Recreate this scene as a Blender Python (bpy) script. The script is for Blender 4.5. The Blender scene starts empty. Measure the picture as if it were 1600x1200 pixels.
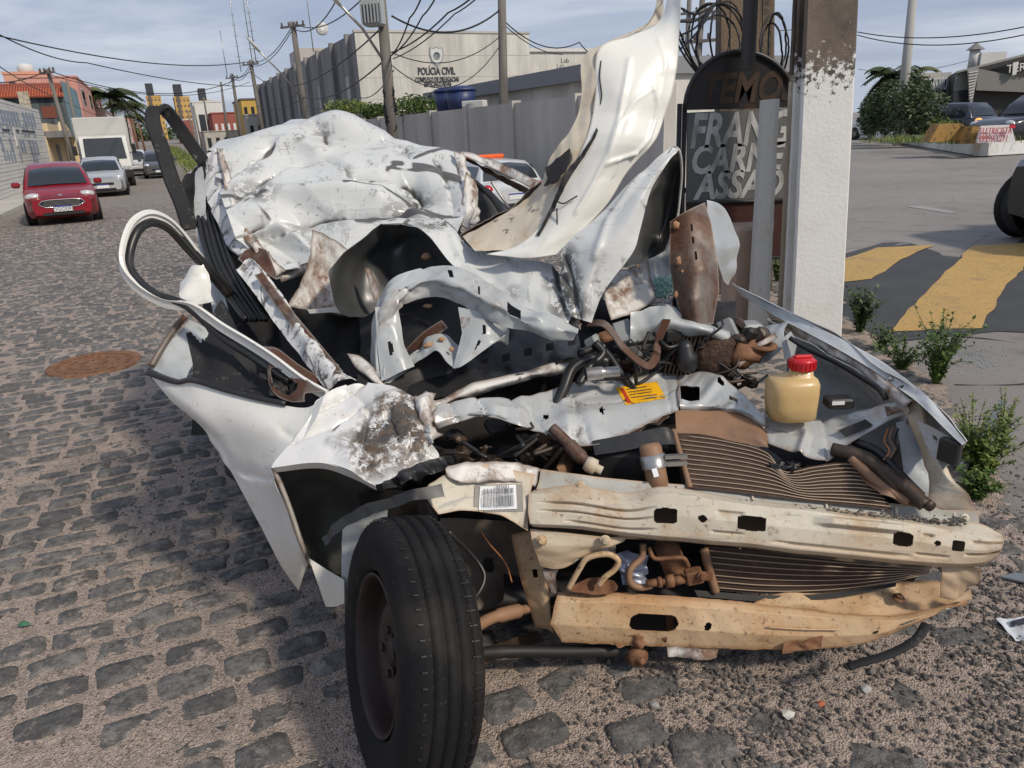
import bpy, math, random
from mathutils import Vector, Matrix, noise
random.seed(7)
SC = bpy.context.scene
COL = SC.collection
V = Vector
# ------------------------------------------------------------------ camera
FL = 1130.0                      # focal length in photograph pixels (1600 wide)
EYE = V((0, 0, 1.45)); PITCH = math.radians(19.54); ROLL = math.atan(0.045)
_f = V((0, math.cos(PITCH), -math.sin(PITCH))); _r0 = V((1, 0, 0)); _u0 = V((0, math.sin(PITCH), math.cos(PITCH)))
CR = math.cos(ROLL)*_r0 - math.sin(ROLL)*_u0
CU = math.sin(ROLL)*_r0 + math.cos(ROLL)*_u0
cd = bpy.data.cameras.new('camera'); cd.sensor_width = 36; cd.lens = FL*36/1600; cd.clip_start = .05; cd.clip_end = 3000
cam = bpy.data.objects.new('camera', cd); COL.objects.link(cam)
cam.matrix_world = Matrix(((CR.x, CU.x, -_f.x, EYE.x), (CR.y, CU.y, -_f.y, EYE.y), (CR.z, CU.z, -_f.z, EYE.z), (0, 0, 0, 1)))
SC.camera = cam
# ------------------------------------------------------------------ world, sun, exposure
SUN_AZ = math.atan2(.72, -.64); SUN_EL = math.radians(42)
w = bpy.data.worlds.new('World'); SC.world = w; w.use_nodes = True
nt = w.node_tree; N = nt.nodes; L = nt.links
for n in list(N): N.remove(n)
out = N.new('ShaderNodeOutputWorld'); bg = N.new('ShaderNodeBackground'); bg.inputs['Strength'].default_value = .1
sky = N.new('ShaderNodeTexSky'); sky.sky_type = 'NISHITA'; sky.sun_disc = False
sky.sun_elevation = SUN_EL; sky.sun_rotation = SUN_AZ; sky.air_density = 1.2; sky.dust_density = 2.0
tc = N.new('ShaderNodeTexCoord'); sep = N.new('ShaderNodeSeparateXYZ'); L.new(tc.outputs['Generated'], sep.inputs[0])
def wmath(op, a, b=None):
    n = N.new('ShaderNodeMath'); n.operation = op
    for i, x in enumerate((a, b)):
        if x is None: continue
        if isinstance(x, (int, float)): n.inputs[i].default_value = x
        else: L.new(x, n.inputs[i])
    return n.outputs[0]
zz = wmath('ADD', wmath('MAXIMUM', sep.outputs[2], 0.0), .12)
cx = wmath('DIVIDE', sep.outputs[0], zz); cy = wmath('DIVIDE', sep.outputs[1], zz)
cmb = N.new('ShaderNodeCombineXYZ'); L.new(wmath('MULTIPLY', cx, .55), cmb.inputs[0]); L.new(cy, cmb.inputs[1])
n1 = N.new('ShaderNodeTexNoise'); n1.inputs['Scale'].default_value = .75; n1.inputs['Detail'].default_value = 7; n1.inputs['Roughness'].default_value = .56; n1.inputs['Distortion'].default_value = .5
L.new(cmb.outputs[0], n1.inputs['Vector'])
cr = N.new('ShaderNodeValToRGB'); L.new(n1.outputs[0], cr.inputs[0])
e = cr.color_ramp.elements; e[0].position = .33; e[0].color = (2.6, 3.15, 4.7, 1); e[1].position = .66; e[1].color = (6.4, 6.8, 7.6, 1)
m2 = e = cr.color_ramp.elements.new(.5); m2.color = (3.75, 4.4, 5.75, 1)
# cloud deck thins towards the horizon into a paler band
mr = N.new('ShaderNodeMapRange'); L.new(sep.outputs[2], mr.inputs[0]); mr.inputs[1].default_value = 0; mr.inputs[2].default_value = .16; mr.inputs[3].default_value = .55; mr.inputs[4].default_value = 0
mxh = N.new('ShaderNodeMix'); mxh.data_type = 'RGBA'; L.new(mr.outputs[0], mxh.inputs[0]); L.new(cr.outputs[0], mxh.inputs[6]); mxh.inputs[7].default_value = (5.6, 6.1, 7.0, 1)
mx = N.new('ShaderNodeMix'); mx.data_type = 'RGBA'; mx.inputs[0].default_value = .9
L.new(sky.outputs[0], mx.inputs[6]); L.new(mxh.outputs[2], mx.inputs[7]); L.new(mx.outputs[2], bg.inputs['Color']); L.new(bg.outputs[0], out.inputs[0])
sd = bpy.data.lights.new('sun', 'SUN'); sd.energy = 2.7; sd.angle = math.radians(5); sd.color = (1, .90, .76)
so = bpy.data.objects.new('sun', sd); COL.objects.link(so)
_sv = V((math.sin(SUN_AZ)*math.cos(SUN_EL), math.cos(SUN_AZ)*math.cos(SUN_EL), math.sin(SUN_EL)))
so.rotation_euler = _sv.to_track_quat('Z', 'Y').to_euler(); so.location = (0, 0, 30)
SC.view_settings.view_transform = 'Standard'; SC.view_settings.look = 'None'; SC.view_settings.exposure = 0.12; SC.view_settings.gamma = 1
SC.cycles.max_bounces = 6; SC.cycles.use_denoising = True
# ------------------------------------------------------------------ picture -> place
def ray(px, py): return _f + CR*((px-800)/FL) - CU*((py-600)/FL)
def PY(px, py, Y): r = ray(px, py); return EYE + r*(Y/r.y)
def PZ(px, py, z): r = ray(px, py); return EYE + r*((z-EYE.z)/r.z)
SD = V((-.412, .911, 0)).normalized(); SA = V((SD.y, -SD.x, 0))        # along the street, across it
def S(p, q, z=0): return SD*p + SA*q + V((0, 0, z))
def onq(px, py, q): r = ray(px, py); return EYE + r*((q-EYE.dot(SA))/r.dot(SA))
def onp(px, py, p): r = ray(px, py); return EYE + r*((p-EYE.dot(SD))/r.dot(SD))
def sstep(a, b, x): t = min(1, max(0, (x-a)/(b-a))); return t*t*(3-2*t)
def gz(x, y):            # the street falls away behind the wreck, the avenue on the right stays level
    return -.22*sstep(12, 16.5, y)*sstep(34, 24, y)*sstep(-6, -3, x)*sstep(8, 5, x) - .45*sstep(3.5, 15, y)*sstep(3.0, -2.5, x-.3*y) + .012*max(0, y-60)*sstep(3.0, -2.5, x-.3*y)
def GP(px, py):
    z = 0
    for _ in range(12):
        p = PZ(px, py, z); z = gz(p.x, p.y)
    return p
# ------------------------------------------------------------------ meshes
def proj(P):
    d = V(P)-EYE; w_ = d.dot(_f); return (800+FL*d.dot(CR)/w_, 600-FL*d.dot(CU)/w_, w_) if w_ > .05 else (-9e9, 0, -1)
class MB:
    def __init__(s): s.v = []; s.f = []; s.m = []; s.sm = []; s.at = {}
    def add(s, vs, fs, m=0, sm=False, at=None):
        o = len(s.v); s.v += [V(x) for x in vs]; s.f += [tuple(i+o for i in f) for f in fs]; s.m += [m]*len(fs); s.sm += [sm]*len(fs)
        for k in set(list(s.at) + list(at or {})):
            a = s.at.setdefault(k, [0.0]*o); a += [0.0]*(o-len(a)); a += list(at[k]) if at and k in at else [0.0]*len(vs)
        return s
    def box(s, c, d, R=None, m=0, bev=0.0):
        c = V(c); h = [x/2 for x in d]; R = R or Matrix.Identity(3)
        if bev <= 0:
            vs = [c + R @ V((sx*h[0], sy*h[1], sz*h[2])) for sz in (-1, 1) for sy in (-1, 1) for sx in (-1, 1)]
            return s.add(vs, [(0, 2, 3, 1), (4, 5, 7, 6), (0, 1, 5, 4), (2, 6, 7, 3), (0, 4, 6, 2), (1, 3, 7, 5)], m)
        b = min(bev, min(h)*.95); rings = []
        for z, k in ((-h[2], b), (-h[2]+b, 0), (h[2]-b, 0), (h[2], b)):
            x, y = h[0]-k, h[1]-k; bb = b
            rings.append([V(t+(z,)) for t in ((x, -y+bb), (x, y-bb), (x-bb, y), (-x+bb, y), (-x, y-bb), (-x, -y+bb), (-x+bb, -y), (x-bb, -y))])
        vs = [c + R @ p for r_ in rings for p in r_]; fs = []
        for k in range(3):
            for i in range(8): j = (i+1) % 8; fs.append((k*8+i, k*8+j, k*8+8+j, k*8+8+i))
        fs.append(tuple(range(24, 32))); fs.append(tuple(reversed(range(8))))
        return s.add(vs, fs, m)
    def quad(s, a, b, c, d, m=0): return s.add([a, b, c, d], [(0, 1, 2, 3)], m)
    def prism(s, pts, dv, m=0):        # polygon extruded by the vector dv
        n = len(pts); pts = [V(p) for p in pts]; dv = V(dv)
        return s.add(pts + [p+dv for p in pts], [tuple(range(n)), tuple(reversed(range(n, 2*n)))] + [(i, i+n, (i+1) % n + n, (i+1) % n) for i in range(n)], m)
    def tube(s, pts, r, n=8, m=0, cap=True, flat=1.0):
        pts = [V(p) for p in pts]; k = len(pts); vs = []; fs = []; prev = None
        rr = r if isinstance(r, (list, tuple)) else [r]*k
        for i, p in enumerate(pts):
            t = (pts[min(i+1, k-1)]-pts[max(i-1, 0)]).normalized()
            if prev is None: a = V((0, 0, 1)) if abs(t.z) < .9 else V((1, 0, 0)); u = t.cross(a).normalized()
            else: u = (prev - t*prev.dot(t)).normalized()
            prev = u; w_ = t.cross(u)
            vs += [p + (u*math.cos(2*math.pi*j/n) + w_*math.sin(2*math.pi*j/n)*flat)*rr[i] for j in range(n)]
        for i in range(k-1):
            for j in range(n): q = (j+1) % n; fs.append((i*n+j, i*n+q, i*n+n+q, i*n+n+j))
        if cap: fs += [tuple(reversed(range(n))), tuple(range((k-1)*n, k*n))]
        return s.add(vs, fs, m, True)
    def lathe(s, prof, o, ax=(0, 0, 1), n=24, m=0, sm=True, cap=True):   # prof: (radius, height)
        o = V(o); ax = V(ax).normalized(); a = V((0, 0, 1)) if abs(ax.z) < .9 else V((1, 0, 0)); u = ax.cross(a).normalized(); w_ = ax.cross(u); k = len(prof); vs = []; fs = []
        for r, h in prof: vs += [o + ax*h + (u*math.cos(2*math.pi*j/n)+w_*math.sin(2*math.pi*j/n))*r for j in range(n)]
        for i in range(k-1):
            for j in range(n): q = (j+1) % n; fs.append((i*n+j, i*n+q, i*n+n+q, i*n+n+j))
        if cap: fs += [tuple(reversed(range(n))), tuple(range((k-1)*n, k*n))]
        return s.add(vs, fs, m, sm)
    def grid(s, P, closed=False, m=0, sm=True, at=None):
        nv = len(P); nu = len(P[0]); fs = []
        for j in range(nv-1):
            for i in range(nu if closed else nu-1): q = (i+1) % nu; fs.append((j*nu+i, j*nu+q, j*nu+nu+q, j*nu+nu+i))
        return s.add([p for r in P for p in r], fs, m, sm, at)
    def mesh(s, name, mats):
        me = bpy.data.meshes.new(name); me.from_pydata([tuple(v) for v in s.v], [], s.f)
        for m_ in (mats if isinstance(mats, (list, tuple)) else [mats]): me.materials.append(m_)
        me.polygons.foreach_set('material_index', s.m); me.polygons.foreach_set('use_smooth', s.sm)
        for k, a in s.at.items():
            a += [0.0]*(len(s.v)-len(a)); t = me.attributes.new(k, 'FLOAT', 'POINT'); t.data.foreach_set('value', a)
        me.update(); return me
    def build(s, name, mats, parent=None, **kw):
        o = bpy.data.objects.new(name, s.mesh(name, mats)); return link(o, parent, **kw)
def link(o, parent=None, label=None, cat=None, group=None, kind=None):
    COL.objects.link(o)
    if parent is not None:
        o.parent = parent
        pm = parent.matrix_basis.copy(); pp = parent.parent
        if pp is not None: pm = pp.matrix_basis @ parent.matrix_parent_inverse @ pm
        o.matrix_parent_inverse = pm.inverted()
    return tag(o, label, cat, group, kind)
def tag(o, label=None, cat=None, group=None, kind=None):
    for k, x in (('label', label), ('category', cat), ('group', group), ('kind', kind)):
        if x: o[k] = x
    return o
def thing(name, label, cat, loc=(0, 0, 0), rz=0, group=None):
    o = bpy.data.objects.new(name, None); o.empty_display_size = .1; o.location = loc; o.rotation_euler = (0, 0, rz)
    return link(o, None, label, cat, group)
def copy_tree(o, parent=None):
    c = o.copy(); COL.objects.link(c); c.parent = parent
    for ch in o.children: copy_tree(ch, c)
    return c
def cat_rom(P, n):
    if len(P) == 1: return [P[0].copy() for _ in range(n)]
    d = [0.0]
    for i in range(1, len(P)): d.append(d[-1] + max(1e-6, (P[i]-P[i-1]).length)**.7)
    out_ = []; k = 0
    for i in range(n):
        t = d[-1]*i/(n-1)
        while k < len(P)-2 and t > d[k+1]: k += 1
        u = (t-d[k])/(d[k+1]-d[k]); a, b = P[k], P[k+1]
        m0 = (b-P[k-1])/(d[k+1]-d[k-1])*(d[k+1]-d[k]) if k > 0 else b-a
        m1 = (P[k+2]-a)/(d[k+2]-d[k])*(d[k+1]-d[k]) if k < len(P)-2 else b-a
        u2 = u*u; u3 = u2*u
        out_.append(a*(2*u3-3*u2+1) + m0*(u3-2*u2+u) + b*(-2*u3+3*u2) + m1*(u3-u2))
    return out_
def lin(P, n):
    d = [0.0]
    for i in range(1, len(P)): d.append(d[-1] + max(1e-6, (P[i]-P[i-1]).length))
    out_ = []; k = 0
    for i in range(n):
        t = d[-1]*i/(n-1)
        while k < len(P)-2 and t > d[k+1]: k += 1
        out_.append(P[k].lerp(P[k+1], (t-d[k])/(d[k+1]-d[k])))
    return out_
_DIR = {}
def crump(p, cs, seed):
    """folded sheet: flat facets that meet in sharp creases (triangle waves along a few bent directions)"""
    if seed not in _DIR:
        r_ = random.Random(seed*17+3); _DIR[seed] = [(V((r_.gauss(0, 1), r_.gauss(0, .6), r_.gauss(0, 1))).normalized(), f, r_.random()) for f in (.30, .47, .80, 1.35)]
    q = p*cs*2.2; w_ = noise.noise_vector(q*.3+V((seed, 2, 7)))*.8; g = .55+.9*max(-.45, noise.noise(q*.3+V((3, seed, 1)))); h = 0; c = 1.0
    for (d, f, ph), wt in zip(_DIR[seed], (1.0, .8, .5, .28)):
        x = (q+w_).dot(d)*f+ph; t = abs((x % 1)-.5)*2; h += wt*(t-.5); c = min(c, (1-t)/f*.25+(.06 if wt < .4 else 0))
    return h*g*.9, c, 1.0
def patch(mb, rows, nu=40, nv=30, cr=0.0, cs=6.0, seed=1, t=.0018, holes=(), sharp=False, vsharp=False, torn=0.0, m=0, mback=1, fn=None, folds=(), spots=()):
    """sheet of metal through rows of points; two skins, a rim, creases kept as the attribute 'crease', rim distance as 'edge'"""
    R = [(lin if sharp else cat_rom)([V(p) for p in r], nu) for r in rows]
    P = [list(x) for x in zip(*[(lin if vsharp else cat_rom)([R[j][i] for j in range(len(R))], nv) for i in range(nu)])]
    def normals():
        Nn = []
        for j in range(nv):
            row = []
            for i in range(nu):
                du = P[j][min(i+1, nu-1)]-P[j][max(i-1, 0)]; dv = P[min(j+1, nv-1)][i]-P[max(j-1, 0)][i]
                n_ = du.cross(dv); row.append(n_.normalized() if n_.length > 1e-9 else V((0, -1, 0)))
            Nn.append(row)
        return Nn
    Nn = normals(); cra = []; edg = []
    lu = sum((P[nv//2][i+1]-P[nv//2][i]).length for i in range(nu-1)); lv = sum((P[j+1][nu//2]-P[j][nu//2]).length for j in range(nv-1))
    Q = [[p.copy() for p in r] for r in P]
    FO = []
    for pts_, dep, wd_ in folds:      # creases pressed into the sheet along a line
        L3 = [min((p for r in P for p in r), key=lambda q_, a_=a_: (lambda t_: (t_[0]-a_[0])**2+(t_[1]-a_[1])**2+60*t_[2]**2)(proj(q_))) for a_ in pts_]
        cc = sum(L3, V((0, 0, 0)))/len(L3); FO.append((L3, dep, wd_, cc, max((q_-cc).length for q_ in L3)+wd_*5))
    SP = []
    for sx, sy, sr, ss_ in spots: SP.append((min((p for r in P for p in r), key=lambda q_: (lambda t_: (t_[0]-sx)**2+(t_[1]-sy)**2+60*t_[2]**2)(proj(q_))), sr, ss_))
    spo = []
    for j in range(nv):
        for i in range(nu):
            d_ = min(i/(nu-1)*lu, (1-i/(nu-1))*lu, j/(nv-1)*lv, (1-j/(nv-1))*lv); edg.append(.05-min(.05, d_))
            p = P[j][i]; c_ = 0
            if cr:
                h, a, b = crump(p, cs, seed); Q[j][i] = p + Nn[j][i]*(h*cr*2.5)
                g_ = noise.noise(p*2.3+V((seed, 4, 1)))+.4*noise.noise(p*17); c_ = max(0, 1-a/.05)*sstep(-.05, .22, g_)
            spo.append(min(1, sum(ss_*max(0, 1-((p-c0_).length/sr)**2)**.7 for c0_, sr, ss_ in SP)) if SP else 0)
            for L3, dep, wd_, cc, rr_ in FO:
                if (p-cc).length > rr_: continue
                best = 9.0; sg_ = 1
                for a_, b_ in zip(L3, L3[1:]):
                    ab = b_-a_; tt = max(0, min(1, (p-a_).dot(ab)/max(1e-9, ab.length_squared))); dv_ = p-(a_+ab*tt)
                    if dv_.length < best: best = dv_.length; sg_ = 1 if ab.cross(dv_).dot(Nn[j][i]) > 0 else -1
                if best < wd_*5:
                    nb_ = best+.22*wd_*noise.noise(p*26)
                    if dep > 0:     # a ledge: steep on one side, easing out on the other
                        Q[j][i] = Q[j][i] - Nn[j][i]*dep*math.exp(-abs(nb_)/(wd_ if sg_ > 0 else wd_*.22))
                        c_ = max(c_, math.exp(-(nb_/(wd_*.5))**2)*max(0, .25+1.6*noise.noise(p*8)+.5*noise.noise(p*40)))
                    else: Q[j][i] = Q[j][i] - Nn[j][i]*dep*math.exp(-(best/wd_)**2)
            if torn and d_ < 1e-6: Q[j][i] = Q[j][i] + noise.noise_vector(p*45)*torn
            if fn: Q[j][i] = fn(Q[j][i], i/(nu-1), j/(nv-1), Nn[j][i])
            cra.append(min(1, c_))
    P = Q; Nn = normals()
    keep = []
    for j in range(nv-1):
        for i in range(nu-1):
            u = (i+.5)/(nu-1); v_ = (j+.5)/(nv-1); ok = True
            for (cu, cv, ru, rv, sh) in holes:
                a, b = (u-cu)/ru, (v_-cv)/rv
                if (sh == 'r' and max(abs(a), abs(b)) < 1) or (sh == 'o' and a*a+b*b < 1) or (sh == 'q' and abs(a)**5+abs(b)**5 < 1) or (sh == 's' and (max(0, abs(a)-.62)/.38)**2+b*b < 1): ok = False
            if ok: keep.append((j*nu+i, j*nu+i+1, j*nu+nu+i+1, j*nu+nu+i))
    F = [p for r in P for p in r]; NF = [n_ for r in Nn for n_ in r]; B = [p-n_*t for p, n_ in zip(F, NF)]
    at = {'crease': cra, 'edge': edg, 'spot': spo}
    mb.add(F, keep, m, True, at); mb.add(B, [tuple(reversed(f)) for f in keep], mback, True, at)
    cnt = {}
    for f in keep:
        for a, b in zip(f, f[1:]+f[:1]):
            if (b, a) in cnt: del cnt[(b, a)]
            else: cnt[(a, b)] = 1
    vs = []; fs = []
    for a, b in cnt: o = len(vs); vs += [F[a], F[b], B[b], B[a]]; fs.append((o, o+3, o+2, o+1))
    mb.add(vs, fs, m, False, {'crease': [0]*len(vs), 'edge': [.05]*len(vs)})
    return P, Nn
def px_rows(rows): return [[PY(*p) for p in r] for r in rows]
def ribbon(mb, pts, wid, side, th=.004, n=60, m=0, sect=None):
    """a bent strip swept along a path; side = approximate width direction"""
    C = cat_rom([V(p) for p in pts], n); side = V(side).normalized(); P = []
    sect = sect or [(-.5, 0), (-.5, 1), (.5, 1), (.5, 0)]
    for i, p in enumerate(C):
        t = (C[min(i+1, n-1)]-C[max(i-1, 0)]).normalized(); sd_ = (side - t*side.dot(t)); sd_ = sd_.normalized() if sd_.length > 1e-4 else V((1, 0, 0)); nn = t.cross(sd_)
        wi = wid[0]+(wid[1]-wid[0])*i/(n-1) if isinstance(wid, tuple) else wid
        P.append([p + sd_*a*wi + nn*b*th for a, b in sect])
    k = len(sect); mb.grid(P, True, m, False); mb.f.append(tuple(range(len(mb.v)-k, len(mb.v)))); mb.m.append(m); mb.sm.append(False)
    o = len(mb.v)-k*n; mb.f.append(tuple(reversed(range(o, o+k)))); mb.m.append(m); mb.sm.append(False)
from mathutils.bvhtree import BVHTree
_BV = {}
def on_surface(o, px, py, off=.003):
    if o.name not in _BV: me = o.data; _BV[o.name] = BVHTree.FromPolygons([v.co.copy() for v in me.vertices], [tuple(f.vertices) for f in me.polygons])
    h, n_, _, _ = _BV[o.name].ray_cast(EYE, ray(px, py).normalized())
    if h is None: h, n_, _, _ = _BV[o.name].find_nearest(EYE+ray(px, py)*2.0)
    d = (EYE-h).normalized(); return h+d*off
def decal(name, o, quad, mat, parent=None, n=8, off=.003):
    """a thin sheet glued onto a surface, corners given as the photograph shows them"""
    a, b, c, d = [V((x, y, 0)) for x, y in quad]; mb = MB(); P = []
    for j in range(n): P.append([on_surface(o, *(a.lerp(b, i/(n-1)).lerp(d.lerp(c, i/(n-1)), j/(n-1)).xy), off) for i in range(n)])
    mb.grid(P, False, 0, True); return mb.build(name, mat, parent or o)
def text_mesh(body, size, depth=.0, shear=0.0, bold=0.0):
    cu = bpy.data.curves.new('lettering', 'FONT'); cu.body = body; cu.size = size; cu.extrude = depth; cu.shear = shear; cu.offset = bold; cu.align_x = 'CENTER'; cu.align_y = 'CENTER'; cu.resolution_u = 3
    o = bpy.data.objects.new('lettering', cu); COL.objects.link(o); dg = bpy.context.evaluated_depsgraph_get(); dg.update()
    me = bpy.data.meshes.new_from_object(o.evaluated_get(dg)); bpy.data.objects.remove(o); bpy.data.curves.remove(cu); return me
def text(name, body, size, pos, xdir, ydir, mat, parent=None, depth=.003, shear=0.0, bold=0.0, width=None, **kw):
    me = text_mesh(body, size, depth, shear, bold); x = V(xdir).normalized(); z = x.cross(V(ydir)).normalized(); y = z.cross(x)
    if width:
        xs = [v.co.x for v in me.vertices]; k = width/(max(xs)-min(xs))
        for v in me.vertices: v.co.x *= k
    me.transform(Matrix(((x.x, y.x, z.x, pos[0]), (x.y, y.y, z.y, pos[1]), (x.z, y.z, z.z, pos[2]), (0, 0, 0, 1))))
    me.materials.clear(); me.materials.append(mat)
    return link(bpy.data.objects.new(name, me), parent, **kw)
# ------------------------------------------------------------------ materials
def M(name, col, rough=.6, metal=0.0, layers=(), bump=None, coat=0.0, emit=0.0, trans=0.0, sss=0.0, alpha=1.0, spec=.5):
    """layers: (source, scale, low, high, colour, amount[, stretch[, roughness]]); source noise / voro / musg / attr:<name> / x y z"""
    mt = bpy.data.materials.new(name); mt.use_nodes = True; nt = mt.node_tree; N = nt.nodes; L = nt.links; b = N['Principled BSDF']
    b.inputs['Metallic'].default_value = metal; b.inputs['Roughness'].default_value = rough; b.inputs['Coat Weight'].default_value = coat; b.inputs['Specular IOR Level'].default_value = spec
    b.inputs['Coat Roughness'].default_value = .12; b.inputs['Transmission Weight'].default_value = trans; b.inputs['Alpha'].default_value = alpha
    if sss: b.inputs['Subsurface Weight'].default_value = sss; b.inputs['Subsurface Radius'].default_value = (.02, .012, .006)
    tc = N.new('ShaderNodeTexCoord'); c = N.new('ShaderNodeRGB'); c.outputs[0].default_value = (*col, 1); cur = c.outputs[0]; rcur = None
    def src(kind, scale, stretch):
        if kind.startswith('attr:'):
            a = N.new('ShaderNodeAttribute'); a.attribute_name = kind[5:]; return a.outputs['Fac']
        mp = N.new('ShaderNodeMapping'); L.new(tc.outputs['Object'], mp.inputs[0]); mp.inputs['Scale'].default_value = stretch
        if kind in 'xyz':
            s_ = N.new('ShaderNodeSeparateXYZ'); L.new(mp.outputs[0], s_.inputs[0]); return s_.outputs['xyz'.index(kind)]
        if kind == 'voro': t = N.new('ShaderNodeTexVoronoi'); t.feature = 'DISTANCE_TO_EDGE'; t.inputs['Scale'].default_value = scale; L.new(mp.outputs[0], t.inputs['Vector']); return t.outputs[0]
        if kind == 'cell': t = N.new('ShaderNodeTexVoronoi'); t.inputs['Scale'].default_value = scale; L.new(mp.outputs[0], t.inputs['Vector']); return t.outputs[0]
        t = N.new('ShaderNodeTexNoise'); t.inputs['Scale'].default_value = scale; t.inputs['Detail'].default_value = 8; t.inputs['Roughness'].default_value = .62
        if kind == 'rough': t.inputs['Roughness'].default_value = .74; t.inputs['Distortion'].default_value = .1
        L.new(mp.outputs[0], t.inputs['Vector']); return t.outputs[0]
    for ly in layers:
        kind, scale, lo, hi, c2, amt = ly[:6]; st = ly[6] if len(ly) > 6 and ly[6] else (1, 1, 1); r2 = ly[7] if len(ly) > 7 else None
        gate = None
        if kind == 'attr:edge': lo, hi = .05-lo, .05-hi
        if '*' in kind: kind, gate = kind.split('*')
        r_ = N.new('ShaderNodeMapRange'); r_.inputs[1].default_value = lo; r_.inputs[2].default_value = hi; L.new(src(kind, scale, st), r_.inputs[0]); r_.inputs[4].default_value = amt
        fac = r_.outputs[0]
        if gate:
            g = src(gate, 0, (1, 1, 1)) if gate.startswith('attr:') else src('noise', scale*.17, (1, 1, 1))
            if not gate.startswith('attr:'): q = N.new('ShaderNodeMapRange'); q.inputs[1].default_value = .48; q.inputs[2].default_value = .62; L.new(g, q.inputs[0]); g = q.outputs[0]
            mm = N.new('ShaderNodeMath'); mm.operation = 'MULTIPLY'; L.new(fac, mm.inputs[0]); L.new(g, mm.inputs[1]); fac = mm.outputs[0]
        x = N.new('ShaderNodeMix'); x.data_type = 'RGBA'; L.new(fac, x.inputs[0]); L.new(cur, x.inputs[6]); x.inputs[7].default_value = (*c2, 1); cur = x.outputs[2]
        if r2 is not None:
            y = N.new('ShaderNodeMix'); L.new(fac, y.inputs[0]); y.inputs[3].default_value = r2
            if rcur is None: y.inputs[2].default_value = rough
            else: L.new(rcur, y.inputs[2])
            rcur = y.outputs[0]
    L.new(cur, b.inputs['Base Color'])
    if rcur is not None: L.new(rcur, b.inputs['Roughness'])
    if emit: L.new(cur, b.inputs['Emission Color']); b.inputs['Emission Strength'].default_value = emit
    if bump:
        prev = None
        for (kind, scale, dist) in bump:
            bp = N.new('ShaderNodeBump'); bp.inputs['Strength'].default_value = 1; bp.inputs['Distance'].default_value = dist; L.new(src(kind, scale, (1, 1, 1)), bp.inputs['Height'])
            if prev: L.new(prev, bp.inputs['Normal'])
            prev = bp.outputs[0]
        L.new(prev, b.inputs['Normal'])
    return mt
DUST = (.36, .235, .14); RUST = (.16, .06, .025); SOOT = (.018, .017, .016)
m_paint = M('white_car_paint', (.60, .61, .595), .40, 0, [
    ('noise', 2.2, .45, .7, (.50, .50, .475), .6),
    ('rough', 24, .66, .71, (.22, .21, .2), .6, (1, 1, 1), .7),
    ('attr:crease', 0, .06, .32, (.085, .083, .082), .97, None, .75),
    ('rough*g', 60, .56, .60, (.10, .09, .085), .8, (1, .35, 1), .7), ('rough*attr:spot', 30, .46, .50, (.075, .072, .07), .95, None, .75),
    ('rough', 5, .585, .60, (.24, .23, .225), .28, (1, 1, 9), .6), ('rough', 4, .61, .625, (.17, .16, .155), .35, (7, 2, 1), .6), ('rough', 9, .60, .72, DUST, .5, None, .8)], coat=.12, bump=[('noise', 180, .0002)])
m_clean = M('white_door_paint', (.70, .69, .645), .34, 0, [
    ('noise', 3, .45, .8, (.66, .63, .55), .5), ('rough', 70, .60, .68, (.3, .25, .2), .6, (1, 1, .3)), ('rough', 7, .56, .70, (.50, .43, .33), .5), ('rough', 22, .60, .66, (.30, .26, .22), .5, (.25, .25, 1)), ('z', 1, .42, .16, (.52, .39, .24), .8, None, .7)], coat=.3)
m_scuff = M('scraped_white_paint', (.66, .655, .64), .45, 0, [
    ('rough', 12, .54, .60, (.10, .085, .075), .85, (1, 1, 1), .8), ('rough', 40, .58, .63, (.13, .085, .055), .8), ('attr:crease', 0, .2, .7, (.05, .045, .04), .9), ('noise', 6, .6, .75, (.25, .15, .09), .5)], coat=.1, bump=[('noise', 90, .002)])
m_fend = M('scraped_fender_paint', (.68, .675, .66), .36, 0, [('noise', 3, .45, .7, (.56, .55, .52), .5), ('rough*attr:spot', 11, .45, .49, (.040, .034, .030), .97, None, .8), ('rough*attr:spot', 45, .47, .52, (.13, .09, .06), .8), ('rough', 34, .60, .66, (.16, .14, .12), .7), ('attr:crease', 0, .15, .6, (.08, .07, .06), .9), ('rough', 8, .6, .72, (.42, .30, .19), .5)], coat=.2, bump=[('noise', 90, .001)])
m_zinc = M('smooth_zinc_panel', (.46, .48, .48), .28, .35, [('noise', 4, .45, .7, (.36, .37, .37), .6), ('rough', 40, .62, .68, (.16, .13, .11), .6), ('attr:edge', 0, .006, 0, (.62, .62, .6), .6)])
m_flange = M('grey_beam_flange', (.40, .40, .365), .5, 0, [('noise', 6, .45, .68, (.32, .30, .26), .7), ('rough', 26, .56, .64, (.30, .19, .10), .6), ('attr:edge', 0, .006, 0, (.42, .26, .13), .7)])
m_rustwhite = M('white_paint_with_rust', (.66, .64, .60), .5, 0, [
    ('rough', 10, .47, .62, (.17, .085, .045), .95, (1, 1, .5), .85), ('rough', 30, .6, .66, (.05, .04, .035), .8), ('attr:edge', 0, .012, .0, (.12, .07, .045), .8)], bump=[('noise', 120, .0012)])
m_under = M('grey_primer_underside', (.30, .32, .32), .42, 0, [('noise', 5, .42, .7, (.17, .17, .17), .8), ('rough', 16, .58, .7, (.20, .12, .07), .7), ('attr:edge', 0, .006, 0, (.6, .6, .58), .8)], coat=.2)
m_under_dark = M('dark_hood_underside', (.045, .047, .047), .33, 0, [('noise', 4, .45, .7, (.09, .092, .09), .8), ('rough', 12, .62, .72, (.10, .06, .035), .7)], coat=.25)
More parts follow.
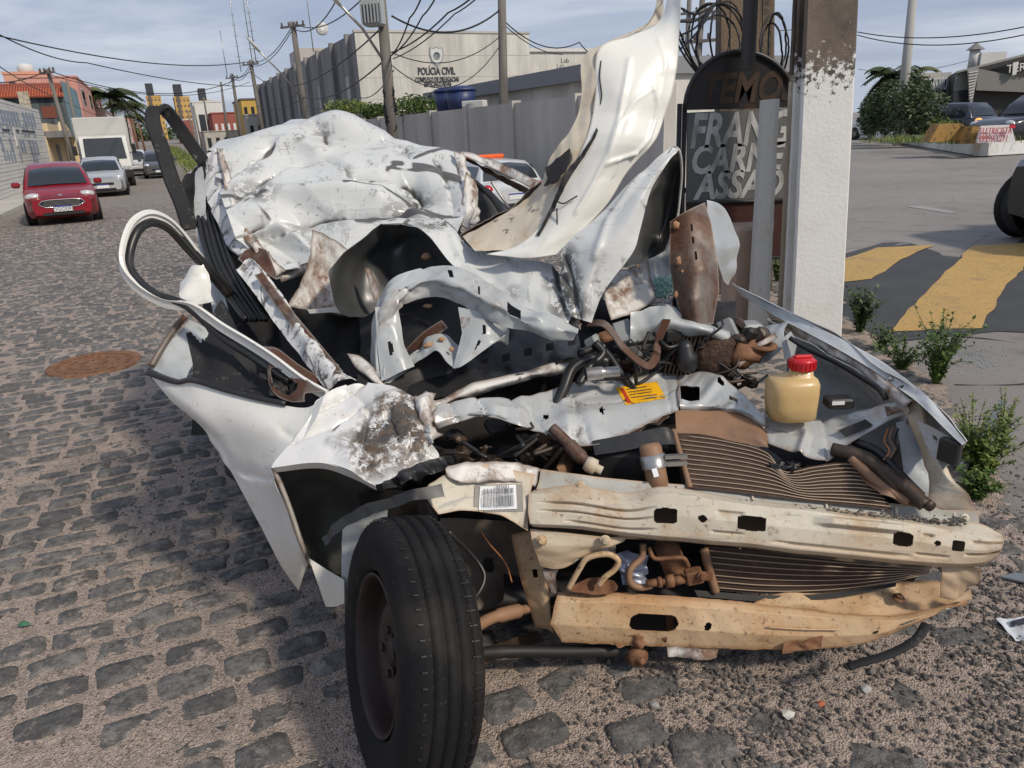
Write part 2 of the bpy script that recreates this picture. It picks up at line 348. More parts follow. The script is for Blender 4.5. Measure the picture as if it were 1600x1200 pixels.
m_grey = M('pale_grey_inner_panel', (.44, .46, .46), .36, 0, [('noise', 6, .4, .7, (.31, .32, .32), .7), ('rough', 5, .57, .68, (.27, .22, .17), .6), ('rough', 16, .61, .68, (.20, .115, .065), .7, None, .8), ('rough', 55, .63, .68, (.07, .06, .055), .7), ('attr:crease', 0, .4, 1, (.15, .13, .11), .6)], coat=.15)
m_silver = M('scratched_silver_support', (.50, .51, .50), .36, .2, [('noise', 3, .45, .65, (.38, .38, .37), .7), ('rough', 9, .60, .68, (.09, .075, .065), .8, None, .8), ('rough', 40, .60, .66, (.05, .042, .036), .7), ('rough', 5, .57, .66, (.33, .22, .13), .6), ('attr:edge', 0, .012, 0, (.20, .11, .06), .6)])
m_rusty = M('rust_stained_panel', (.17, .15, .13), .42, .15, [('rough', 6, .34, .52, (.085, .032, .014), .97, (1, 1, .5), .55), ('rough', 14, .60, .7, (.14, .055, .025), .7), ('attr:edge', 0, .006, 0, (.34, .31, .27), .6)])
m_beam = M('dusty_bumper_beam_paint', (.56, .515, .42), .55, 0, [('noise', 5, .42, .64, (.48, .40, .29), .8), ('rough', 5, .52, .64, (.42, .27, .15), .75), ('rough', 60, .58, .65, (.16, .105, .065), .75), ('rough', 5, .585, .605, (.30, .29, .28), .6, (.6, 1, 9)), ('rough', 18, .60, .66, (.22, .14, .085), .6), ('z', 1, .47, .40, (.50, .33, .18), .6), ('attr:edge', 0, .010, 0, (.36, .20, .10), .6)], bump=[('noise', 160, .0006)])
m_cross = M('orange_dust_crossmember', (.57, .41, .25), .6, 0, [('noise', 5, .42, .64, (.46, .26, .115), .85), ('rough', 12, .57, .66, (.28, .14, .065), .75), ('rough', 80, .57, .64, (.07, .045, .03), .8), ('attr:edge', 0, .014, 0, (.28, .13, .055), .75)], bump=[('noise', 140, .0008)])
m_beige = M('dirt_caked_hood_lip', (.55, .49, .39), .6, 0, [('rough', 7, .50, .64, (.50, .33, .17), .7), ('rough', 22, .60, .65, (.07, .05, .038), .9), ('attr:crease', 0, .3, .9, (.05, .04, .035), .8)], bump=[('noise', 70, .0015)])
m_black = M('black_plastic', (.018, .018, .019), .42, 0, [('noise', 6, .5, .75, (.05, .046, .042), .7)])
m_void = M('near_black_fill', (.012, .011, .011), .6, 0, [('noise', 14, .5, .75, (.04, .028, .02), .8)])  # near-black; darkness of the interior and deep gaps is put into the colour
m_rubber = M('black_rubber_seal', (.016, .016, .016), .38, 0, [('noise', 12, .55, .7, (.05, .048, .045), .6)])
m_tyre = M('worn_tyre_rubber', (.009, .009, .010), .75, 0, [('noise', 9, .5, .75, (.028, .026, .024), .8), ('rough', 60, .62, .70, (.12, .105, .09), .6), ('noise', 3, .52, .7, (.05, .038, .028), .5), ('rough', 140, .66, .70, (.35, .33, .3), .6)], bump=[('noise', 90, .0012)], spec=.2)
m_rim = M('rusted_steel_rim', (.024, .013, .011), .55, .2, [('noise', 12, .45, .7, (.045, .024, .018), .8), ('rough', 30, .64, .7, (.02, .015, .013), .8)])
m_rustmetal = M('brown_rust', (.17, .075, .036), .75, .1, [('rough', 16, .45, .65, (.30, .16, .08), .8), ('rough', 50, .58, .66, (.04, .022, .015), .8)], bump=[('noise', 120, .0015)])
m_duct = M('brown_dusty_duct', (.28, .155, .085), .6, 0, [('noise', 8, .4, .7, (.17, .10, .065), .8), ('rough', 60, .62, .68, (.06, .035, .025), .7)])
m_fin = M('brown_radiator_core', (.055, .032, .022), .85, 0, [('noise', 30, .5, .7, (.10, .06, .04), .7)], bump=[('noise', 300, .002)])
m_finline = M('pale_fin_edge', (.40, .30, .21), .55, .2)
m_dark_trim = M('charcoal_door_trim', (.020, .020, .022), .7, 0, [('rough', 20, .58, .66, (.18, .17, .16), .55), ('noise', 4, .5, .7, (.035, .034, .032), .6)], spec=.25)
m_foam = M('orange_sealant_foam', (.40, .24, .14), .8, 0, [('noise', 40, .45, .65, (.32, .14, .06), .8)], bump=[('noise', 80, .004)])
m_steel = M('bare_steel', (.42, .41, .39), .35, .8, [('noise', 10, .5, .7, (.20, .13, .09), .7)])
m_tank = M('yellowed_plastic_tank', (.60, .42, .19), .38, 0, [('noise', 9, .45, .7, (.50, .31, .11), .7), ('z', 1, .672, .664, (.52, .31, .09), .75), ('rough', 16, .58, .66, (.36, .22, .09), .6), ('rough', 40, .66, .72, (.15, .08, .03), .6)], sss=.5, coat=.2)
m_red = M('red_plastic_cap', (.55, .012, .018), .35, 0, coat=.2)
m_gwhite = M('white_paper', (.72, .73, .74), .6)
m_ink = M('black_ink', (.03, .03, .04), .6)
m_yel = M('yellow_sticker', (.85, .44, .01), .5, 0, [('rough', 26, .56, .62, (.13, .075, .02), .85), ('rough', 9, .68, .74, (.5, .09, .02), .8)])
m_copper = M('copper_wire', (.5, .22, .09), .4, .6)
m_glassbits = M('crumbled_green_glass', (.25, .55, .47), .15, 0, [('noise', 60, .45, .6, (.65, .85, .78), .7)])
# ================================================================== the ground
SAND = (.53, .42, .345)
m_asphalt = M('grey_asphalt', (.235, .215, .198), .85, 0, [('rough', .9, .56, .66, (.13, .122, .115), .6), ('voro', .45, .010, .0, (.07, .066, .062), .7), ('noise', .35, .4, .65, (.29, .265, .24), .8), ('rough', 2.2, .55, .7, (.075, .07, .067), .6), ('cell', 140, .25, .12, (.24, .225, .205), .5), ('rough', 160, .55, .7, (.04, .04, .04), .5)], bump=[('noise', 220, .004)])
m_newasph = M('dark_fresh_asphalt', (.050, .052, .056), .8, 0, [('noise', 1.5, .45, .7, (.085, .083, .082), .7), ('cell', 120, .22, .10, (.30, .29, .27), .5)], bump=[('noise', 240, .005)])
m_stripe = M('worn_yellow_road_paint', (.50, .315, .10), .8, 0, [('noise', 3, .42, .7, (.42, .27, .10), .7), ('rough', 3, .56, .68, (.26, .20, .12), .6), ('rough', 30, .54, .64, (.12, .10, .07), .7), ('cell', 150, .2, .1, (.6, .45, .2), .4)], bump=[('noise', 220, .003)])
m_sand = M('pinkish_sand_and_grit', SAND, .95, 0, [('noise', 1.4, .40, .68, (.40, .32, .265), .75), ('rough', 26, .46, .60, (.33, .265, .22), .8), ('rough', 75, .55, .62, (.10, .09, .082), .7), ('cell', 170, .30, .14, (.10, .09, .082), .7), ('rough', 240, .5, .68, (.10, .08, .07), .6)], bump=[('noise', 60, .012), ('cell', 170, .006)])
m_sett = M('dark_granite_sett', (.105, .100, .096), .82, 0, [('attr:rnd', 0, 0, 1, (.205, .194, .18), .85), ('noise', 16, .5, .68, (.33, .305, .275), .6), ('rough', 30, .47, .58, (.06, .057, .055), .75), ('rough', 7, .56, .66, SAND, .8), ('cell', 260, .2, .08, (.30, .28, .25), .35)], bump=[('noise', 45, .014), ('noise', 200, .004)])
m_farcob = M('far_cobbled_surface', (.20, .185, .17), .9, 0, [('voro', 5.5, .10, .02, (.34, .275, .215), .8), ('noise', .5, .42, .66, (.25, .20, .155), .6), ('noise', 12, .5, .7, (.075, .07, .066), .7)], bump=[('voro', 5.5, .03)])
m_gravel = M('dark_loose_gravel', (.10, .090, .082), .85, 0, [('attr:rnd', 0, .2, 1, (.23, .195, .165), .8), ('noise', 90, .5, .7, (.05, .046, .044), .6)], bump=[('noise', 160, .003)])
m_earth = M('dry_earth', (.20, .145, .10), .95, 0, [('noise', .3, .4, .6, (.14, .12, .09), .7)])
# boundary of the cobbled street against the asphalt avenue
BND = [GP(1750, 1000), GP(1600, 822), GP(1540, 690), GP(1480, 610), GP(1400, 552), GP(1335, 508), V((3.0, 7.5, 0)), V((5.6, 12, 0)), V((9, 18, 0)), V((9, 22, 0))]
def xb(y):
    if y <= BND[0].y: return BND[0].x
    for a, b in zip(BND, BND[1:]):
        if a.y <= y <= b.y: return a.x+(b.x-a.x)*(y-a.y)/max(1e-6, b.y-a.y)
    return BND[-1].x
def in_street(x, y, j=0.0):
    q = x*SA.x+y*SA.y
    return x < xb(y)+j and -4.4 < q < 9.0
def gridsheet(xs, ys, zf, pred=None):
    mb = MB(); nx = len(xs); mb.v = [V((x, y, zf(x, y))) for y in ys for x in xs]
    for j in range(len(ys)-1):
        for i in range(nx-1):
            if pred is None or pred((xs[i]+xs[i+1])/2, (ys[j]+ys[j+1])/2): mb.f.append((j*nx+i, j*nx+i+1, j*nx+nx+i+1, j*nx+nx+i))
    used = sorted({k for f in mb.f for k in f}); mp = {k: n_ for n_, k in enumerate(used)}
    mb.v = [mb.v[k] for k in used]; mb.f = [tuple(mp[k] for k in f) for f in mb.f]; mb.m = [0]*len(mb.f); mb.sm = [True]*len(mb.f); return mb
def frange(a, b, s): n_ = int(round((b-a)/s)); return [a+(b-a)*i/n_ for i in range(n_+1)]
geo = lambda a, b, s0, k: (lambda L_: L_)([a + (b-a)*((math.exp(k*t/s0)-1)/(math.exp(k)-1)) for t in range(s0+1)])
ys = [-30, -10, -4] + geo(-2, 1500, 90, 6.6); xs_r = geo(0, 1500, 60, 6.6); xs = [-x for x in reversed(xs_r[1:])] + xs_r
gridsheet(xs, ys, lambda x, y: gz(x, y)-.03).build('ground', m_asphalt, kind='structure')
def sandz(x, y):
    p = V((x, y, 0)); a = noise.noise(p*2.3)*.006+noise.noise(p*9)*.006+noise.noise(p*31)*.004+abs(noise.noise(p*70))*.003
    return gz(x, y)+.004+a*sstep(6, 3, y)
street = gridsheet(frange(-2.7, 3.2, .0165), frange(.5, 4.2, .0165), sandz, lambda x, y: in_street(x, y, .10*noise.noise(V((x*3, y*3, 5)))+.05*noise.noise(V((x*14, y*14, 2))))).build('cobbled_street', m_sand, kind='structure')
gridsheet(frange(-34, 12, .25), frange(4.2, 26, .25), sandz, lambda x, y: in_street(x, y)).build('street_sand', m_sand, kind='structure')
mb_side = gridsheet(frange(-12, -2.7, .25), frange(-.5, 4.2, .25), sandz, lambda x, y: True); mb_side.build('street_sand_beside', m_sand, kind='structure')
farst = MB()
for i in range(40):
    p0, p1 = 23+i*4.5, 23+(i+1)*4.5
    vs = [S(p, q) for p in (p0, p1) for q in (-4.4, 0, 4, 9.0)]
    for v_ in vs: v_.z = gz(v_.x, v_.y)+.012
    farst.add(vs, [(0, 1, 5, 4), (1, 2, 6, 5), (2, 3, 7, 6)])
farst.build('far_street_paving', m_farcob, kind='structure')
# setts, laid in rows across the street
def sett_geo(c, l, wd, ang, h, n=10, rg=random):
    u = V((math.cos(ang), math.sin(ang), 0)); w_ = V((-u.y, u.x, 0)); tx, ty = rg.uniform(-.05, .05), rg.uniform(-.06, .06); pts = []
    for k in range(n):
        a = 2*math.pi*(k+.5)/n; cx_, sy_ = math.cos(a), math.sin(a); e_ = .30
        pts.append((math.copysign(abs(cx_)**e_, cx_)*l/2*rg.uniform(.91, 1.05), math.copysign(abs(sy_)**e_, sy_)*wd/2*rg.uniform(.90, 1.06)))
    vs = []
    for sc_, dz in ((1.04, -.06), (1.0, -.012), (.90, -.002)):
        for x, y in pts: vs.append(V(c)+u*x*sc_+w_*y*sc_+V((0, 0, h+dz+tx*x+ty*y+(rg.uniform(-.003, .002) if dz > -.05 else 0))))
    for sc_ in (.5,):
        for x, y in pts: vs.append(V(c)+u*x*sc_+w_*y*sc_+V((0, 0, h+tx*x*sc_+ty*y*sc_+rg.uniform(-.002, .004))))
    fs = [(r_*n+k, r_*n+(k+1) % n, r_*n+n+(k+1) % n, r_*n+n+k) for r_ in range(3) for k in range(n)] + [tuple(range(3*n, 4*n))]
    return vs, fs
setts = []; rg = random.Random(3); ang0 = math.atan2(SA.y, SA.x)
p = -1.0
while p < 27:
    wd = rg.uniform(.098, .124); q = -4.3+rg.uniform(0, .2); drift = noise.noise(V((p*.6, 3, 1)))*.03
    while q < 8.8:
        l = rg.uniform(.135, .20); c = S(p+drift+noise.noise(V((p*.4, q*.5, 7)))*.10, q+l/2)
        if in_street(c.x, c.y, -.06):
            px, py, dd = proj((c.x, c.y, gz(c.x, c.y)))
            if -90 < px < 1690 and 200 < py < 1330 and dd < 27:
                right = sstep(.15, .9, c.x)*sstep(2.4, 1.6, c.y)
                if rg.random() > .05+.30*right:
                    setts.append((dd, c, l*rg.uniform(.9, 1.02), (wd-.012)*rg.uniform(.9, 1.05), ang0+rg.gauss(0, .05+.25*right)+right*-.9, rg.uniform(.004, .016)-.005*right))
        q += l+rg.uniform(.003, .015)
    p += wd+rg.uniform(.001, .010)
setts.sort(key=lambda t: t[0]); stuff = MB(); n_ind = 0
for dd, c, l, wd, an, h in setts:
    px, py, _ = proj((c.x, c.y, 0)); base = V((c.x, c.y, gz(c.x, c.y))); rv = rg.random()
    ind = n_ind < 300 and -40 < px < 1640 and py < 1240
    vs, fs = sett_geo(base, l, wd, an, h, 12 if dd < 5 else 8, rg)
    if ind: MB().add(vs, fs, 0, True, {'rnd': [rv]*len(vs)}).build('cobblestone', m_sett, street); n_ind += 1
    else: stuff.add(vs, fs, 0, True, {'rnd': [rv]*len(vs)})
stuff.build('cobblestone_field', m_sett, street, kind='stuff')
# loose gravel
ICO = [V((0, 0, 1))] + [V((math.cos(a*1.2566+(.628 if z < 0 else 0))*.894, math.sin(a*1.2566+(.628 if z < 0 else 0))*.894, z)) for z in (.447, -.447) for a in range(5)] + [V((0, 0, -1))]
ICF = [(0, 1+k, 1+(k+1) % 5) for k in range(5)] + [(1+k, 6+k, 1+(k+1) % 5) for k in range(5)] + [(1+(k+1) % 5, 6+k, 6+(k+1) % 5) for k in range(5)] + [(11, 6+(k+1) % 5, 6+k) for k in range(5)]
gr = MB(); tries = 0; ng = 0
while ng < 13000 and tries < 160000:
    tries += 1
    x, y = rg.uniform(-2.4, 2.3), rg.uniform(.62, 3.6)
    if not in_street(x, y, .25): continue
    dens = .06 + .94*sstep(-.15, .75, x+.25*noise.noise(V((x*2, y*2, 0))))*sstep(2.6, 1.7, y)*(.35+.65*sstep(-.15, .25, noise.noise(V((x*3.1, y*3.1, 9)))))
    if rg.random() > dens: continue
    s_ = rg.uniform(.003, .0075)*(1+1.0*rg.random()**3*(1 if x > 0 else .2)); ro = Matrix.Rotation(rg.uniform(0, 6.28), 3, V((rg.gauss(0, 1), rg.gauss(0, 1), rg.gauss(0, 1))).normalized())
    sx, sy = rg.uniform(.7, 1.4), rg.uniform(.5, 1)
    vs = [V((x, y, sandz(x, y)+s_*.35)) + ro @ V((v_.x*sx, v_.y*sy, v_.z*.75))*s_*rg.uniform(.75, 1.2) for v_ in ICO]
    gr.add(vs, ICF, 0, False, {'rnd': [rg.random()]*12}); ng += 1
OCT = [V((1, 0, 0)), V((0, 1, 0)), V((-1, 0, 0)), V((0, -1, 0)), V((0, 0, 1))]; OCF = [(0, 1, 4), (1, 2, 4), (2, 3, 4), (3, 0, 4)]
for k in range(26000):
    y = .62+rg.random()**1.5*3.6; x = rg.uniform(-.85, .75)*(y+.55)
    if not in_street(x, y, .2) or noise.noise(V((x*5, y*5, 3)))+rg.uniform(-.3, .3) < -.05: continue
    s_ = rg.uniform(.0018, .0048); a_ = rg.uniform(0, 6.28); zz_ = sandz(x, y)
    gr.add([V((x+(v_.x*math.cos(a_)-v_.y*math.sin(a_)*.7)*s_*rg.uniform(.7, 1.3), y+(v_.x*math.sin(a_)+v_.y*math.cos(a_)*.7)*s_, zz_+v_.z*s_*.8-.0005)) for v_ in OCT], OCF, 0, False, {'rnd': [rg.random()*.6]*5})
gr.build('loose_gravel', m_gravel, kind='stuff')
# speed hump with yellow paint
def flat(px, dz): 
    r_ = []
    for x, y in px: g = GP(x, y); r_.append(V((g.x, g.y, g.z-.03+dz)))
    return r_
def sheet(name, px, dz, mat, parent=None, sub=14, jit=0.0, **kw):
    pts = flat(px, dz); out_ = []
    for a, b in zip(pts, pts[1:]+pts[:1]):
        for k in range(sub):
            q_ = a.lerp(b, k/sub); nv_ = noise.noise_vector(q_*3.5)*jit; out_.append(q_+V((nv_.x, nv_.y, 0)))
    mb = MB(); mb.add(out_, [tuple(range(len(out_)))]); return mb.build(name, mat, parent, **kw)
hump = sheet('speed_hump', [(1290, 470), (1296, 400), (1380, 376), (1700, 366), (1760, 520), (1560, 512), (1385, 530)], .006, m_newasph, kind='structure')
sheet('yellow_stripe', [(1290, 440), (1290, 412), (1372, 384), (1460, 380), (1408, 402), (1362, 432)], .010, m_stripe, hump, jit=.03)
sheet('yellow_stripe', [(1390, 513), (1438, 462), (1520, 381), (1640, 375), (1575, 440), (1535, 508)], .010, m_stripe, hump, jit=.03)
m_patch = M('dark_asphalt_crack', (.035, .034, .033), .9)
cb = MB()
for k in range(60):
    a0, a1 = 2*math.pi*k/60, 2*math.pi*(k+1)/60; c0 = GP(1490, 553)
    f_ = lambda a, r_: V((c0.x+math.cos(a)*r_*(1+.05*math.sin(3*a)), c0.y+math.sin(a)*r_*.8, gz(c0.x, c0.y)-.026))
    if k % 9 != 4: cb.quad(f_(a0, .62), f_(a1, .62), f_(a1, .635+.012*math.sin(k)), f_(a0, .635+.012*math.sin(k-1)))
cb.build('asphalt_crack', m_patch, None, kind='structure')
sheet('faded_line_mark', [(1415, 320), (1440, 319), (1500, 330), (1480, 330)], .006, M('faded_white_mark', (.3, .29, .27), .8), kind='structure')
# manhole lid
g = GP(148, 572); mh = MB(); mh.lathe([(.30, -.03), (.30, .008), (.285, .012), (.27, .006), (.0, .007)], g+V((0, 0, .016)), n=40, m=0)
for k in range(36):
    for j in range(3):
        a = 2*math.pi*(k+.5*j)/36*(1 if j else 1); r_ = .08+.075*j
        if k % (3-j): continue
        mh.box(g+V((math.cos(a)*r_, math.sin(a)*r_, .025)), (.02, .02, .006))
mh.build('manhole_cover', m_rustmetal, label='round rusty iron manhole cover set in the cobbled street', cat='manhole cover')
# ================================================================== background
def streaky(name, base, streak, dark=.8, sc=1.2):
    return M(name, base, .85, 0, [('noise', sc*1.3, .42, .62, streak, dark, (1, 1, .10)), ('rough', sc*5, .5, .68, streak, .6, (1, 1, .12)), ('noise', .5, .5, .7, streak, .4)])
m_conc = streaky('streaked_concrete', (.50, .475, .435), (.33, .30, .275), .6, .35)
m_concdark = streaky('dark_streaked_render', (.27, .26, .255), (.13, .128, .13), .8, .6)  # dark tone carries the shade on the police side wall, besides its streaks
m_cream = streaky('cream_render_with_streaks', (.62, .60, .545), (.36, .345, .315), .6, .6)
m_dkgreen = M('dark_grey_letter', (.035, .04, .05), .6)
m_win = M('dark_window_glass', (.03, .035, .04), .15, 0, coat=.3)
m_white = M('white_render', (.62, .61, .58), .8, 0, [('noise', .8, .45, .7, (.5, .49, .46), .6)])
m_glass = M('car_glass', (.02, .025, .03), .06, 0, coat=.6)
m_chrome = M('bright_chrome', (.7, .7, .7), .2, .9)
m_lens = M('headlamp_lens', (.55, .56, .55), .12, .2, coat=.6)
m_redlens = M('red_tail_lens', (.45, .02, .015), .2, 0, coat=.5)
m_litlens = M('lit_tail_lamp', (1, .30, .06), .3, emit=1.6)
m_tyre2 = M('car_tyre', (.02, .02, .021), .75)
m_alloy = M('grey_wheel_rim', (.32, .32, .33), .35, .5)
m_cable = M('black_cable', (.012, .012, .013), .5)
m_wood = M('weathered_grey_pole', (.17, .155, .135), .85, 0, [('noise', 3, .45, .65, (.09, .08, .072), .8, (1, 1, .15))])
def pq(P): return P.dot(SD), P.dot(SA)
def sbox(mb, p0, p1, q0, q1, z0, z1, m=0): return mb.prism([S(p0, q0, z0), S(p0, q1, z0), S(p1, q1, z0), S(p1, q0, z0)], (0, 0, z1-z0), m)
def pat(px, q): return onq(px, 222, q).dot(SD)
GL = -.45
def win(parent, p0, p1, q, z0, z1, side, mat=None, fr=None):
    """window on a street-parallel wall (side +1 faces +q, -1 faces -q)"""
    w_ = sbox(MB(), p0, p1, q, q+.03*side, z0, z1).build('window', fr or m_white, parent)
    sbox(MB(), p0+.08, p1-.08, q+.03*side, q+.045*side, z0+.08, z1-.08).build('pane', mat or m_win, w_)
# ---- police building on the right of the street
B0 = onp(553, 50, 47.2); pb, qb = pq(B0); zt = B0.z
q2 = pq(onp(827, 64, 47.2))[1]
pol = thing('police_building', 'long two-storey police building with streaked cream end wall and lettering', 'building', S(70, qb+5, GL))
sbox(MB(), pb, pb+2, qb+.02, q2, GL, zt).build('end_wall', m_cream, pol)
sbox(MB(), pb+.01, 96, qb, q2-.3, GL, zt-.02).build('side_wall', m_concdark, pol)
cop = MB(); sbox(cop, pb-.06, pb+.2, qb-.05, q2+.05, zt, zt+.12); cop.build('coping', m_conc, pol)
for k in range(3): sbox(MB(), pb-.012, pb, qb+.05, q2-.05, zt-1.3-k*1.25, zt-1.27-k*1.25).build('wall_joint', m_conc, pol)
p = pb+1.2; k = 0
while p < 95:
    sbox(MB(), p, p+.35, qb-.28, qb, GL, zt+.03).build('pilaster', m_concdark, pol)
    if k % 2 == 0:
        win(pol, p+.8, p+2.0, qb, GL+.9, GL+2.4, -1)
        sbox(MB(), p+.7, p+2.1, qb-.02, qb, GL+3.6, GL+5.4).build('shutter', m_conc, pol)
    p += 3.9+p*.014; k += 1
for k in range(11):
    p = pb+.7+k*1.9; o = sbox(MB(), p, p+.75, qb-.55, qb-.05, 2.35, 2.9).build('air_conditioner', m_white, pol); sbox(MB(), p+.12, p+.55, qb-.565, qb-.552, 2.42, 2.83).build('fan_grille', m_concdark, o)
sbox(MB(), pb+24, pb+29, qb+1.0, qb+5, zt-.1, zt+1.6).build('roof_tank_room', m_conc, pol)
def on_end(px, py): return onp(px, py, pb-.03)
a, b = on_end(653, 113), on_end(711, 110); text('lettering', 'POLÍCIA CIVIL', .6, (a+b)/2, SA, V((0, 0, 1)), m_dkgreen, pol, .02, bold=.012, width=(b-a).length)
a, b = on_end(649, 125), on_end(717, 124); text('lettering', 'COMPLEXO DE DELEGACIAS', .40, (a+b)/2, SA, V((0, 0, 1)), m_dkgreen, pol, .02, bold=.006, width=(b-a).length)
a, b = on_end(663, 132), on_end(705, 131); text('lettering', 'ESPECIALIZADAS', .40, (a+b)/2, SA, V((0, 0, 1)), m_dkgreen, pol, .02, bold=.006, width=(b-a).length)
m_cgrey = M('grey_crest_paint', (.27, .30, .32), .6); c = on_end(682, 87); cr_ = MB(); sh = [(-.42, .5), (-.2, .42), (0, .55), (.2, .42), (.42, .5), (.47, .1), (.36, -.3), (0, -.62), (-.36, -.3), (-.47, .1)]
cr_.prism([c+SA*x+V((0, 0, y)) for x, y in sh], SD*-.03); crest = cr_.build('crest', m_cgrey, pol)
c2 = MB(); c2.prism([c+SA*x*.84+V((0, 0, y*.84))-SD*.032 for x, y in sh], SD*-.01); c2.build('crest_field', m_white, crest)
c3 = MB(); c3.lathe([(.24, 0), (.24, .02), (.17, .02), (.17, .0)], c-SD*.045, -SD, 20); c3.box(c-SD*.05, (.16, .02, .16), Matrix.Rotation(.8, 3, 'Y')); c3.build('crest_ring', m_cgrey, crest)
# roof masts and dish
for px, h, p_ in ((371, 8.5, 75), (391, 9.5, 70), (489, 5.5, 58), (397, 6.5, 66), (348, 4.0, 80)):
    b_ = onp(px, 75, p_); mb = MB(); base = V((b_.x, b_.y, zt)); mb.tube([base, base+V((0, 0, h))], .035, 6)
    if px in (371, 391, 397):
        for k in range(10): mb.box(base+V((0, 0, h*.1*(k+.5))), (.5-.03*k, .03, .03))
    mb.build('antenna_mast', m_steel, label={371: 'tall thin lattice antenna mast on the police building roof', 391: 'tallest lattice antenna mast behind the roof dish', 489: 'slim bare antenna rod on the police building roof', 397: 'antenna mast carrying the round white dish', 348: 'short thin antenna on the far roof end'}[px], cat='antenna')
d_ = onp(503, 45, 66); mb = MB(); mb.lathe([(.0, .1), (.3, .07), (.5, 0), (.5, .02), (.0, .12)], d_, (d_-EYE)*-1, 20); mb.build('dish_antenna', m_white, label='round white dish antenna above the police building roof', cat='antenna')
# ---- perimeter wall, parallel with the street
qw = 9.0; ztw = onq(900, 150, qw).z; p_near = pat(1035, qw); p_far = pat(480, qw)
pw = thing('perimeter_wall', 'long streaked grey concrete wall in front of the police building', 'wall', S(20, qw, GL))
p = p_near; k = 0
while p < p_far:
    e_ = min(p+3.4, p_far); sbox(MB(), p+.06, e_-.06, qw, qw+.15, GL-.3, ztw+.05*noise.noise(V((k, 1, 2)))).build('wall_panel', m_conc, pw)
    sbox(MB(), p-.13, p+.13, qw-.07, qw+.2, GL-.3, ztw+.06).build('wall_post', m_conc, pw); p = e_; k += 1
a = onq(910, 92, qw+3); z1 = onq(905, 103, qw+3).z; zb_ = onq(905, 128, qw+3).z
ann = thing('annex_building', 'low annex with wide grey fascia roof behind the concrete wall', 'building', S(22, qw+6, GL))
sbox(MB(), pat(985, qw+3), pat(682, qw+3), qw+3, qw+9, GL, zb_).build('wall', m_cream, ann); sbox(MB(), pat(990, qw+3), pat(678, qw+3)+.2, qw+2.7, qw+9.2, zb_, z1).build('roof_fascia', M('grey_fascia', (.22, .225, .235), .7), ann)
lb_ = onp(827, 85, 60); zc = lb_.z; qa = pq(lb_)[1]; far = thing('low_cream_building', 'plain cream flat-roofed block beyond the police building', 'building', S(60, qa+6, GL)); sbox(MB(), 58, 66, qa-1, qa+14, GL, zc).build('wall', m_cream, far); sbox(MB(), 57.8, 66.2, qa-1.1, qa+14.2, zc, zc+.25).build('coping', m_white, far)
text('lettering', 'Lab', .55, onp(866, 95, 57.6)+SA*1.0, SA, V((0, 0, 1)), m_dkgreen, far, .02)
m_blue = M('blue_plastic_tank', (.02, .035, .12), .45, 0, [('noise', 3, .5, .7, (.05, .07, .16), .6)])
for px, lab_ in ((703, 'round dark blue water tank beside the shrubs on the wall'), (722, 'round dark blue water tank next to the air conditioner')):
    c = onq(px, 180, qw+1.2); t = thing('water_tank', lab_, 'water tank', c)
    mb = MB(); mb.lathe([(.42, 0), (.5, .45), (.52, .5), (.5, .55), (.53, .8)], c, (0, 0, 1), 24); mb.build('tank_body', m_blue, t); mb = MB(); mb.lathe([(.56, .8), (.55, .88), (.2, .98), (.0, .99)], c, (0, 0, 1), 24); mb.build('tank_lid', m_blue, t)
c = onq(742, 172, qw+1.0); t = thing('air_conditioner', 'boxy outdoor air conditioner unit on the wall beside the blue tanks', 'air conditioner', c); MB().box(c, (.8, .35, .6), Matrix.Rotation(-.42, 3, 'Z'), 0, .02).build('housing', m_white, t); mb = MB(); mb.lathe([(.22, 0), (.22, .02), (.0, .02)], c+V((-.15, -.2, 0)), V((-.4, -.9, 0)), 20); mb.build('fan_grille', m_concdark, t)
# ---- foliage helper
def leaf_mat(n_, a, b): return M(n_, a, .6, 0, [('attr:rnd', 0, 0, 1, b, .9)])
m_leaf = leaf_mat('mid_green_leaf', (.035, .075, .012), (.12, .17, .03)); m_leafd = leaf_mat('dark_green_leaf', (.03, .052, .018), (.09, .13, .045)); m_leafy = leaf_mat('yellow_green_leaf', (.07, .12, .02), (.22, .24, .05)); m_palm = leaf_mat('palm_frond', (.03, .055, .015), (.12, .13, .04)); m_bark = M('brown_bark', (.10, .075, .05), .9)
def leaves(c, rad, n, size, rg_, lump=.45):
    mb = MB(); c = V(c)
    for k in range(n):
        d = V((rg_.gauss(0, 1), rg_.gauss(0, 1), rg_.gauss(0, 1))).normalized(); r_ = rg_.random()**.4*(1+lump*noise.noise(d*2.3+c*.7))
        p = c+V((d.x*rad[0], d.y*rad[1], d.z*rad[2]))*r_; a = V((rg_.gauss(0, 1), rg_.gauss(0, 1), rg_.gauss(0, .7))).normalized(); b_ = a.cross(V((rg_.gauss(0, 1), rg_.gauss(0, 1), rg_.gauss(0, 1)))).normalized(); s_ = size*rg_.uniform(.6, 1.3); v_ = rg_.random()
        mb.add([p-a*s_, p-b_*s_*.35, p+a*s_, p+b_*s_*.35], [(0, 1, 2, 3)], 0, False, {'rnd': [v_]*4})
    return mb
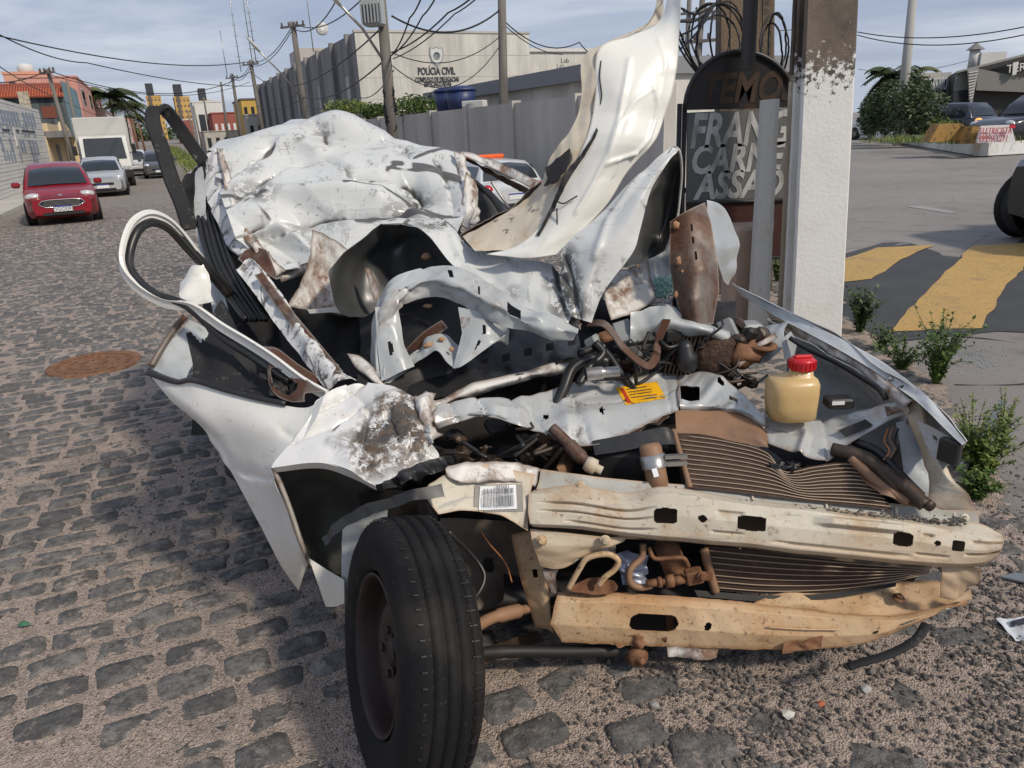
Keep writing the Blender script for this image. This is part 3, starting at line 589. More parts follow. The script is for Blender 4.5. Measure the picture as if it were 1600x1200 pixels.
def bush(name, label, c, rad, n, size, mat, seed, stems=5, group=None, cat='shrub'):
    rg_ = random.Random(seed); t = thing(name, label, cat, (c[0], c[1], c[2]-rad[2]), 0, group); leaves(c, rad, n, size, rg_).build('crown', mat, t)
    mb = MB(); b_ = V((c[0], c[1], c[2]-rad[2]*1.0))
    for k in range(stems): e_ = V(c)+V((rg_.uniform(-.6, .6)*rad[0], rg_.uniform(-.6, .6)*rad[1], rg_.uniform(0, .6)*rad[2])); mb.tube([b_, b_.lerp(e_, .5)+V((rg_.uniform(-.1, .1)*rad[0], 0, 0)), e_], [.02*rad[2]+.006, .015*rad[2]+.004, .005], 5)
    mb.build('trunk', m_bark, t); return t
for k, (px, py, q, rx, rz_, lab_) in enumerate(((650, 167, 9.6, 1.1, .48, 'big rounded green shrub overhanging the concrete wall'), (586, 174, 9.5, .75, .36, 'small clipped green shrub on the wall beside the transformer pole'), (545, 168, 9.8, 1.3, .40, 'low leafy shrub on the wall below the building corner'))):
    bush('wall_shrub', lab_, onq(px, py, q), (rx, rx*.7, rz_), 1500, .09, m_leaf if k != 2 else m_leafy, 40+k)
# ---- left side of the street
ql = -5.6
wl = thing('tiled_shop_wall', 'white boarded shop wall with grey tile pattern beside the red car', 'wall', S(20, ql, GL))
pn, pf = pat(-260, ql), pat(72, ql); zw = onq(30, 163, ql).z
m_board = M('white_boarding', (.66, .64, .60), .7, 0, [('noise', 1.5, .45, .7, (.56, .54, .5), .6)])
nb = 26
for k in range(nb):
    z0, z1_ = GL+(zw-GL)*k/nb, GL+(zw-GL)*(k+1)/nb; sbox(MB(), pn, pf, ql-.2, ql+.012*(k % 2), z0, z1_-.012).build('board', m_board, wl)
m_tile = M('blue_grey_tile', (.26, .30, .37), .5); m_tiled = M('dark_bar_tile', (.05, .05, .065), .5)
rg = random.Random(5)
for py0, py1 in ((172, 193), (190, 208), (214, 235), (233, 250)):
    for px in range(2, 60, 5):
        if rg.random() < .3: continue
        a = onq(px, py0+px*.10, ql+.03); b_ = onq(px+2.2, py1+px*.10, ql+.03); pa, pb2 = sorted((a.dot(SD), b_.dot(SD))); sbox(MB(), pa, pb2, ql+.013, ql+.03, b_.z, a.z).build('tile', m_tile, wl)
for px0, px1 in ((3, 16), (24, 30), (34, 55)):
    a = onq(px0, 200.5+px0*.06, ql+.03); b_ = onq(px1, 204+px1*.06, ql+.03); sbox(MB(), a.dot(SD), b_.dot(SD), ql+.013, ql+.035, b_.z-.02, a.z).build('dark_bar', m_tiled, wl)
sbox(MB(), pat(24, ql), pat(27, ql), ql+.013, ql+.06, onq(22, 228, ql).z, onq(22, 200, ql).z).build('name_plate', m_white, wl)
kb = MB()
for k in range(22): sbox(kb, k*2.2-2, k*2.2+.15, -4.6, -4.4, GL-.3, GL+.14)
kerbL = MB(); sbox(kerbL, -4, 90, -5.6, -4.42, GL-.4, GL+.13); kerbL.build('left_pavement', m_conc, kind='structure')
# planter with ochre slats beside the red car
t = thing('slatted_planter', 'ochre slatted planter edge with dry grass by the kerb', 'planter', S(14.5, -5.0, GL+.13))
for k in range(11): sbox(MB(), 13.4+k*.32, 13.4+k*.32+.2, -5.15, -5.08, GL+.13, GL+.75).build('slat', M('ochre_slat', (.42, .27, .11), .8) if k == 0 else bpy.data.materials['ochre_slat'], t)
def grass(name, pts, n, h, mat, seed, spread=.2):
    rg_ = random.Random(seed); mb = MB()
    for k in range(n):
        a = rg_.choice(pts); p = V(a)+V((rg_.gauss(0, spread), rg_.gauss(0, spread), 0)); an = rg_.uniform(0, 6.28); d = V((math.cos(an), math.sin(an), 0)); hh = h*rg_.uniform(.4, 1.2); w_ = V((-d.y, d.x, 0))*hh*.05; v_ = rg_.random()
        mb.add([p-w_, p+w_, p+d*hh*.25+V((0, 0, hh*.65))+w_*.7, p+d*hh*.25+V((0, 0, hh*.65))-w_*.7, p+d*hh*.6+V((0, 0, hh))], [(0, 1, 2, 3), (3, 2, 4)], 0, False, {'rnd': [v_]*5})
    return mb.build(name, mat, kind='stuff')
m_dry = leaf_mat('dry_grass', (.16, .13, .045), (.30, .25, .10))
grass('kerb_grass', [S(13+k*.4, -4.9, GL+.13) for k in range(12)], 700, .35, m_dry, 4)
# cream shop with gable and awning
def pa_(px): return pat(px, ql)
sh_ = thing('cream_shop', 'low cream shop with pointed gable and dark awning beyond the tiled wall', 'building', S(pat(95, ql), ql, GL))
m_shop = M('cream_shop_paint', (.62, .47, .28), .8); p0, p1 = pat(74, ql), pat(126, ql); za = onq(95, 214, ql).z; zg = onq(80, 195, ql).z
sbox(MB(), p0+.05, p1, ql-4, ql, GL, za).build('wall', m_shop, sh_); sbox(MB(), p0, p1, ql, ql+1.3, za-.1, za+.25).build('awning', m_concdark, sh_)
for k in range(4): t0 = p0+(p1-p0)*(k+.5)/4; sbox(MB(), t0, t0+.45, ql+1.0, ql+1.25, GL, za-.1).build('column', m_shop, sh_); sbox(MB(), t0+.9, t0+2.6, ql, ql+.03, GL+.2, za-.5).build('shop_door', m_win if k % 2 else m_concdark, sh_)
g0, g1 = p0+(p1-p0)*.25, p0+(p1-p0)*.62; mb = MB(); mb.prism([S(g0, ql+.25, za+.25), S(g1, ql+.25, za+.25), S((g0+g1)/2-.5, ql+.25, onq(84, 188, ql).z)], SA*-.3); mb.build('gable', m_shop, sh_)
sbox(MB(), p0, g0, ql-.1, ql+.2, za+.25, zg).build('parapet', m_shop, sh_); sbox(MB(), g1, p1-1, ql-.1, ql+.2, za+.25, zg-.3).build('parapet', m_shop, sh_)
# dark house with orange tiled roof, teal flank
qt = -7.4; pt = pat(117, qt)
hs = thing('tiled_roof_house', 'weathered teal house with orange clay tile roof behind the cream shop', 'building', S(pt, qt-4, GL))
m_teal = streaky('weathered_teal_paint', (.20, .34, .38), (.10, .14, .15), .6, 1.5); m_grim = streaky('grimy_blue_render', (.10, .12, .13), (.03, .035, .04), .9, 2.0)
z_e = onp(112, 150, pt).z; z_r = onp(118, 128, pt).z; pe = pat(141, qt)
ql2 = onp(0, 150, pt).dot(SA)-4
sbox(MB(), pt+.02, pe, ql2, qt-.02, GL, z_e).build('front_wall', m_grim, hs); sbox(MB(), pt+.03, pe-.01, qt-.02, qt, GL, z_r+.2).build('flank_wall', m_teal, hs)
rf = MB(); rf.prism([S(pt-.5, qt-.05, z_e-.1), S(pt-.5, ql2, z_e-.1), S(pt+3, ql2, z_r), S(pt+3, qt-.05, z_r)], (0, 0, .1)); rfo = rf.build('roof', M('dark_clay_underlay', (.20, .05, .025), .8), hs)
m_clay = M('orange_clay_tile', (.42, .10, .04), .75, 0, [('noise', 2, .45, .65, (.28, .06, .03), .7)])
nrow = 40
for k in range(nrow):
    q = ql2+(qt-ql2)*(k+.5)/nrow; mb = MB(); wq = (qt-ql2)/nrow*.33
    mb.tube([S(pt-.52, q, z_e+.02), S(pt+3, q, z_r+.12)], wq, 6); mb.build('tile_course', m_clay, rfo)
w0 = onp(63, 166, pt-.02); w1 = onp(90, 184, pt-.02); mb = MB(); mb.prism([w0, V((w1.x, w1.y, w0.z)), w1, V((w0.x, w0.y, w1.z))], SD*-.04); mb.build('window', M('red_brick_infill', (.17, .055, .035), .85), hs)
for k, px in enumerate((131, 135)): a = onq(px, 170, qt+.02); sbox(MB(), a.dot(SD), a.dot(SD)+1.0, qt, qt+.03, a.z-1, a.z+.5).build('window', m_concdark, hs)
st_ = thing('stone_clad_wall', 'pale stone clad wall end beside the dark house', 'wall', onp(38, 150, pt-3)); a = onp(26, 143, pt-3); b_ = onp(49, 168, pt-3); mb = MB(); mb.prism([a, V((b_.x, b_.y, a.z)), V((b_.x, b_.y, GL)), V((a.x, a.y, GL))], SD*.4); mb.build('wall', M('pale_rubble', (.45, .40, .31), .85, 0, [('voro', 2.5, .06, .02, (.14, .12, .09), .8)]), st_)
# salmon block far behind
def block(name, label, px0, px1, ytop, p_, mat, depth=6, zb=None, cat='building', wins=(0, 0), wm=None, roof=None):
    a = onp(px0, ytop, p_); b_ = onp(px1, ytop, p_); t = thing(name, label, cat, (*((a+b_)/2).xy, GL)); qa_, qb_ = sorted((a.dot(SA), b_.dot(SA))); z1_ = (a.z+b_.z)/2
    sbox(MB(), p_, p_+depth, qa_, qb_, GL-1, z1_).build('wall', mat, t); sbox(MB(), p_-.1, p_+depth+.1, qa_-.1, qb_+.1, z1_, z1_+(z1_-GL)*.03).build('coping', roof or mat, t)
    nx, nz = wins
    for i in range(nx):
        for j in range(nz):
            wq = (qb_-qa_)/nx; hz = (z1_-GL)/nz; q0 = qa_+wq*(i+.28); zz0 = GL+hz*(j+.35)
            o = sbox(MB(), p_-.04, p_, q0, q0+wq*.44, zz0, zz0+hz*.4).build('window', wm or m_win, t)
    return t, qa_, qb_, z1_
t, qa_, qb_, z1_ = block('salmon_house', 'tall salmon house rising behind the clay tile roof', 4, 74, 116, pt+26, M('salmon_paint', (.60, .32, .22), .8), wins=(3, 3))
c = S(pt+27, qa_+2.5, z1_); mb = MB(); mb.lathe([(.8, 0), (.95, .8), (.75, 1.2), (0, 1.4)], c, (0, 0, 1), 20); mb.build('roof_tank', m_white, label='round pale water tank on the salmon house roof', cat='water tank')
def sblock(name, label, q, px0, px1, ytop, mat, dq=-6, cat='building', n=3, nz=2, wm=None):
    a, b_ = pat(px0, q), pat(px1, q); z1_ = onq(px0, ytop, q).z; t = thing(name, label, cat, S((a+b_)/2, q, GL)); s_ = 1 if dq < 0 else -1; gz0 = gz(*S(a, q).xy)-.6
    p0_, p1_ = sorted((a, b_)); sbox(MB(), p0_, p1_, min(q, q+dq), max(q, q+dq), gz0, z1_).build('wall', mat, t); sbox(MB(), p0_-.1, p1_+.1, min(q, q+dq)-.12, max(q, q+dq)+.12, z1_, z1_+.2).build('coping', mat, t)
    for i in range(n):
        for j in range(nz): u0 = p0_+(p1_-p0_)*(i+.3)/n; hz = (z1_-gz0)/nz; win(t, u0, u0+(p1_-p0_)*.4/n, q, gz0+hz*(j+.4), gz0+hz*(j+.8), s_, wm)
    return t
m_pink = M('faded_pink_paint', (.58, .26, .21), .8, 0, [('noise', 1, .45, .7, (.66, .42, .34), .7)]); m_pale = M('pale_pink_render', (.56, .43, .38), .8)
sblock('pink_house', 'faded pink two-storey house past the teal house', -7.2, 141, 172, 140, m_pink, n=4)
for k, (a, b_, y, mt, lab_) in enumerate(((172, 186, 178, m_pale, 'pale pink low house behind the palm trees'), (187, 198, 186, m_shop, 'small cream house far along the left pavement'), (199, 208, 190, m_white, 'small white house far along the left pavement'), (209, 217, 193, m_pink, 'small pink house far along the left pavement'), (218, 226, 197, m_pale, 'last small pale house before the street end'))):
    sblock('street_house', lab_, -6.2, a, b_, y, mt, n=3, nz=1+(k < 2))
# towers at the end of the street
m_ochre = M('ochre_tower_paint', (.52, .33, .10), .8); m_brown = M('brown_tower_stripe', (.13, .10, .09), .8)
for k, (a, b_, y, lab_) in enumerate(((228, 251, 152, 'ochre apartment tower beside the palm trees, black tank on top'), (272, 296, 153, 'ochre apartment tower standing between two others on the skyline'), (312, 332, 159, 'ochre tower rising behind the white building'))):
    t, qa_, qb_, z1_ = block('apartment_tower', lab_, a, b_, y, 300, m_ochre, 14, wins=(4, 9), wm=m_brown)
    wq = qb_-qa_; sbox(MB(), 299.6, 300, qa_+wq*.16, qa_+wq*.36, GL, z1_+.5).build('stair_strip', m_brown, t); sbox(MB(), 301, 310, qa_+wq*.08, qa_+wq*.6, z1_, z1_+4.6).build('tank_room', m_dkgreen, t)
# right side of the street far away
m_brick = M('red_brown_render', (.30, .09, .065), .8, 0, [('noise', .6, .45, .7, (.20, .06, .05), .7)])
block('white_warehouse', 'plain white building below the third ochre tower', 300, 346, 160, 190, m_white, 12, wins=(2, 1))
block('red_hall', 'wide red brown building with white doors by the far poles', 330, 378, 177, 120, m_brick, 10, wins=(5, 1), wm=m_white)
block('grey_low_house', 'low grey house with dark openings below the red building', 318, 372, 205, 105, m_conc, 8, wins=(4, 1))
block('dark_red_house', 'small dark red house with pale roof at the median end', 276, 300, 188, 210, m_brick, 10, roof=m_white)
block('yellow_house', 'yellow house with wide brown eaves beside the police building', 376, 409, 156, 100, M('yellow_house_paint', (.52, .34, .08), .8), 10, wins=(3, 2), roof=m_brown)
block('grey_gate_house', 'small grey render house in front of the yellow house', 384, 410, 180, 96, m_conc, 3, wins=(2, 1))
# median strip of weeds
md = [S(p, 2.4+noise.noise(V((p*.2, 0, 0)))*.3) for p in [22+k*1.1 for k in range(110)]]
for m_ in md: m_.z = gz(m_.x, m_.y)+.1
kb = MB()
for k in range(24): a, b_ = S(20+k*5.5, 1.7), S(20+k*5.5+5.4, 3.1); sbox(kb, 20+k*5.5, 20+k*5.5+5.4, 1.7, 3.1, gz(a.x, a.y)-.3, gz(a.x, a.y)+.12)
kb.build('median_strip', m_conc, kind='structure')
grass('median_grass', md, 5200, .5, m_leafy, 6, .4)
ft = MB(); rg = random.Random(77)
for k in range(26): q = -60+k*6+rg.uniform(-3, 3); c = S(340+rg.uniform(0, 40), q, 2+rg.uniform(0, 4)); lv = leaves(c, (6, 6, 4.5), 160, 1.3, rg); ft.add(lv.v, lv.f, 0, False, {'rnd': lv.at['rnd']})
ft.build('far_tree_line', m_leafd, kind='stuff')
# ---- palms
def palm(label, c, h, r_, seed):
    rg_ = random.Random(seed); t = thing('palm_tree', label, 'palm tree', c); c = V(c); mb = MB(); top = c+V((rg_.uniform(-.3, .3), 0, h)); mb.tube([c, c.lerp(top, .5)+V((.15, 0, 0)), top], [.2, .15, .13], 8); mb.build('trunk', m_bark, t); cw = MB()
    for k in range(34):
        an = 6.28*k/34+rg_.uniform(-.1, .1); el = rg_.uniform(-.3, 1.2); L_ = r_*rg_.uniform(.8, 1.15); d = V((math.cos(an), math.sin(an), 0)); sd_ = V((-d.y, d.x, 0)); v_ = rg_.random()
        for j in range(14):
            u = (j+1)/14; p = top+d*L_*u*math.cos(el*.6)+V((0, 0, L_*(math.sin(el)*u-.75*u*u))); ln = L_*.28*(1-.6*abs(u-.45))
            for s_ in (-1, 1): e_ = p+sd_*s_*ln+d*ln*.5+V((0, 0, -ln*.5)); wv = d*L_*.05; cw.add([p-wv, p+wv, e_+wv*.3, e_-wv*.3], [(0, 1, 2, 3)], 0, False, {'rnd': [v_]*4})
    cw.build('crown', m_palm, t); return t
a = onq(183, 205, -4.9); palm('tall coconut palm by the pink house', (a.x, a.y, GL), onq(183, 162, -4.9).z-GL, 4.6, 1)
a = onq(200, 208, -4.9); palm('second coconut palm leaning over the parked truck side', (a.x, a.y, GL), onq(200, 176, -4.9).z-GL, 4.6, 2)
a = onq(214, 208, -5.0); palm('smaller coconut palm at the end of the palm row', (a.x, a.y, GL), onq(214, 190, -5.0).z-GL, 4.4, 3)
# ---- poles, transformer, wires
def pole(label, px, pyb, pyt, Y, r_, lean=0, mat=m_wood, name='utility_pole', arms=(), top=None):
    b_ = PY(px, pyb, Y); g_ = gz(b_.x, b_.y); tp_ = PY(px, pyt, Y) if top is None else PY(top[0], top[1], Y); d = (tp_-b_); base = b_-d*((b_.z-g_)/d.z)
    t = thing(name, label, 'pole', base); MB().tube([base-V((0, 0, .3)), tp_], [r_, r_*.72], 10).build('shaft', mat, t)
    for (f, L_, th) in arms: c = base.lerp(tp_, f); mb = MB(); mb.box(c+V((0, -.1, 0)), (L_, .09, .09), Matrix.Rotation(-.42, 3, 'Z')); ar = mb.build('crossarm', mat, t)
    for (f, L_, th) in arms:
        for s_ in (-.45, -.15, .2, .45): mb = MB(); mb.lathe([(.03, 0), (.06, .05), (.04, .08), (.06, .11), (.03, .16)], base.lerp(tp_, f)+V((s_*L_*.9, -.1-s_*L_*.4, .05)), (0, 0, 1), 8); mb.build('insulator', m_brown, t)
    return t, base, tp_
tA, bA, tpA = pole('concrete pole carrying the grey transformer, in front of the police building', 613, 205, -70, 20.5, .17, top=(589, -70), arms=((.97, 1.6, 0),))
pole('plain concrete pole rising from the perimeter wall', 787, 180, -60, 23, .16, top=(783, -60))
tC, bC, tpC = pole('slender pole with street lamp in front of the police side wall', 478, 185, 34, 38, .17, top=(457, 34), arms=((.97, 1.4, 0),))
tD, bD, tpD = pole('pole at the far corner of the police building', 408, 190, 94, 55, .17, top=(391, 94), arms=((.96, 1.4, 0),))
pole('pole in front of the yellow house', 376, 205, 115, 70, .17, top=(362, 115), arms=((.95, 1.4, 0),))
for px, y0, y1, Y, lab_ in ((355, 205, 128, 90, 'thin far pole by the red building'), (328, 210, 152, 115, 'thin far pole before the white building'), (312, 212, 165, 130, 'small far pole near the median'), (303, 214, 172, 150, 'smallest far pole at the median end')): pole(lab_, px, y0, y1, Y, .16, top=(px-10, y1))
pole('leaning wooden pole in front of the teal house', 100, 200, 108, 36, .11, top=(74, 108), arms=((.97, 1.0, 0),))
pole('short pole beside the teal house flank', 118, 195, 126, 40, .10, top=(104, 126))
for px, y0, y1, Y, lab_ in ((212, 215, 185, 80, 'brown timber pole behind the box truck'), (222, 216, 192, 100, 'far brown timber pole on the left pavement')): pole(lab_, px, y0, y1, Y, .14, top=(px-6, y1), mat=M('brown_pole_'+str(px), (.16, .085, .05), .85))
# transformer on the first pole
c = bA.lerp(tpA, .72); c = PY(583, 20, 20.2); tr = thing('transformer', 'ribbed grey pole transformer', 'transformer', c-V((0, 0, .45)))
mb = MB(); mb.box(c, (.50, .42, .62), Matrix.Rotation(-.3, 3, 'Z'), 0, .05); mb.build('tank', M('grey_transformer_paint', (.36, .38, .38), .5), tr)
for k in range(7): mb = MB(); mb.box(c+V((-.24+k*.085, -.24+k*-.025, -.02)), (.03, .12, .48), Matrix.Rotation(-.3, 3, 'Z')); mb.build('cooling_rib', bpy.data.materials['grey_transformer_paint'], tr)
for k in (-1, 0, 1): mb = MB(); mb.lathe([(.03, 0), (.06, .04), (.04, .09), (.06, .13), (.03, .22)], c+V((k*.15, 0, .31)), (0, 0, 1), 10); mb.build('bushing', m_brown, tr)
def lamp(label, root, f, tip, Y):
    a = root; e_ = PY(*tip, Y); t = thing('street_lamp', label, 'street lamp', a); MB().tube([a, a.lerp(e_, .5)+V((0, 0, .15)), e_], .035, 6).build('arm', m_steel, t); d = (e_-a).normalized(); mb = MB(); mb.tube([e_-d*.1, e_+d*.2, e_+d*.75], [.05, .12, .06], 8, flat=.5); mb.build('lamp_head', m_white, t)
lamp('street lamp arm with pale head reaching left over the street', bC.lerp(tpC, .50), 0, (404, 79), 36)
lamp('street lamp arm on the transformer pole with olive bracket', bA.lerp(tpA, .60), 0, (528, 4), 19.5)
WN = [0]
def wire(label, pts, r_=.012, sag=0.0, cat='cable'):
    P = [PY(*p) if not isinstance(p, Vector) else p for p in pts]; Q = []
    for i in range(len(P)-1):
        for k in range(16): u = k/16; Q.append(P[i].lerp(P[i+1], u)-V((0, 0, 4*sag*u*(1-u))))
    Q.append(P[-1]); MB().tube(Q, r_, 5).build('overhead_cable', m_cable, label=label, cat=cat, group='overhead cables above the street')
OC = 'thin dark overhead cable strung across the grey sky above the street'
CL = ['long cable crossing to the pole by the police corner', 'cable dipping across the street behind the clay roof', 'steep cable falling in front of the clay tile roof', 'thick cable from the leaning pole to the transformer pole', 'short cable leaving the leaning wooden pole away from the street', 'thin lower cable between the leaning pole and police corner pole', 'upper line strung along the far poles', 'second line strung along the far poles', 'top line between the transformer pole and lamp pole', 'low cable between the transformer pole and lamp pole']+[OC]*4+['thick cable between the transformer pole and the perimeter wall pole', 'cable leaving the perimeter wall pole past the low cream block', 'thin drop cable from the perimeter wall pole to the annex', 'slack cable between the two poles over the police lettering', 'lowest slack cable between the two poles across the police wall', 'cable running from the transformer pole down the police side wall']+[OC+' beside the lamp post']*2+['thin cable over the shop behind the palms', 'short cable piece between old pole and white pole']
for kw_, (pts, r_, sg) in enumerate((([(-60, 42, 22), (385, 97, 45)], .022, .5), ([(-60, 20, 22), (135, 98, 32), (400, 134, 60)], .022, .3), ([(-40, 75, 26), (60, 140, 36), (180, 190, 70)], .02, .1), ([(74, 110, 36), (392, 112, 55), (600, 40, 20.5)], .022, 1.2), ([(-30, 128, 33), (74, 110, 36)], .022, .2), ([(74, 116, 36), (390, 128, 55)], .016, .9),
        ([(458, 38, 38), (392, 97, 55), (363, 117, 70), (350, 130, 90)], .022, .5), ([(530, -8, 26), (458, 44, 38), (392, 103, 55), (363, 122, 70)], .022, .5), ([(600, -40, 20.5), (458, 36, 38)], .02, .6), ([(605, 90, 20.5), (474, 152, 38), (403, 165, 55)], .022, .4),
        ([(612, 82, 20.5), (700, 20, 17), (790, -60, 14)], .018, .1), ([(612, 86, 20.5), (660, 25, 18), (700, -50, 15)], .018, .1), ([(610, 88, 20.5), (640, 28, 18), (670, -40, 15)], .018, .1), ([(614, 92, 20.5), (710, 22, 17), (800, -66, 14)], .014, .1), ([(612, 25, 20.5), (785, 12, 23)], .026, .5), ([(787, 32, 23), (905, 66, 26), (960, 70, 30)], .018, .4), ([(787, 38, 23), (880, 85, 26)], .014, .2), ([(787, 52, 23), (608, 80, 20.5)], .014, .5), ([(787, 62, 23), (610, 100, 20.5)], .014, .9), ([(615, 110, 20.5), (556, 150, 30), (480, 165, 38)], .016, .3),
        ([(1340, 50, 30), (1700, 18, 22)], .018, .4), ([(1340, 55, 30), (1700, 28, 22)], .018, .5), ([(1340, 108, 60), (1520, 92, 60)], .02, .5), ([(1215, 48, 30), (1250, 46, 30)], .014, 0))):
    wire(CL[kw_], pts, r_, sg)
for k in range(8): c = bA.lerp(tpA, .36+.02*k); mb = MB(); mb.lathe([(.12+.05*random.random(), 0), (.14+.05*random.random(), .03), (.12, .06)], c+V((0, -.1, 0)), V((random.uniform(-.4, .4), 1, random.uniform(-.4, .4))), 12, cap=False); mb.build('cable_coil', m_cable, tA)
# ---- vehicles
def vehicle(name, label, cat, loc, rz, paint, L_=3.9, W_=1.68, H_=1.5, prof=None, hood=.92, belt=.95, gb=(1.15, .45, -1.35, -1.75), clear=.17, wr=.30, wb=2.45, front=None, rear=None, rack=False, detail=True):
    """local frame: +x is the nose, z up"""
    t = thing(name, label, cat, loc, rz); h = W_/2; xs = L_/2; made = []
    def B(mb, nm, mt, par=None):
        o = bpy.data.objects.new(nm, mb.mesh(nm, mt)); COL.objects.link(o); o.parent = par or t; return o
    body = MB(); st_ = [(-xs, .80, .36, belt-.22), (-xs+.05, .90, .24, belt-.10), (-xs+.28, .98, clear+.02, belt-.01), (-.9, 1, clear, belt), (0, 1, clear, belt), (gb[0]-.1, 1, clear, belt-.01), (gb[0]+.15, .99, clear, hood), (xs-.45, .97, clear, hood-.06), (xs-.14, .91, clear+.02, hood-.14), (xs, .78, .27, hood-.25)]
    P = []
    for x, kw, zb, zt_ in st_:
        w_ = h*kw; half = [(w_*.55, zb), (w_*.93, zb+.02), (w_, zb+.14), (w_*1.0, (zb+zt_)/2+.05), (w_*.985, zt_-.10), (w_*.93, zt_-.015), (w_*.5, zt_+.02)]
        P.append([V((x, y, z)) for y, z in half]+[V((x, -y, z)) for y, z in reversed(half)])
    body.grid(P, True); k_ = len(P[0]); n_ = len(body.v); body.f += [tuple(range(k_)), tuple(reversed(range(n_-k_, n_)))]; body.m += [0, 0]; body.sm += [False, False]; B(body, 'body', paint)
    # greenhouse
    x0, x1, x2, x3 = gb; hw0, hw1 = h*.94, h*.74; cab = MB(); ss = [(x0, belt-.02, hw0), (x0*.55+x1*.45, belt+(H_-belt)*.55, hw0*.45+hw1*.55), (x1, H_-.05, hw1), (x1*.6+x2*.4, H_, hw1), (x2, H_-.04, hw1*.98), (x2*.4+x3*.6, belt+(H_-belt)*.5, hw0*.5+hw1*.5), (x3, belt-.02, hw0)]
    P = []
    for x, z, w_ in ss: P.append([V((x, hw0, belt-.03)), V((x, w_, z-.04)), V((x, w_*.9, z)), V((x, 0, z+.02)), V((x, -w_*.9, z)), V((x, -w_, z-.04)), V((x, -hw0, belt-.03))])
    cab.grid(P); B(cab, 'cabin', paint)
    def Q(a, b, c, d, nm, mt, off): 
        n2 = (b-a).cross(d-a).normalized(); mb = MB(); mb.prism([a+n2*off*.2, b+n2*off*.2, c+n2*off*.2, d+n2*off*.2], n2*off); return B(mb, nm, mt)
    def lerp(p, q_, u): return p.lerp(q_, u)
    for nm, ids, dx in (('windscreen', (0, 1, 2), 1), ('rear_window', (6, 5, 4), -1)):
        R0 = []
        for k_, ii in enumerate(ids):
            x, z, w_ = ss[ii]; z += (.05, .02, -.035)[k_]; x += dx*(.005, .02, .03)[k_]; w_ = w_*.86
            R0.append([V((x-dx*.02*abs(u)**2, u*w_, z+.022*(1-abs(u)))) for u in (-1, -.6, -.2, .2, .6, 1)])
        mb = MB(); patch(mb, R0, 12, 12, t=.008); o = B(mb, nm, [m_glass, m_glass])
    for s_ in (1, -1):
        for (u0, u1) in ((x0-.38, (x1+x2)/2+.08), ((x1+x2)/2-.02, x2-.12)):
            def yy(z): return s_*(hw0+(hw1-hw0)*max(0, (z-belt))/(H_-.04-belt)+.012)
            zt_ = H_-.12; f_ = max(0, (u0-x1)); a, b, c, d = V((u0, yy(belt+.03), belt+.03)), V((u1, yy(belt+.03), belt+.03)), V((u1, yy(zt_), zt_)), V((min(u0, x1+.02) if u0 > x1 else u0, yy(zt_), zt_))
            mb = MB(); mb.prism([a, b, c, d], (0, s_*.006, 0)); B(mb, 'side_window', m_glass)
        mb = MB(); mb.box((x0-.28, s_*(h+.10), belt+.06), (.10, .20, .14), None, 0, .035); B(mb, 'mirror', paint)
        for wx in (wb/2, -wb/2):
            mb = MB(); mb.lathe([(wr*1.13, -.02), (wr*1.13, .004), (wr*.9, .006)], V((wx, s_*(h-.005), wr)), (0, s_, 0), 28, cap=True); B(mb, 'wheel_arch', m_void)
            mb = MB(); mb.lathe([(wr*.62, .02), (wr*.75, .035), (wr*.96, .025), (wr, -.01), (wr, -.16), (wr*.9, -.19)], V((wx, s_*(h-.01), wr)), (0, s_, 0), 28, cap=False); wo = B(mb, 'wheel', m_tyre2)
            mb = MB(); mb.lathe([(wr*.66, .022), (wr*.6, .0), (wr*.2, .012), (0, .014)], V((wx, s_*(h-.01), wr)), (0, s_, 0), 20, cap=False)
            for k in range(5): a_ = 6.283*k/5; mb.box(V((wx+math.cos(a_)*wr*.36, s_*(h+.008), wr+math.sin(a_)*wr*.36)), (wr*.5, .02, .05), Matrix.Rotation(-a_, 3, 'Y'))
            B(mb, 'rim', m_alloy, wo)
    if front: front(B, t, xs, h, hood, clear)
    if rear: rear(B, t, xs, h, belt, clear)
    t.rotation_euler = (0, 0, rz); return t
def paint(n_, c): return M(n_, c, .3, .1, coat=.7)
def plate(B, t, x, z, txt, s_=1):
    mb = MB(); mb.box((x, 0, z), (.012, .42, .14)); pl = B(mb, 'licence_plate', m_gwhite, t); mb = MB(); mb.box((x+s_*.0075, 0, z+.055), (.004, .42, .03)); B(mb, 'plate_band', M('plate_blue', (.02, .05, .3), .5), pl)
    if txt: me = text_mesh(txt, .115, .002); me.transform(Matrix.Translation(V((x+s_*.009, 0, z-.018))) @ Matrix.Rotation(math.pi/2*s_, 4, 'Z') @ Matrix.Rotation(math.pi/2, 4, 'X')); me.materials.clear(); me.materials.append(m_ink); o = bpy.data.objects.new('plate_number', me); COL.objects.link(o); o.parent = pl
def lampf(B, t, x, y, z, d, nm='headlamp', mt=None):
    mb = MB(); P = []
    for j in range(7):
        a = math.pi*(j/6-.5); P.append([V((x+math.cos(a)*math.cos(b_)*d[0], y+math.sin(a)*d[1], z+math.cos(a)*math.sin(b_)*d[2])) for b_ in [6.283*i/12 for i in range(12)]])
    mb.grid(P, True); B(mb, nm, mt or m_lens, t)
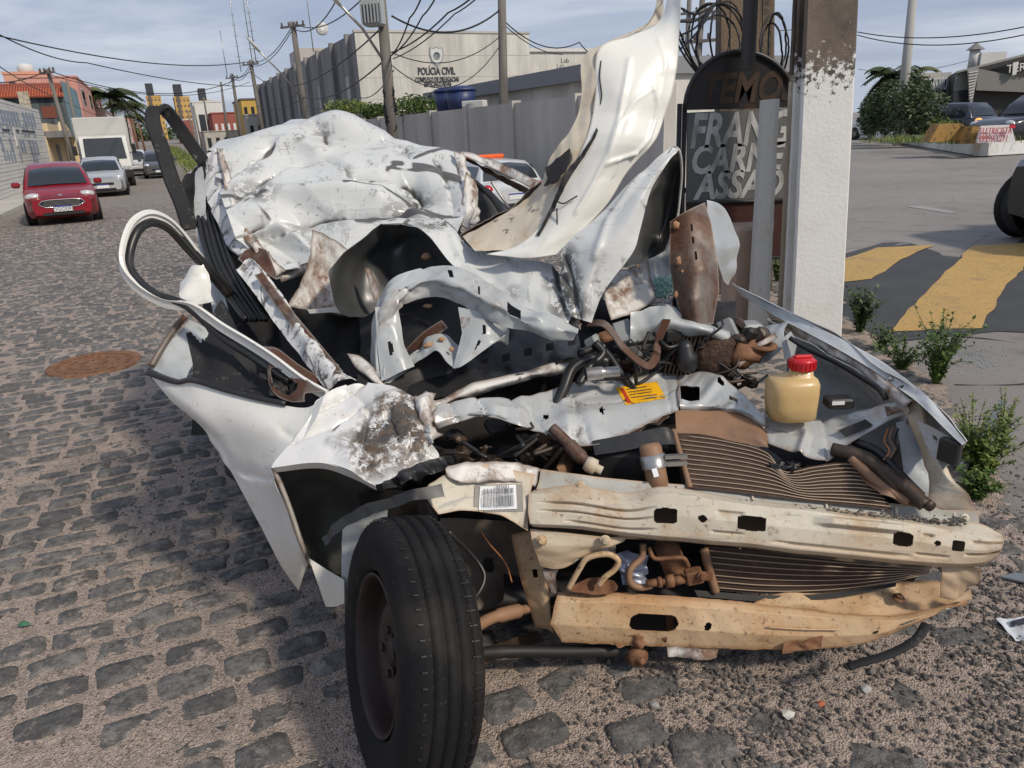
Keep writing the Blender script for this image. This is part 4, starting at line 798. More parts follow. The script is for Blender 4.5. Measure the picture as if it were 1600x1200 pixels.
def red_front(B, t, xs, h, hood, clear):
    for s_ in (1, -1):
        lampf(B, t, xs-.20, s_*h*.70, hood-.19, (.14, .20, .10)); lampf(B, t, xs-.09, s_*h*.72, .34, (.05, .08, .07), 'fog_lamp', m_black); mb = MB(); mb.lathe([(.10, 0), (.10, .03), (0, .03)], V((xs-.14, s_*h*.72, .34)), (1, s_*.3, 0), 16); B(mb, 'fog_lamp_surround', m_black, t)
    pr = [(-.52, .0), (-.44, .085), (-.25, .105), (.25, .105), (.44, .085), (.52, 0), (.36, -.09), (-.36, -.09)]
    mb = MB(); mb.prism([V((xs-.05, y, .545+z*.95)) for y, z in pr], (.062, 0, 0)); g_ = B(mb, 'grille', m_black, t)
    mb = MB(); mb.tube([V((xs+.012, y, .545+z*.95)) for y, z in pr+pr[:1]], .012, 6); B(mb, 'grille_rim', m_chrome, g_)
    for k in range(5): mb = MB(); mb.box((xs+.014, 0, .485+k*.03), (.006, .8, .008)); B(mb, 'grille_bar', m_concdark, g_)
    mb = MB(); mb.lathe([(.06, 0), (.06, .015), (0, .02)], V((xs-.07, 0, hood-.20)), (1, 0, .5), 18); B(mb, 'emblem', m_chrome, t)
    mb = MB(); mb.box((xs-.0, 0, .29), (.05, .95, .09), None, 0, .02); B(mb, 'lower_intake', m_black, t); plate(B, t, xs+.045, .42, 'OGG5J93')
def sil_front(B, t, xs, h, hood, clear):
    for s_ in (1, -1): lampf(B, t, xs-.2, s_*h*.70, hood-.20, (.13, .18, .11))
    mb = MB(); mb.box((xs-.02, 0, .5), (.08, .8, .10), None, 0, .02); B(mb, 'grille', m_black, t); mb = MB(); mb.box((xs-.02, 0, .3), (.06, .9, .1), None, 0, .02); B(mb, 'lower_intake', m_black, t); plate(B, t, xs+.03, .42, '')
def rear_std(lit):
    def f_(B, t, xs, h, belt, clear):
        for s_ in (1, -1): lampf(B, t, -xs+.12, s_*h*.80, belt-.15, (.16, .13, .11), 'tail_lamp', m_litlens if lit else m_redlens)
        mb = MB(); mb.lathe([(.06, 0), (.06, .015), (0, .02)], V((-xs+.03, 0, belt-.16)), (-1, 0, .1), 16); B(mb, 'emblem', m_chrome, t); mb = MB(); mb.box((-xs+.02, 0, .40), (.08, 1.2, .16), None, 0, .03); B(mb, 'rear_bumper', m_black, t); plate(B, t, -xs-.01, .62, '', -1)
    return f_
hd = math.atan2(-SD.y, -SD.x)      # nose towards the camera along the street
def at_g(px, py, gzv=None): p = GP(px, py); return p
p_r = GP(92, 352); vehicle('red_hatchback', 'shiny red hatchback parked at the left kerb, facing the wreck', 'car', p_r+SD*1.9, hd+.10, paint('red_car_paint', (.26, .006, .018)), 3.88, 1.70, 1.52, front=red_front, wr=.295)
p_s = GP(163, 309); vehicle('silver_hatchback', 'silver hatchback parked between the red car and the box truck', 'car', p_s+SD*2.0, hd+.02, paint('silver_car_paint', (.42, .44, .46)), 3.9, 1.66, 1.47, front=sil_front)
p_w = GP(214, 276); vehicle('white_car', 'white car with red tail lamps seen past the box truck', 'car', p_w+SD*2.0, hd+math.pi, paint('white_far_paint', (.6, .6, .6)), 4.0, 1.70, 1.55, rear=rear_std(False))
p_d = GP(252, 279); vehicle('dark_car', 'dark grey car driving along the cobbled street behind the torn trim', 'car', p_d+SD*2.0, hd, paint('graphite_paint', (.09, .095, .10)), 3.9, 1.66, 1.5, front=sil_front)
p_o = PY(752, 262, 19.0); gzo = gz(p_o.x, p_o.y); lc = vehicle('patrol_car', 'white patrol car with orange roof light bar beside the concrete wall', 'car', (p_o.x, p_o.y, gzo), hd+math.pi, paint('patrol_white', (.6, .62, .63)), 4.1, 1.72, 1.40, rear=rear_std(False))
m_or = M('orange_light_bar', (.85, .13, .02), .35, 0, coat=.3); mb = MB(); mb.box((-.05, 0, 1.45), (.28, 1.15, .10), None, 0, .03); o = bpy.data.objects.new('light_bar', mb.mesh('light_bar', m_or)); COL.objects.link(o); o.parent = lc
# box truck
def truck():
    p_t = GP(172, 294); t = thing('box_truck', 'white box truck parked behind the silver hatchback', 'truck', p_t+SD*2.6, hd+.05); m_tw = M('off_white_truck_paint', (.60, .60, .57), .45, 0, [('noise', 1.2, .45, .7, (.5, .5, .47), .6)]); m_bx = M('grey_white_box_panel', (.50, .50, .47), .6, 0, [('noise', .8, .45, .7, (.42, .42, .40), .6)])
    def B(mb, nm, mt, par=None): o = bpy.data.objects.new(nm, mb.mesh(nm, mt)); COL.objects.link(o); o.parent = par or t; return o
    B(MB().box((-1.0, 0, 2.05), (4.4, 2.25, 2.25), None, 0, .04), 'cargo_box', m_bx)
    mb = MB(); pr = [(2.45, .55), (2.55, .95), (2.45, 1.25), (2.02, 2.30), (1.3, 2.36), (1.25, .55)]; mb.prism([V((x, .98, z)) for x, z in pr], (0, -1.96, 0)); B(mb, 'cab', m_tw)
    mb = MB(); mb.prism([V((2.462, .85, 1.30)), V((2.462, -.85, 1.30)), V((2.085, -.80, 2.22)), V((2.085, .80, 2.22))], (.02, 0, .008)); ws = B(mb, 'windscreen', m_glass)
    for s_ in (-.45, .2): mb = MB(); mb.tube([V((2.48, s_, 1.31)), V((2.44, s_+.5, 1.42))], .012, 5); B(mb, 'wiper', m_black, ws)
    for s_ in (1, -1):
        mb = MB(); mb.prism([V((2.25, s_*.982, 1.35)), V((1.45, s_*.982, 1.35)), V((1.45, s_*.982, 2.15)), V((1.98, s_*.982, 2.15))], (0, s_*.008, 0)); B(mb, 'side_window', m_glass)
        mb = MB(); mb.box((2.3, s_*1.22, 1.72), (.10, .18, .42), None, 0, .03); mi = B(mb, 'mirror', m_black); mb = MB(); mb.tube([V((2.2, s_*.98, 1.5)), V((2.28, s_*1.18, 1.6))], .015, 5); B(mb, 'mirror_arm', m_black, mi)
        for wx in (1.75, -1.9): mb = MB(); mb.lathe([(.20, .0), (.36, .02), (.38, -.02), (.38, -.26)], V((wx, s_*1.0, .38)), (0, s_, 0), 24); B(mb, 'wheel', m_tyre2)
        lampf(B, t, 2.52, s_*.62, .62, (.05, .12, .10))
    for y in (.28, .44): lampf(B, t, 2.66, y-.75, .60, (.06, .085, .085), 'spot_lamp')
    B(MB().box((2.55, 0, .60), (.16, 2.0, .36), None, 0, .04), 'front_bumper', m_black); B(MB().box((2.555, -.55, .95), (.012, .30, .12)), 'panel_label', m_win); B(MB().box((0, 0, .62), (4.6, .9, .3)), 'chassis', m_black)
truck()
# ---- right side: avenue island, shop, cars
isl = MB(); ip = [(1336, 213), (1400, 222), (1450, 231), (1530, 244), (1600, 240), (1720, 226)]; G1 = [GP(*p) for p in ip]
for a, b_ in zip(G1, G1[1:]):
    d = (b_-a).normalized(); n_ = V((-d.y, d.x, 0)); isl.prism([a, b_, b_+n_*.22, a+n_*.22], (0, 0, .38))
isl.build('island_kerb', M('whitewashed_kerb', (.74, .74, .72), .8, 0, [('noise', 1.2, .5, .7, (.35, .33, .3), .6)]), kind='structure')
gi = [p+V((.1, .15, .34)) for p in G1]+[V((60, 42, .34)), V((26, 70, .34)), V((17, 60, .34))]; mb = MB(); mb.add(gi, [tuple(range(len(gi)))]); mb.build('island_earth', M('grassy_earth', (.14, .15, .055), .95, 0, [('noise', 1.5, .42, .6, (.20, .15, .09), .8)]), kind='structure')
gp_ = []; rg = random.Random(8)
for k in range(500):
    i_ = rg.choice((0, 1, 2, 2, 3, 3, 4)); a, b_ = G1[i_], G1[i_+1]; d = (b_-a).normalized(); n_ = V((-d.y, d.x, 0)); gp_.append(a.lerp(b_, rg.random())+n_*rg.uniform(.4, 6)+V((0, 0, .34)))
grass('island_grass', gp_, 5000, .22, m_leafy, 9, .25)
def gat(px, Y, z=.2): r_ = ray(px, 300); return V((EYE.x+r_.x*Y/r_.y, Y, z))
def pyz(px, py, Y): return PY(px, py, Y).z
for k, (px, Y, ytop, rxp, lab_) in enumerate(((1372, 34, 133, 34, 'tall dark shrub on the island beside the lamp post'), (1410, 31, 124, 38, 'large dark oleander shrub on the island in front of the shop sign'), (1352, 37, 150, 20, 'narrow dark shrub on the island close to the white pole'))):
    g_ = gat(px, Y); H_ = pyz(px, ytop, Y)-.2; rx = rxp/FL*Y; bush('island_shrub', lab_, (g_.x, g_.y, .2+H_*.55), (rx, rx, H_*.5), 2600, .11, m_leafd, 60+k, 8)
g_ = gat(1455, 30.5); bush('island_shrub', 'low yellow green shrub beside the ochre concrete barrier', (g_.x, g_.y, .65), (.75, .6, .5), 900, .08, m_leafy, 70)
g_ = gat(1375, 45); palm('dark palm behind the island shrubs', (g_.x, g_.y, .1), pyz(1375, 118, 45)-.1, 1.7, 11)
g_ = gat(1397, 47); palm('second dark palm behind the island lamp post', (g_.x, g_.y, .1), pyz(1397, 120, 47)-.1, 1.7, 12)
pole('tall pale lamp post standing on the island', 1406, 205, -40, 33, .22, top=(1430, -40), mat=M('pale_concrete_post', (.36, .35, .33), .8), name='lamp_post')
# ochre barrier and electrician board
def traprow(name, label, px0, px1, yb_, yt_, ins, Y, mat, th, cat):
    q_ = [PY(px0, yb_[0], Y), PY(px1, yb_[1], Y), PY(px1-ins, yt_[1], Y), PY(px0+ins, yt_[0], Y)]; t = thing(name, label, cat, (q_[0]+q_[1])/2); mb = MB(); mb.prism(q_, V((.12, th, 0))); mb.build('slab', mat, t); return t, q_
m_ob = M('ochre_painted_concrete', (.36, .21, .06), .85, 0, [('rough', 3, .5, .6, (.06, .045, .03), .85), ('noise', 1, .5, .7, (.28, .18, .08), .6)])
t, q_ = traprow('concrete_barrier', 'peeling ochre concrete barrier on the island grass', 1452, 1520, (222, 220), (194, 193), 16, 23.5, m_ob, .7, 'barrier')
bE, qE = traprow('painted_board', 'white trapezoid board with red hand lettering leaning on the barrier', 1526, 1587, (223, 222), (197, 195), 7, 22.5, M('white_board_paint', (.68, .67, .66), .7), .25, 'sign')
wb_ = MB(); wb_.prism([PY(1510, 225, 22.9), PY(1527, 224, 22.9), PY(1534, 197, 22.9), PY(1521, 197, 22.9)], (0, .6, 0)); wb_.build('board_side', m_ob, bE)
m_redl = M('red_hand_lettering', (.50, .012, .04), .6); xd = (qE[1]-qE[0]).normalized()
for tx, y, w_ in (('ELETRICISTA', 205, 47), ('99959-1271', 217, 42)): c = PY(1556 if y < 210 else 1552, y, 22.4); text('lettering', tx, .27, c, xd, V((0, 0, 1)), m_redl, bE, .01, bold=-.004, width=w_/FL*22.6)
mb = MB(); mb.box(PY(1582, 197.5, 22.35), (.17, .02, .10)); mb.build('red_corner_tag', m_redl, bE)
# shop
m_dkp = M('charcoal_cladding', (.035, .033, .033), .6); m_gp = M('warm_grey_fascia', (.19, .185, .175), .7); m_gs = M('slatted_grey_cladding', (.25, .25, .24), .7, 0, [('z', 1, 0, 1, (.25, .25, .24), 0)])
YS = 40.0
shop = thing('shop_building', 'modern charcoal shop with angular grey fascia and name sign', 'shop', (*gat(1540, YS, 0).xy, 0))
def poly(nm, px, Y, mat, dep=.4, par=None): mb = MB(); mb.prism([PY(x, y, Y) for x, y in px], (dep*.5, dep, 0)); return mb.build(nm, mat, par or shop)
poly('charcoal_wall', [(1495, 112), (1700, 60), (1700, 215), (1488, 215)], YS, m_dkp, 8)
poly('fascia_panel', [(1529, 107), (1700, 142), (1700, 148), (1525, 141)], YS-.6, m_gp, .5); 
poly('fascia_panel', [(1495, 112), (1512, 108), (1512, 140), (1491, 143)], YS-.5, m_gp, .4)
fin = poly('folded_fin', [(1512, 109), (1530, 106), (1519, 162), (1516, 163)], YS-1.0, m_gs, .5)
for k in range(10): poly('fin_slat', [(1514, 113+k*4.5), (1528-k*.9, 110.5+k*4.5), (1527.8-k*.9, 112+k*4.5), (1514, 114.5+k*4.5)], YS-1.06, m_white, .05, fin)
poly('roof_edge', [(1495, 111), (1700, 59), (1700, 63), (1495, 114)], YS-.7, m_gs, .4)
poly('shop_entrance', [(1490, 144), (1512, 142), (1512, 215), (1488, 215)], YS-.55, m_win, .2)
sg = poly('wall_sign', [(1583, 98), (1592, 96), (1588, 116), (1582, 118)], YS-.9, m_white, .1); text('lettering', 'TERRARO', .55, PY(1612, 103, YS-.9), V((1, -.06, .1)), V((0, 0, 1)), m_white, shop, .02)
tw = thing('sign_tower', 'grey entrance tower with black name sign beside the charcoal shop', 'building', (*gat(1465, 44, 0).xy, 0))
poly('tower_wall', [(1440, 118), (1487, 112), (1487, 165), (1438, 215)], 44, M('pale_grey_cladding', (.40, .39, .37), .7), 4, tw); poly('tower_cap', [(1440, 114), (1470, 113), (1470, 124), (1440, 125)], 43.8, M('beige_drum', (.45, .42, .36), .7), .8, tw)
sb = poly('black_sign', [(1450, 125), (1481, 123.5), (1478, 144), (1450, 145)], 43.6, m_dkp, .15, tw); text('lettering', 'TERRARO', 1.0, PY(1465, 132.5, 43.5), V((1, 0, .045)), V((0, 0, 1)), m_gwhite, sb, .02, width=26/FL*46)
poly('white_gate_wall', [(1440, 168), (1466, 152), (1466, 185), (1440, 195)], 42, m_white, .4, tw)
c = PY(1532, 104, 50); t = thing('roof_water_tower', 'small white tank tower with cone cap on the shop roof', 'water tank', c); mb = MB(); mb.box(c+V((.5, 0, .35)), (1.6, .8, .9)); mb.build('tank', m_white, t); mb = MB(); mb.lathe([(.55, 0), (.05, .4), (0, .42)], c+V((-.5, 0, 1.0)), (0, 0, 1), 8, sm=False); mb.build('cap', m_gp, t); mb = MB(); mb.lathe([(.3, -.1), (.3, 1.0)], c+V((-.5, 0, 0)), (0, 0, 1), 12); mb.build('drum', m_white, t)
g_ = gat(1493, 33, .05); vehicle('dark_suv', 'dark blue SUV with lit tail lamps, seen from behind by the shop', 'car', (g_.x, g_.y+1.5, .0), math.radians(112), paint('dark_blue_paint', (.03, .035, .055)), 4.3, 1.78, 1.62, rear=rear_std(True), belt=1.02, hood=1.0, wr=.33)
g_ = gat(1595, 25.5, 0); vehicle('black_pickup', 'black double cab pickup waiting beside the white lettered board', 'car', (g_.x+.4, g_.y, 0), math.radians(196), paint('black_pickup_paint', (.012, .013, .016)), 5.0, 1.82, 1.78, belt=1.12, hood=1.08, gb=(1.1, .5, -1.0, -1.3), wr=.36, clear=.25, front=sil_front)
g_ = gat(1392, 40, 0); vehicle('white_suv', 'white car half hidden behind the dark island shrubs', 'car', (g_.x, g_.y+1.5, 0), math.radians(112), paint('white_suv_paint', (.55, .56, .57)), 4.2, 1.75, 1.65, rear=rear_std(True))
cS = GP(1600, 412); vehicle('near_suv', 'black SUV corner with spoked wheel at the yellow striped hump', 'car', (cS.x+3.0, cS.y+.80, .0), math.radians(181), paint('black_suv_paint', (.014, .015, .017)), 4.5, 1.85, 1.7, belt=1.08, hood=1.06, wr=.36, wb=3.7, clear=.24, front=sil_front)
# ---- white pole, old pole, coils, pipe, sign, stake
def MZ(name, c1, c2, z0, z1_, amp, extra=()):
    mt = M(name, c1, .75, 0, extra, bump=[('noise', 40, .004)]); nt = mt.node_tree; N = nt.nodes; L = nt.links; b = N['Principled BSDF']; prev = b.inputs['Base Color'].links[0].from_socket
    tc_ = N.new('ShaderNodeTexCoord'); s_ = N.new('ShaderNodeSeparateXYZ'); L.new(tc_.outputs['Object'], s_.inputs[0]); n_ = N.new('ShaderNodeTexNoise'); n_.inputs['Scale'].default_value = 26; n_.inputs['Detail'].default_value = 9; n_.inputs['Roughness'].default_value = .75; L.new(tc_.outputs['Object'], n_.inputs['Vector'])
    a = N.new('ShaderNodeMath'); a.operation = 'MULTIPLY_ADD'; L.new(n_.outputs[0], a.inputs[0]); a.inputs[1].default_value = amp; L.new(s_.outputs[2], a.inputs[2]); r_ = N.new('ShaderNodeMapRange'); r_.inputs[1].default_value = z0+amp*.5; r_.inputs[2].default_value = z1_+amp*.5; L.new(a.outputs[0], r_.inputs[0])
    x = N.new('ShaderNodeMix'); x.data_type = 'RGBA'; L.new(r_.outputs[0], x.inputs[0]); L.new(prev, x.inputs[6])
    n2 = N.new('ShaderNodeTexNoise'); n2.inputs['Scale'].default_value = 5; n2.inputs['Detail'].default_value = 8; L.new(tc_.outputs['Object'], n2.inputs['Vector']); rp = N.new('ShaderNodeValToRGB'); rp.color_ramp.elements[0].position = .35; rp.color_ramp.elements[1].position = .65; rp.color_ramp.elements[0].color = (*[k*.35 for k in c2], 1); rp.color_ramp.elements[1].color = (*c2, 1); L.new(n2.outputs[0], rp.inputs[0]); L.new(rp.outputs[0], x.inputs[7]); L.new(x.outputs[2], b.inputs['Base Color']); return mt
m_wp = MZ('whitewashed_concrete', (.70, .69, .66), (.16, .125, .095), 1.66, 1.70, 1.3, [('noise', 3, .5, .7, (.60, .58, .53), .6), ('rough', 20, .66, .72, (.34, .29, .23), .7), ('rough', 4, .64, .72, (.42, .32, .22), .5)])
YP = 4.7
def colm(nm, ab, dep, mat, par):
    (xa0, xa1), (xb0, xb1, yb_) = ab; tl, tr_ = PY(xa0, -60, YP), PY(xa1, -60, YP); bl_, brr = PY(xb0, yb_, YP), PY(xb1, yb_, YP)
    def ext(t_, b__): d = (b__-t_).normalized(); return b__+d*((b__.z+.05)/-d.z) if b__.z > -.05 else b__
    def up(t_, b__): d = (t_-b__).normalized(); return t_+d*((7.5-t_.z)/d.z)
    B0_, B1_ = ext(tl, bl_), ext(tr_, brr); T0, T1 = up(tl, bl_), up(tr_, brr); nz = 60; P = []
    for k in range(nz+1):
        u = (k/nz)**1.6; a0, a1 = B0_.lerp(T0, u), B1_.lerp(T1, u); j = lambda s_: V((noise.noise(V((s_, a0.z*6, 0)))*.003, 0, 0)); ch = V((.012, 0, 0)); dv = V((.05, dep, 0))
        P.append([a0+ch+j(1), a1-ch+j(2), a1+V((0, .012, 0))+j(2), a1+dv+j(3), a0+dv+j(4), a0+V((0, .012, 0))+j(1)])
    mb = MB(); mb.grid(P, True, 0, False); n_ = len(mb.v); mb.f.append(tuple(range(n_-6, n_))); mb.m.append(0); mb.sm.append(False); return mb.build(nm, mat, par)
wp = thing('white_pole', 'thick whitewashed concrete pole with bare dark top beside the wreck', 'pole', (*PY(1265, 520, YP).xy, 0))
colm('front_flange', ((1263, 1346), (1236, 1316, 522)), .16, m_wp, wp)
YP = 4.86; colm('web', ((1250, 1330), (1222, 1300, 522)), .12, m_wp, wp); YP = 4.98; colm('rear_flange', ((1243, 1335), (1214, 1300, 516)), .14, MZ('tan_side_whitewash', (.58, .49, .37), (.13, .10, .075), 1.62, 1.66, .4, [('noise', 4, .45, .7, (.48, .38, .27), .7)]), wp)
YP = 6.3; m_op = M('old_dark_concrete', (.13, .10, .075), .9, 0, [('noise', 4, .42, .6, (.045, .036, .03), .85, (1, 1, .12)), ('rough', 26, .55, .66, (.23, .19, .15), .6), ('noise', 2.5, .55, .68, (.30, .21, .13), .6, (1, 1, .15))], bump=[('noise', 60, .008)])
op = thing('old_pole', 'dark weathered concrete pole hung with black cable coils behind the sign', 'pole', (*PY(1168, 330, YP).xy, 0))
colm('flange', ((1126, 1142), (1120, 1138, 400)), .3, m_op, op); colm('web', ((1140, 1192), (1137, 1190, 400)), .1, m_op, op); colm('flange', ((1190, 1212), (1188, 1208, 400)), .3, m_op, op)
rg = random.Random(2)
for k, (cx_, cy_, rx_, ry_) in enumerate(((1118, 62, 44, 56), (1128, 68, 40, 62), (1110, 55, 30, 50), (1122, 75, 34, 52), (1136, 60, 26, 58), (1210, 72, 22, 50), (1206, 80, 16, 44), (1214, 66, 14, 46))):
    pts = []
    for j in range(33): a = 6.283*j/32; pts.append(PY(cx_+rx_*math.cos(a)+rg.uniform(-1, 1), cy_+ry_*math.sin(a), 6.05+.08*math.sin(a*2+k)))
    MB().tube(pts, .0075, 6, cap=False).build('cable_coil', m_cable, op)
for k in range(4): MB().tube(cat_rom([PY(1062, 12+k*22, 5.4), PY(1090, 22+k*9, 5.7), PY(1130, -4-k*3, 6.0)], 20), .007, 6).build('slack_cable', m_cable, op)
for k in range(3): MB().tube(cat_rom([PY(1058, 40+k*14, 5.4), PY(1075, 80+k*8, 5.6), PY(1100, 125, 5.8), PY(1140, 150, 6.0)], 20), .007, 6).build('slack_cable', m_cable, op)
pp = thing('conduit_pipe', 'smooth grey conduit pipe hanging down in front of the arched sign', 'pipe', PY(1171, 112, 5.35)); a, b_ = PY(1168, 110, 5.35), PY(1176, -60, 5.35); d = (b_-a).normalized(); e_ = a+d*6; MB().tube([a-d*.0, a+d*.01, e_], [.030, .049, .047], 20).build('pipe', M('dark_grey_pipe', (.085, .09, .095), .45, .3), pp)
mb = MB(); mb.tube([e_-d*.2, e_-d*.2+V((0, .75, 0))], .02, 6); mb.build('pipe_bracket', m_steel, pp)
YG = 5.6; sg = thing('arched_sign', 'black arched sign board with white hand lettering behind the white pole', 'sign', (*PY(1150, 420, YG).xy, 0))
m_sb = M('black_board_metal', (.014, .013, .013), .5, .1, [('rough', 8, .55, .68, (.075, .035, .02), .6)])
def sgp(x, y, dY=0): return PY(x, y, YG+dY)
arch = [(1070, 172)]+[(1158-88*math.cos(a), 172-92*math.sin(a)) for a in [math.pi*k/24 for k in range(1, 24)]]+[(1246, 168)]
mb = MB(); mb.prism([sgp(*p) for p in arch], (0, .04, 0)); mb.build('arch_panel', m_sb, sg); mb = MB(); mb.tube([sgp(x, y, -.01) for x, y in arch], .016, 8); mb.build('arch_frame', m_black, sg)
m_chalk = M('grey_chalk_board', (.115, .12, .118), .8, 0, [('noise', 2, .45, .7, (.16, .165, .16), .7), ('rough', 14, .6, .7, (.22, .22, .2), .3)])
mb = MB(); mb.prism([sgp(1075, 176), sgp(1248, 168), sgp(1248, 308), sgp(1073, 318)], (0, .035, 0)); mb.build('letter_panel', m_chalk, sg)
mb = MB(); mb.prism([sgp(1073, 322), sgp(1248, 312), sgp(1246, 402), sgp(1075, 408)], (0, .035, 0)); mb.build('lower_panel', M('dark_maroon_panel', (.045, .012, .010), .6, 0, [('rough', 5, .5, .65, (.09, .03, .02), .7)]), sg)
for x in (1062, 1070): MB().tube([sgp(x, 162, -.03+.03*(x > 1065)), PZ(x-3, 440, .0) if False else V((sgp(x-6, 420).x, sgp(x-6, 420).y, 0))], .018, 8).build('post', m_sb, sg)
mb = MB(); mb.tube([sgp(1240, 165, .04), V((sgp(1236, 420, .04).x, sgp(1236, 420, .04).y, 0))], .018, 8); mb.build('post', m_sb, sg)
for y0, y1 in ((318, 312), (406, 402)): MB().tube([sgp(1072, y0+1, -.01), sgp(1248, y1-1, -.01)], .014, 6).build('crossbar', m_sb, sg)
m_chl = M('white_brushed_lettering', (.50, .50, .48), .8, 0, [('noise', 14, .42, .60, (.22, .22, .21), .85, (1, 1, .3))]); m_chd = M('faded_brown_lettering', (.060, .034, .021), .8, 0, [('noise', 6, .4, .6, (.03, .018, .012), .8)])
xd = (sgp(1240, 170)-sgp(1080, 176)).normalized(); yd = (sgp(1150, 100)-sgp(1150, 300)).normalized()
def hand(tx, x0, x1, y0, y1, h, mt, skew=.18): c = sgp((x0+x1)/2, (y0+y1)/2, -.0035); text('lettering', tx, h/FL*YG*1.38, c, (sgp(x1, y1)-sgp(x0, y0)), yd, mt, sg, .0006, shear=skew, bold=.009, width=(sgp(x1, y1)-sgp(x0, y0)).length)
hand('TEMOS', 1094, 1242, 142, 136, 40, m_chd); hand('FRANGO', 1077, 1272, 208, 200, 48, m_chl); hand('CARNE', 1077, 1222, 253, 246, 40, m_chl); hand('ASSADO', 1084, 1262, 293, 286, 40, m_chl)
sk = thing('grey_stake', 'chipped grey concrete stake leaning before the arched sign', 'post', (*PY(1195, 460, 4.9).xy, 0)); P = []
tl, tr_ = PY(1194, 156, 4.9), PY(1219, 154, 4.9); bl_, brr = PY(1176, 462, 4.9), PY(1204, 462, 4.9)
for k in range(31): u = -.25+1.25*k/30; a0, a1 = bl_.lerp(tl, u), brr.lerp(tr_, u); n_ = noise.noise(V((k*.7, 3, 1)))*.004; P.append([a0+V((n_, 0, 0)), a1-V((.028, 0, 0)), a1+V((n_, .01, 0)), a1+V((.01, .11, 0)), a0+V((.01, .11, 0))])
mb = MB(); mb.grid(P, True, 0, False); n_ = len(mb.v); mb.f.append(tuple(range(n_-5, n_))); mb.m.append(0); mb.sm.append(False); mb.build('shaft', M('peeling_grey_stake', (.52, .51, .47), .85, 0, [('rough', 7, .54, .62, (.50, .45, .37), .85), ('noise', 30, .6, .7, (.12, .11, .1), .6)], bump=[('noise', 50, .004)]), sk)
lw = thing('low_block_wall', 'pale pink concrete block behind the grey stake', 'block', (*PY(1165, 450, 5.2).xy, 0)); mb = MB(); c = PY(1162, 425, 5.25); mb.box((c.x, c.y, .36), (.24, .3, .72), None, 0, .02); mb.build('block', M('pinkish_plaster', (.40, .29, .22), .85, 0, [('noise', 5, .45, .7, (.3, .22, .17), .6)]), lw)
# distant lattice poles between hood and sign, blue street sign
pole('far cluttered utility pole behind the blue street sign', 1084, 205, -40, 24, .11, top=(1100, -40), arms=((.80, 1.6, 0), (.70, 1.2, 0), (.6, 1.3, 0)))
pole('second far utility pole beside the cluttered one', 1068, 205, -20, 34, .13, top=(1078, -20), arms=((.86, 1.5, 0),))
bs = thing('street_sign', 'small blue street name sign on the far pole', 'sign', PY(1073, 113, 23)); mb = MB(); mb.box(PY(1075, 111, 23), (.62, .03, .28)); so_ = mb.build('sign_plate', M('blue_sign_enamel', (.012, .07, .24), .5), bs); mb = MB(); mb.box(PY(1074, 107, 22.95), (.45, .01, .05)); mb.build('sign_line', m_gwhite, so_); mb = MB(); mb.box(PY(1073, 118, 22.95), (.5, .01, .08)); mb.build('green_band', M('green_band', (.03, .16, .12), .5), so_)
block('pale_corner_house', 'low pale building behind the far cluttered poles', 1000, 1090, 178, 30, m_cream, 4)
# ================================================================== the wrecked car
car = thing('wrecked_car', 'crushed white hatchback wreck with torn upright hood, standing beside the white pole', 'car', (-.2, 2.4, 0))
def W(name, rows, mats, nu=40, nv=30, parent=None, face=1, th=.0022, **kw):
    rows = [[p if isinstance(p, Vector) else PY(*p) for p in r] for r in rows]
    mid = rows[len(rows)//2]; a = mid[0]; b = mid[-1]; c = rows[0][len(rows[0])//2]; d = rows[-1][len(rows[-1])//2]
    n_ = (b-a).cross(d-c)
    if n_.dot(EYE-mid[len(mid)//2])*face < 0:
        rows = rows[::-1]
        if 'holes' in kw: kw['holes'] = [(h[0], 1-h[1], h[2], h[3], h[4]) for h in kw['holes']]
        if kw.get('fn'): g_ = kw['fn']; kw['fn'] = lambda p, u, v_, n__: g_(p, u, 1-v_, n__)
    mb = MB(); patch(mb, rows, nu, nv, t=th, **kw)
    return mb.build(name, list(mats) if isinstance(mats, (list, tuple)) else [mats, mats], parent or car)
def T(name, pts, r, mat, parent=None, n=8, k=30, flat=1.0):
    P = cat_rom([p if isinstance(p, Vector) else PY(*p) for p in pts], k); mb = MB(); mb.tube(P, r, n, flat=flat); return mb.build(name, mat, parent or car)
def bolt(c, ax, r, mat, parent, name='bolt'):
    mb = MB(); mb.lathe([(r*1.7, 0), (r*1.7, r*.35), (r*1.25, r*.5)], c, ax, 16); mb.lathe([(r, r*.4), (r, r*1.3), (r*.8, r*1.5)], c, ax, 6, sm=False); return mb.build(name, mat, parent)
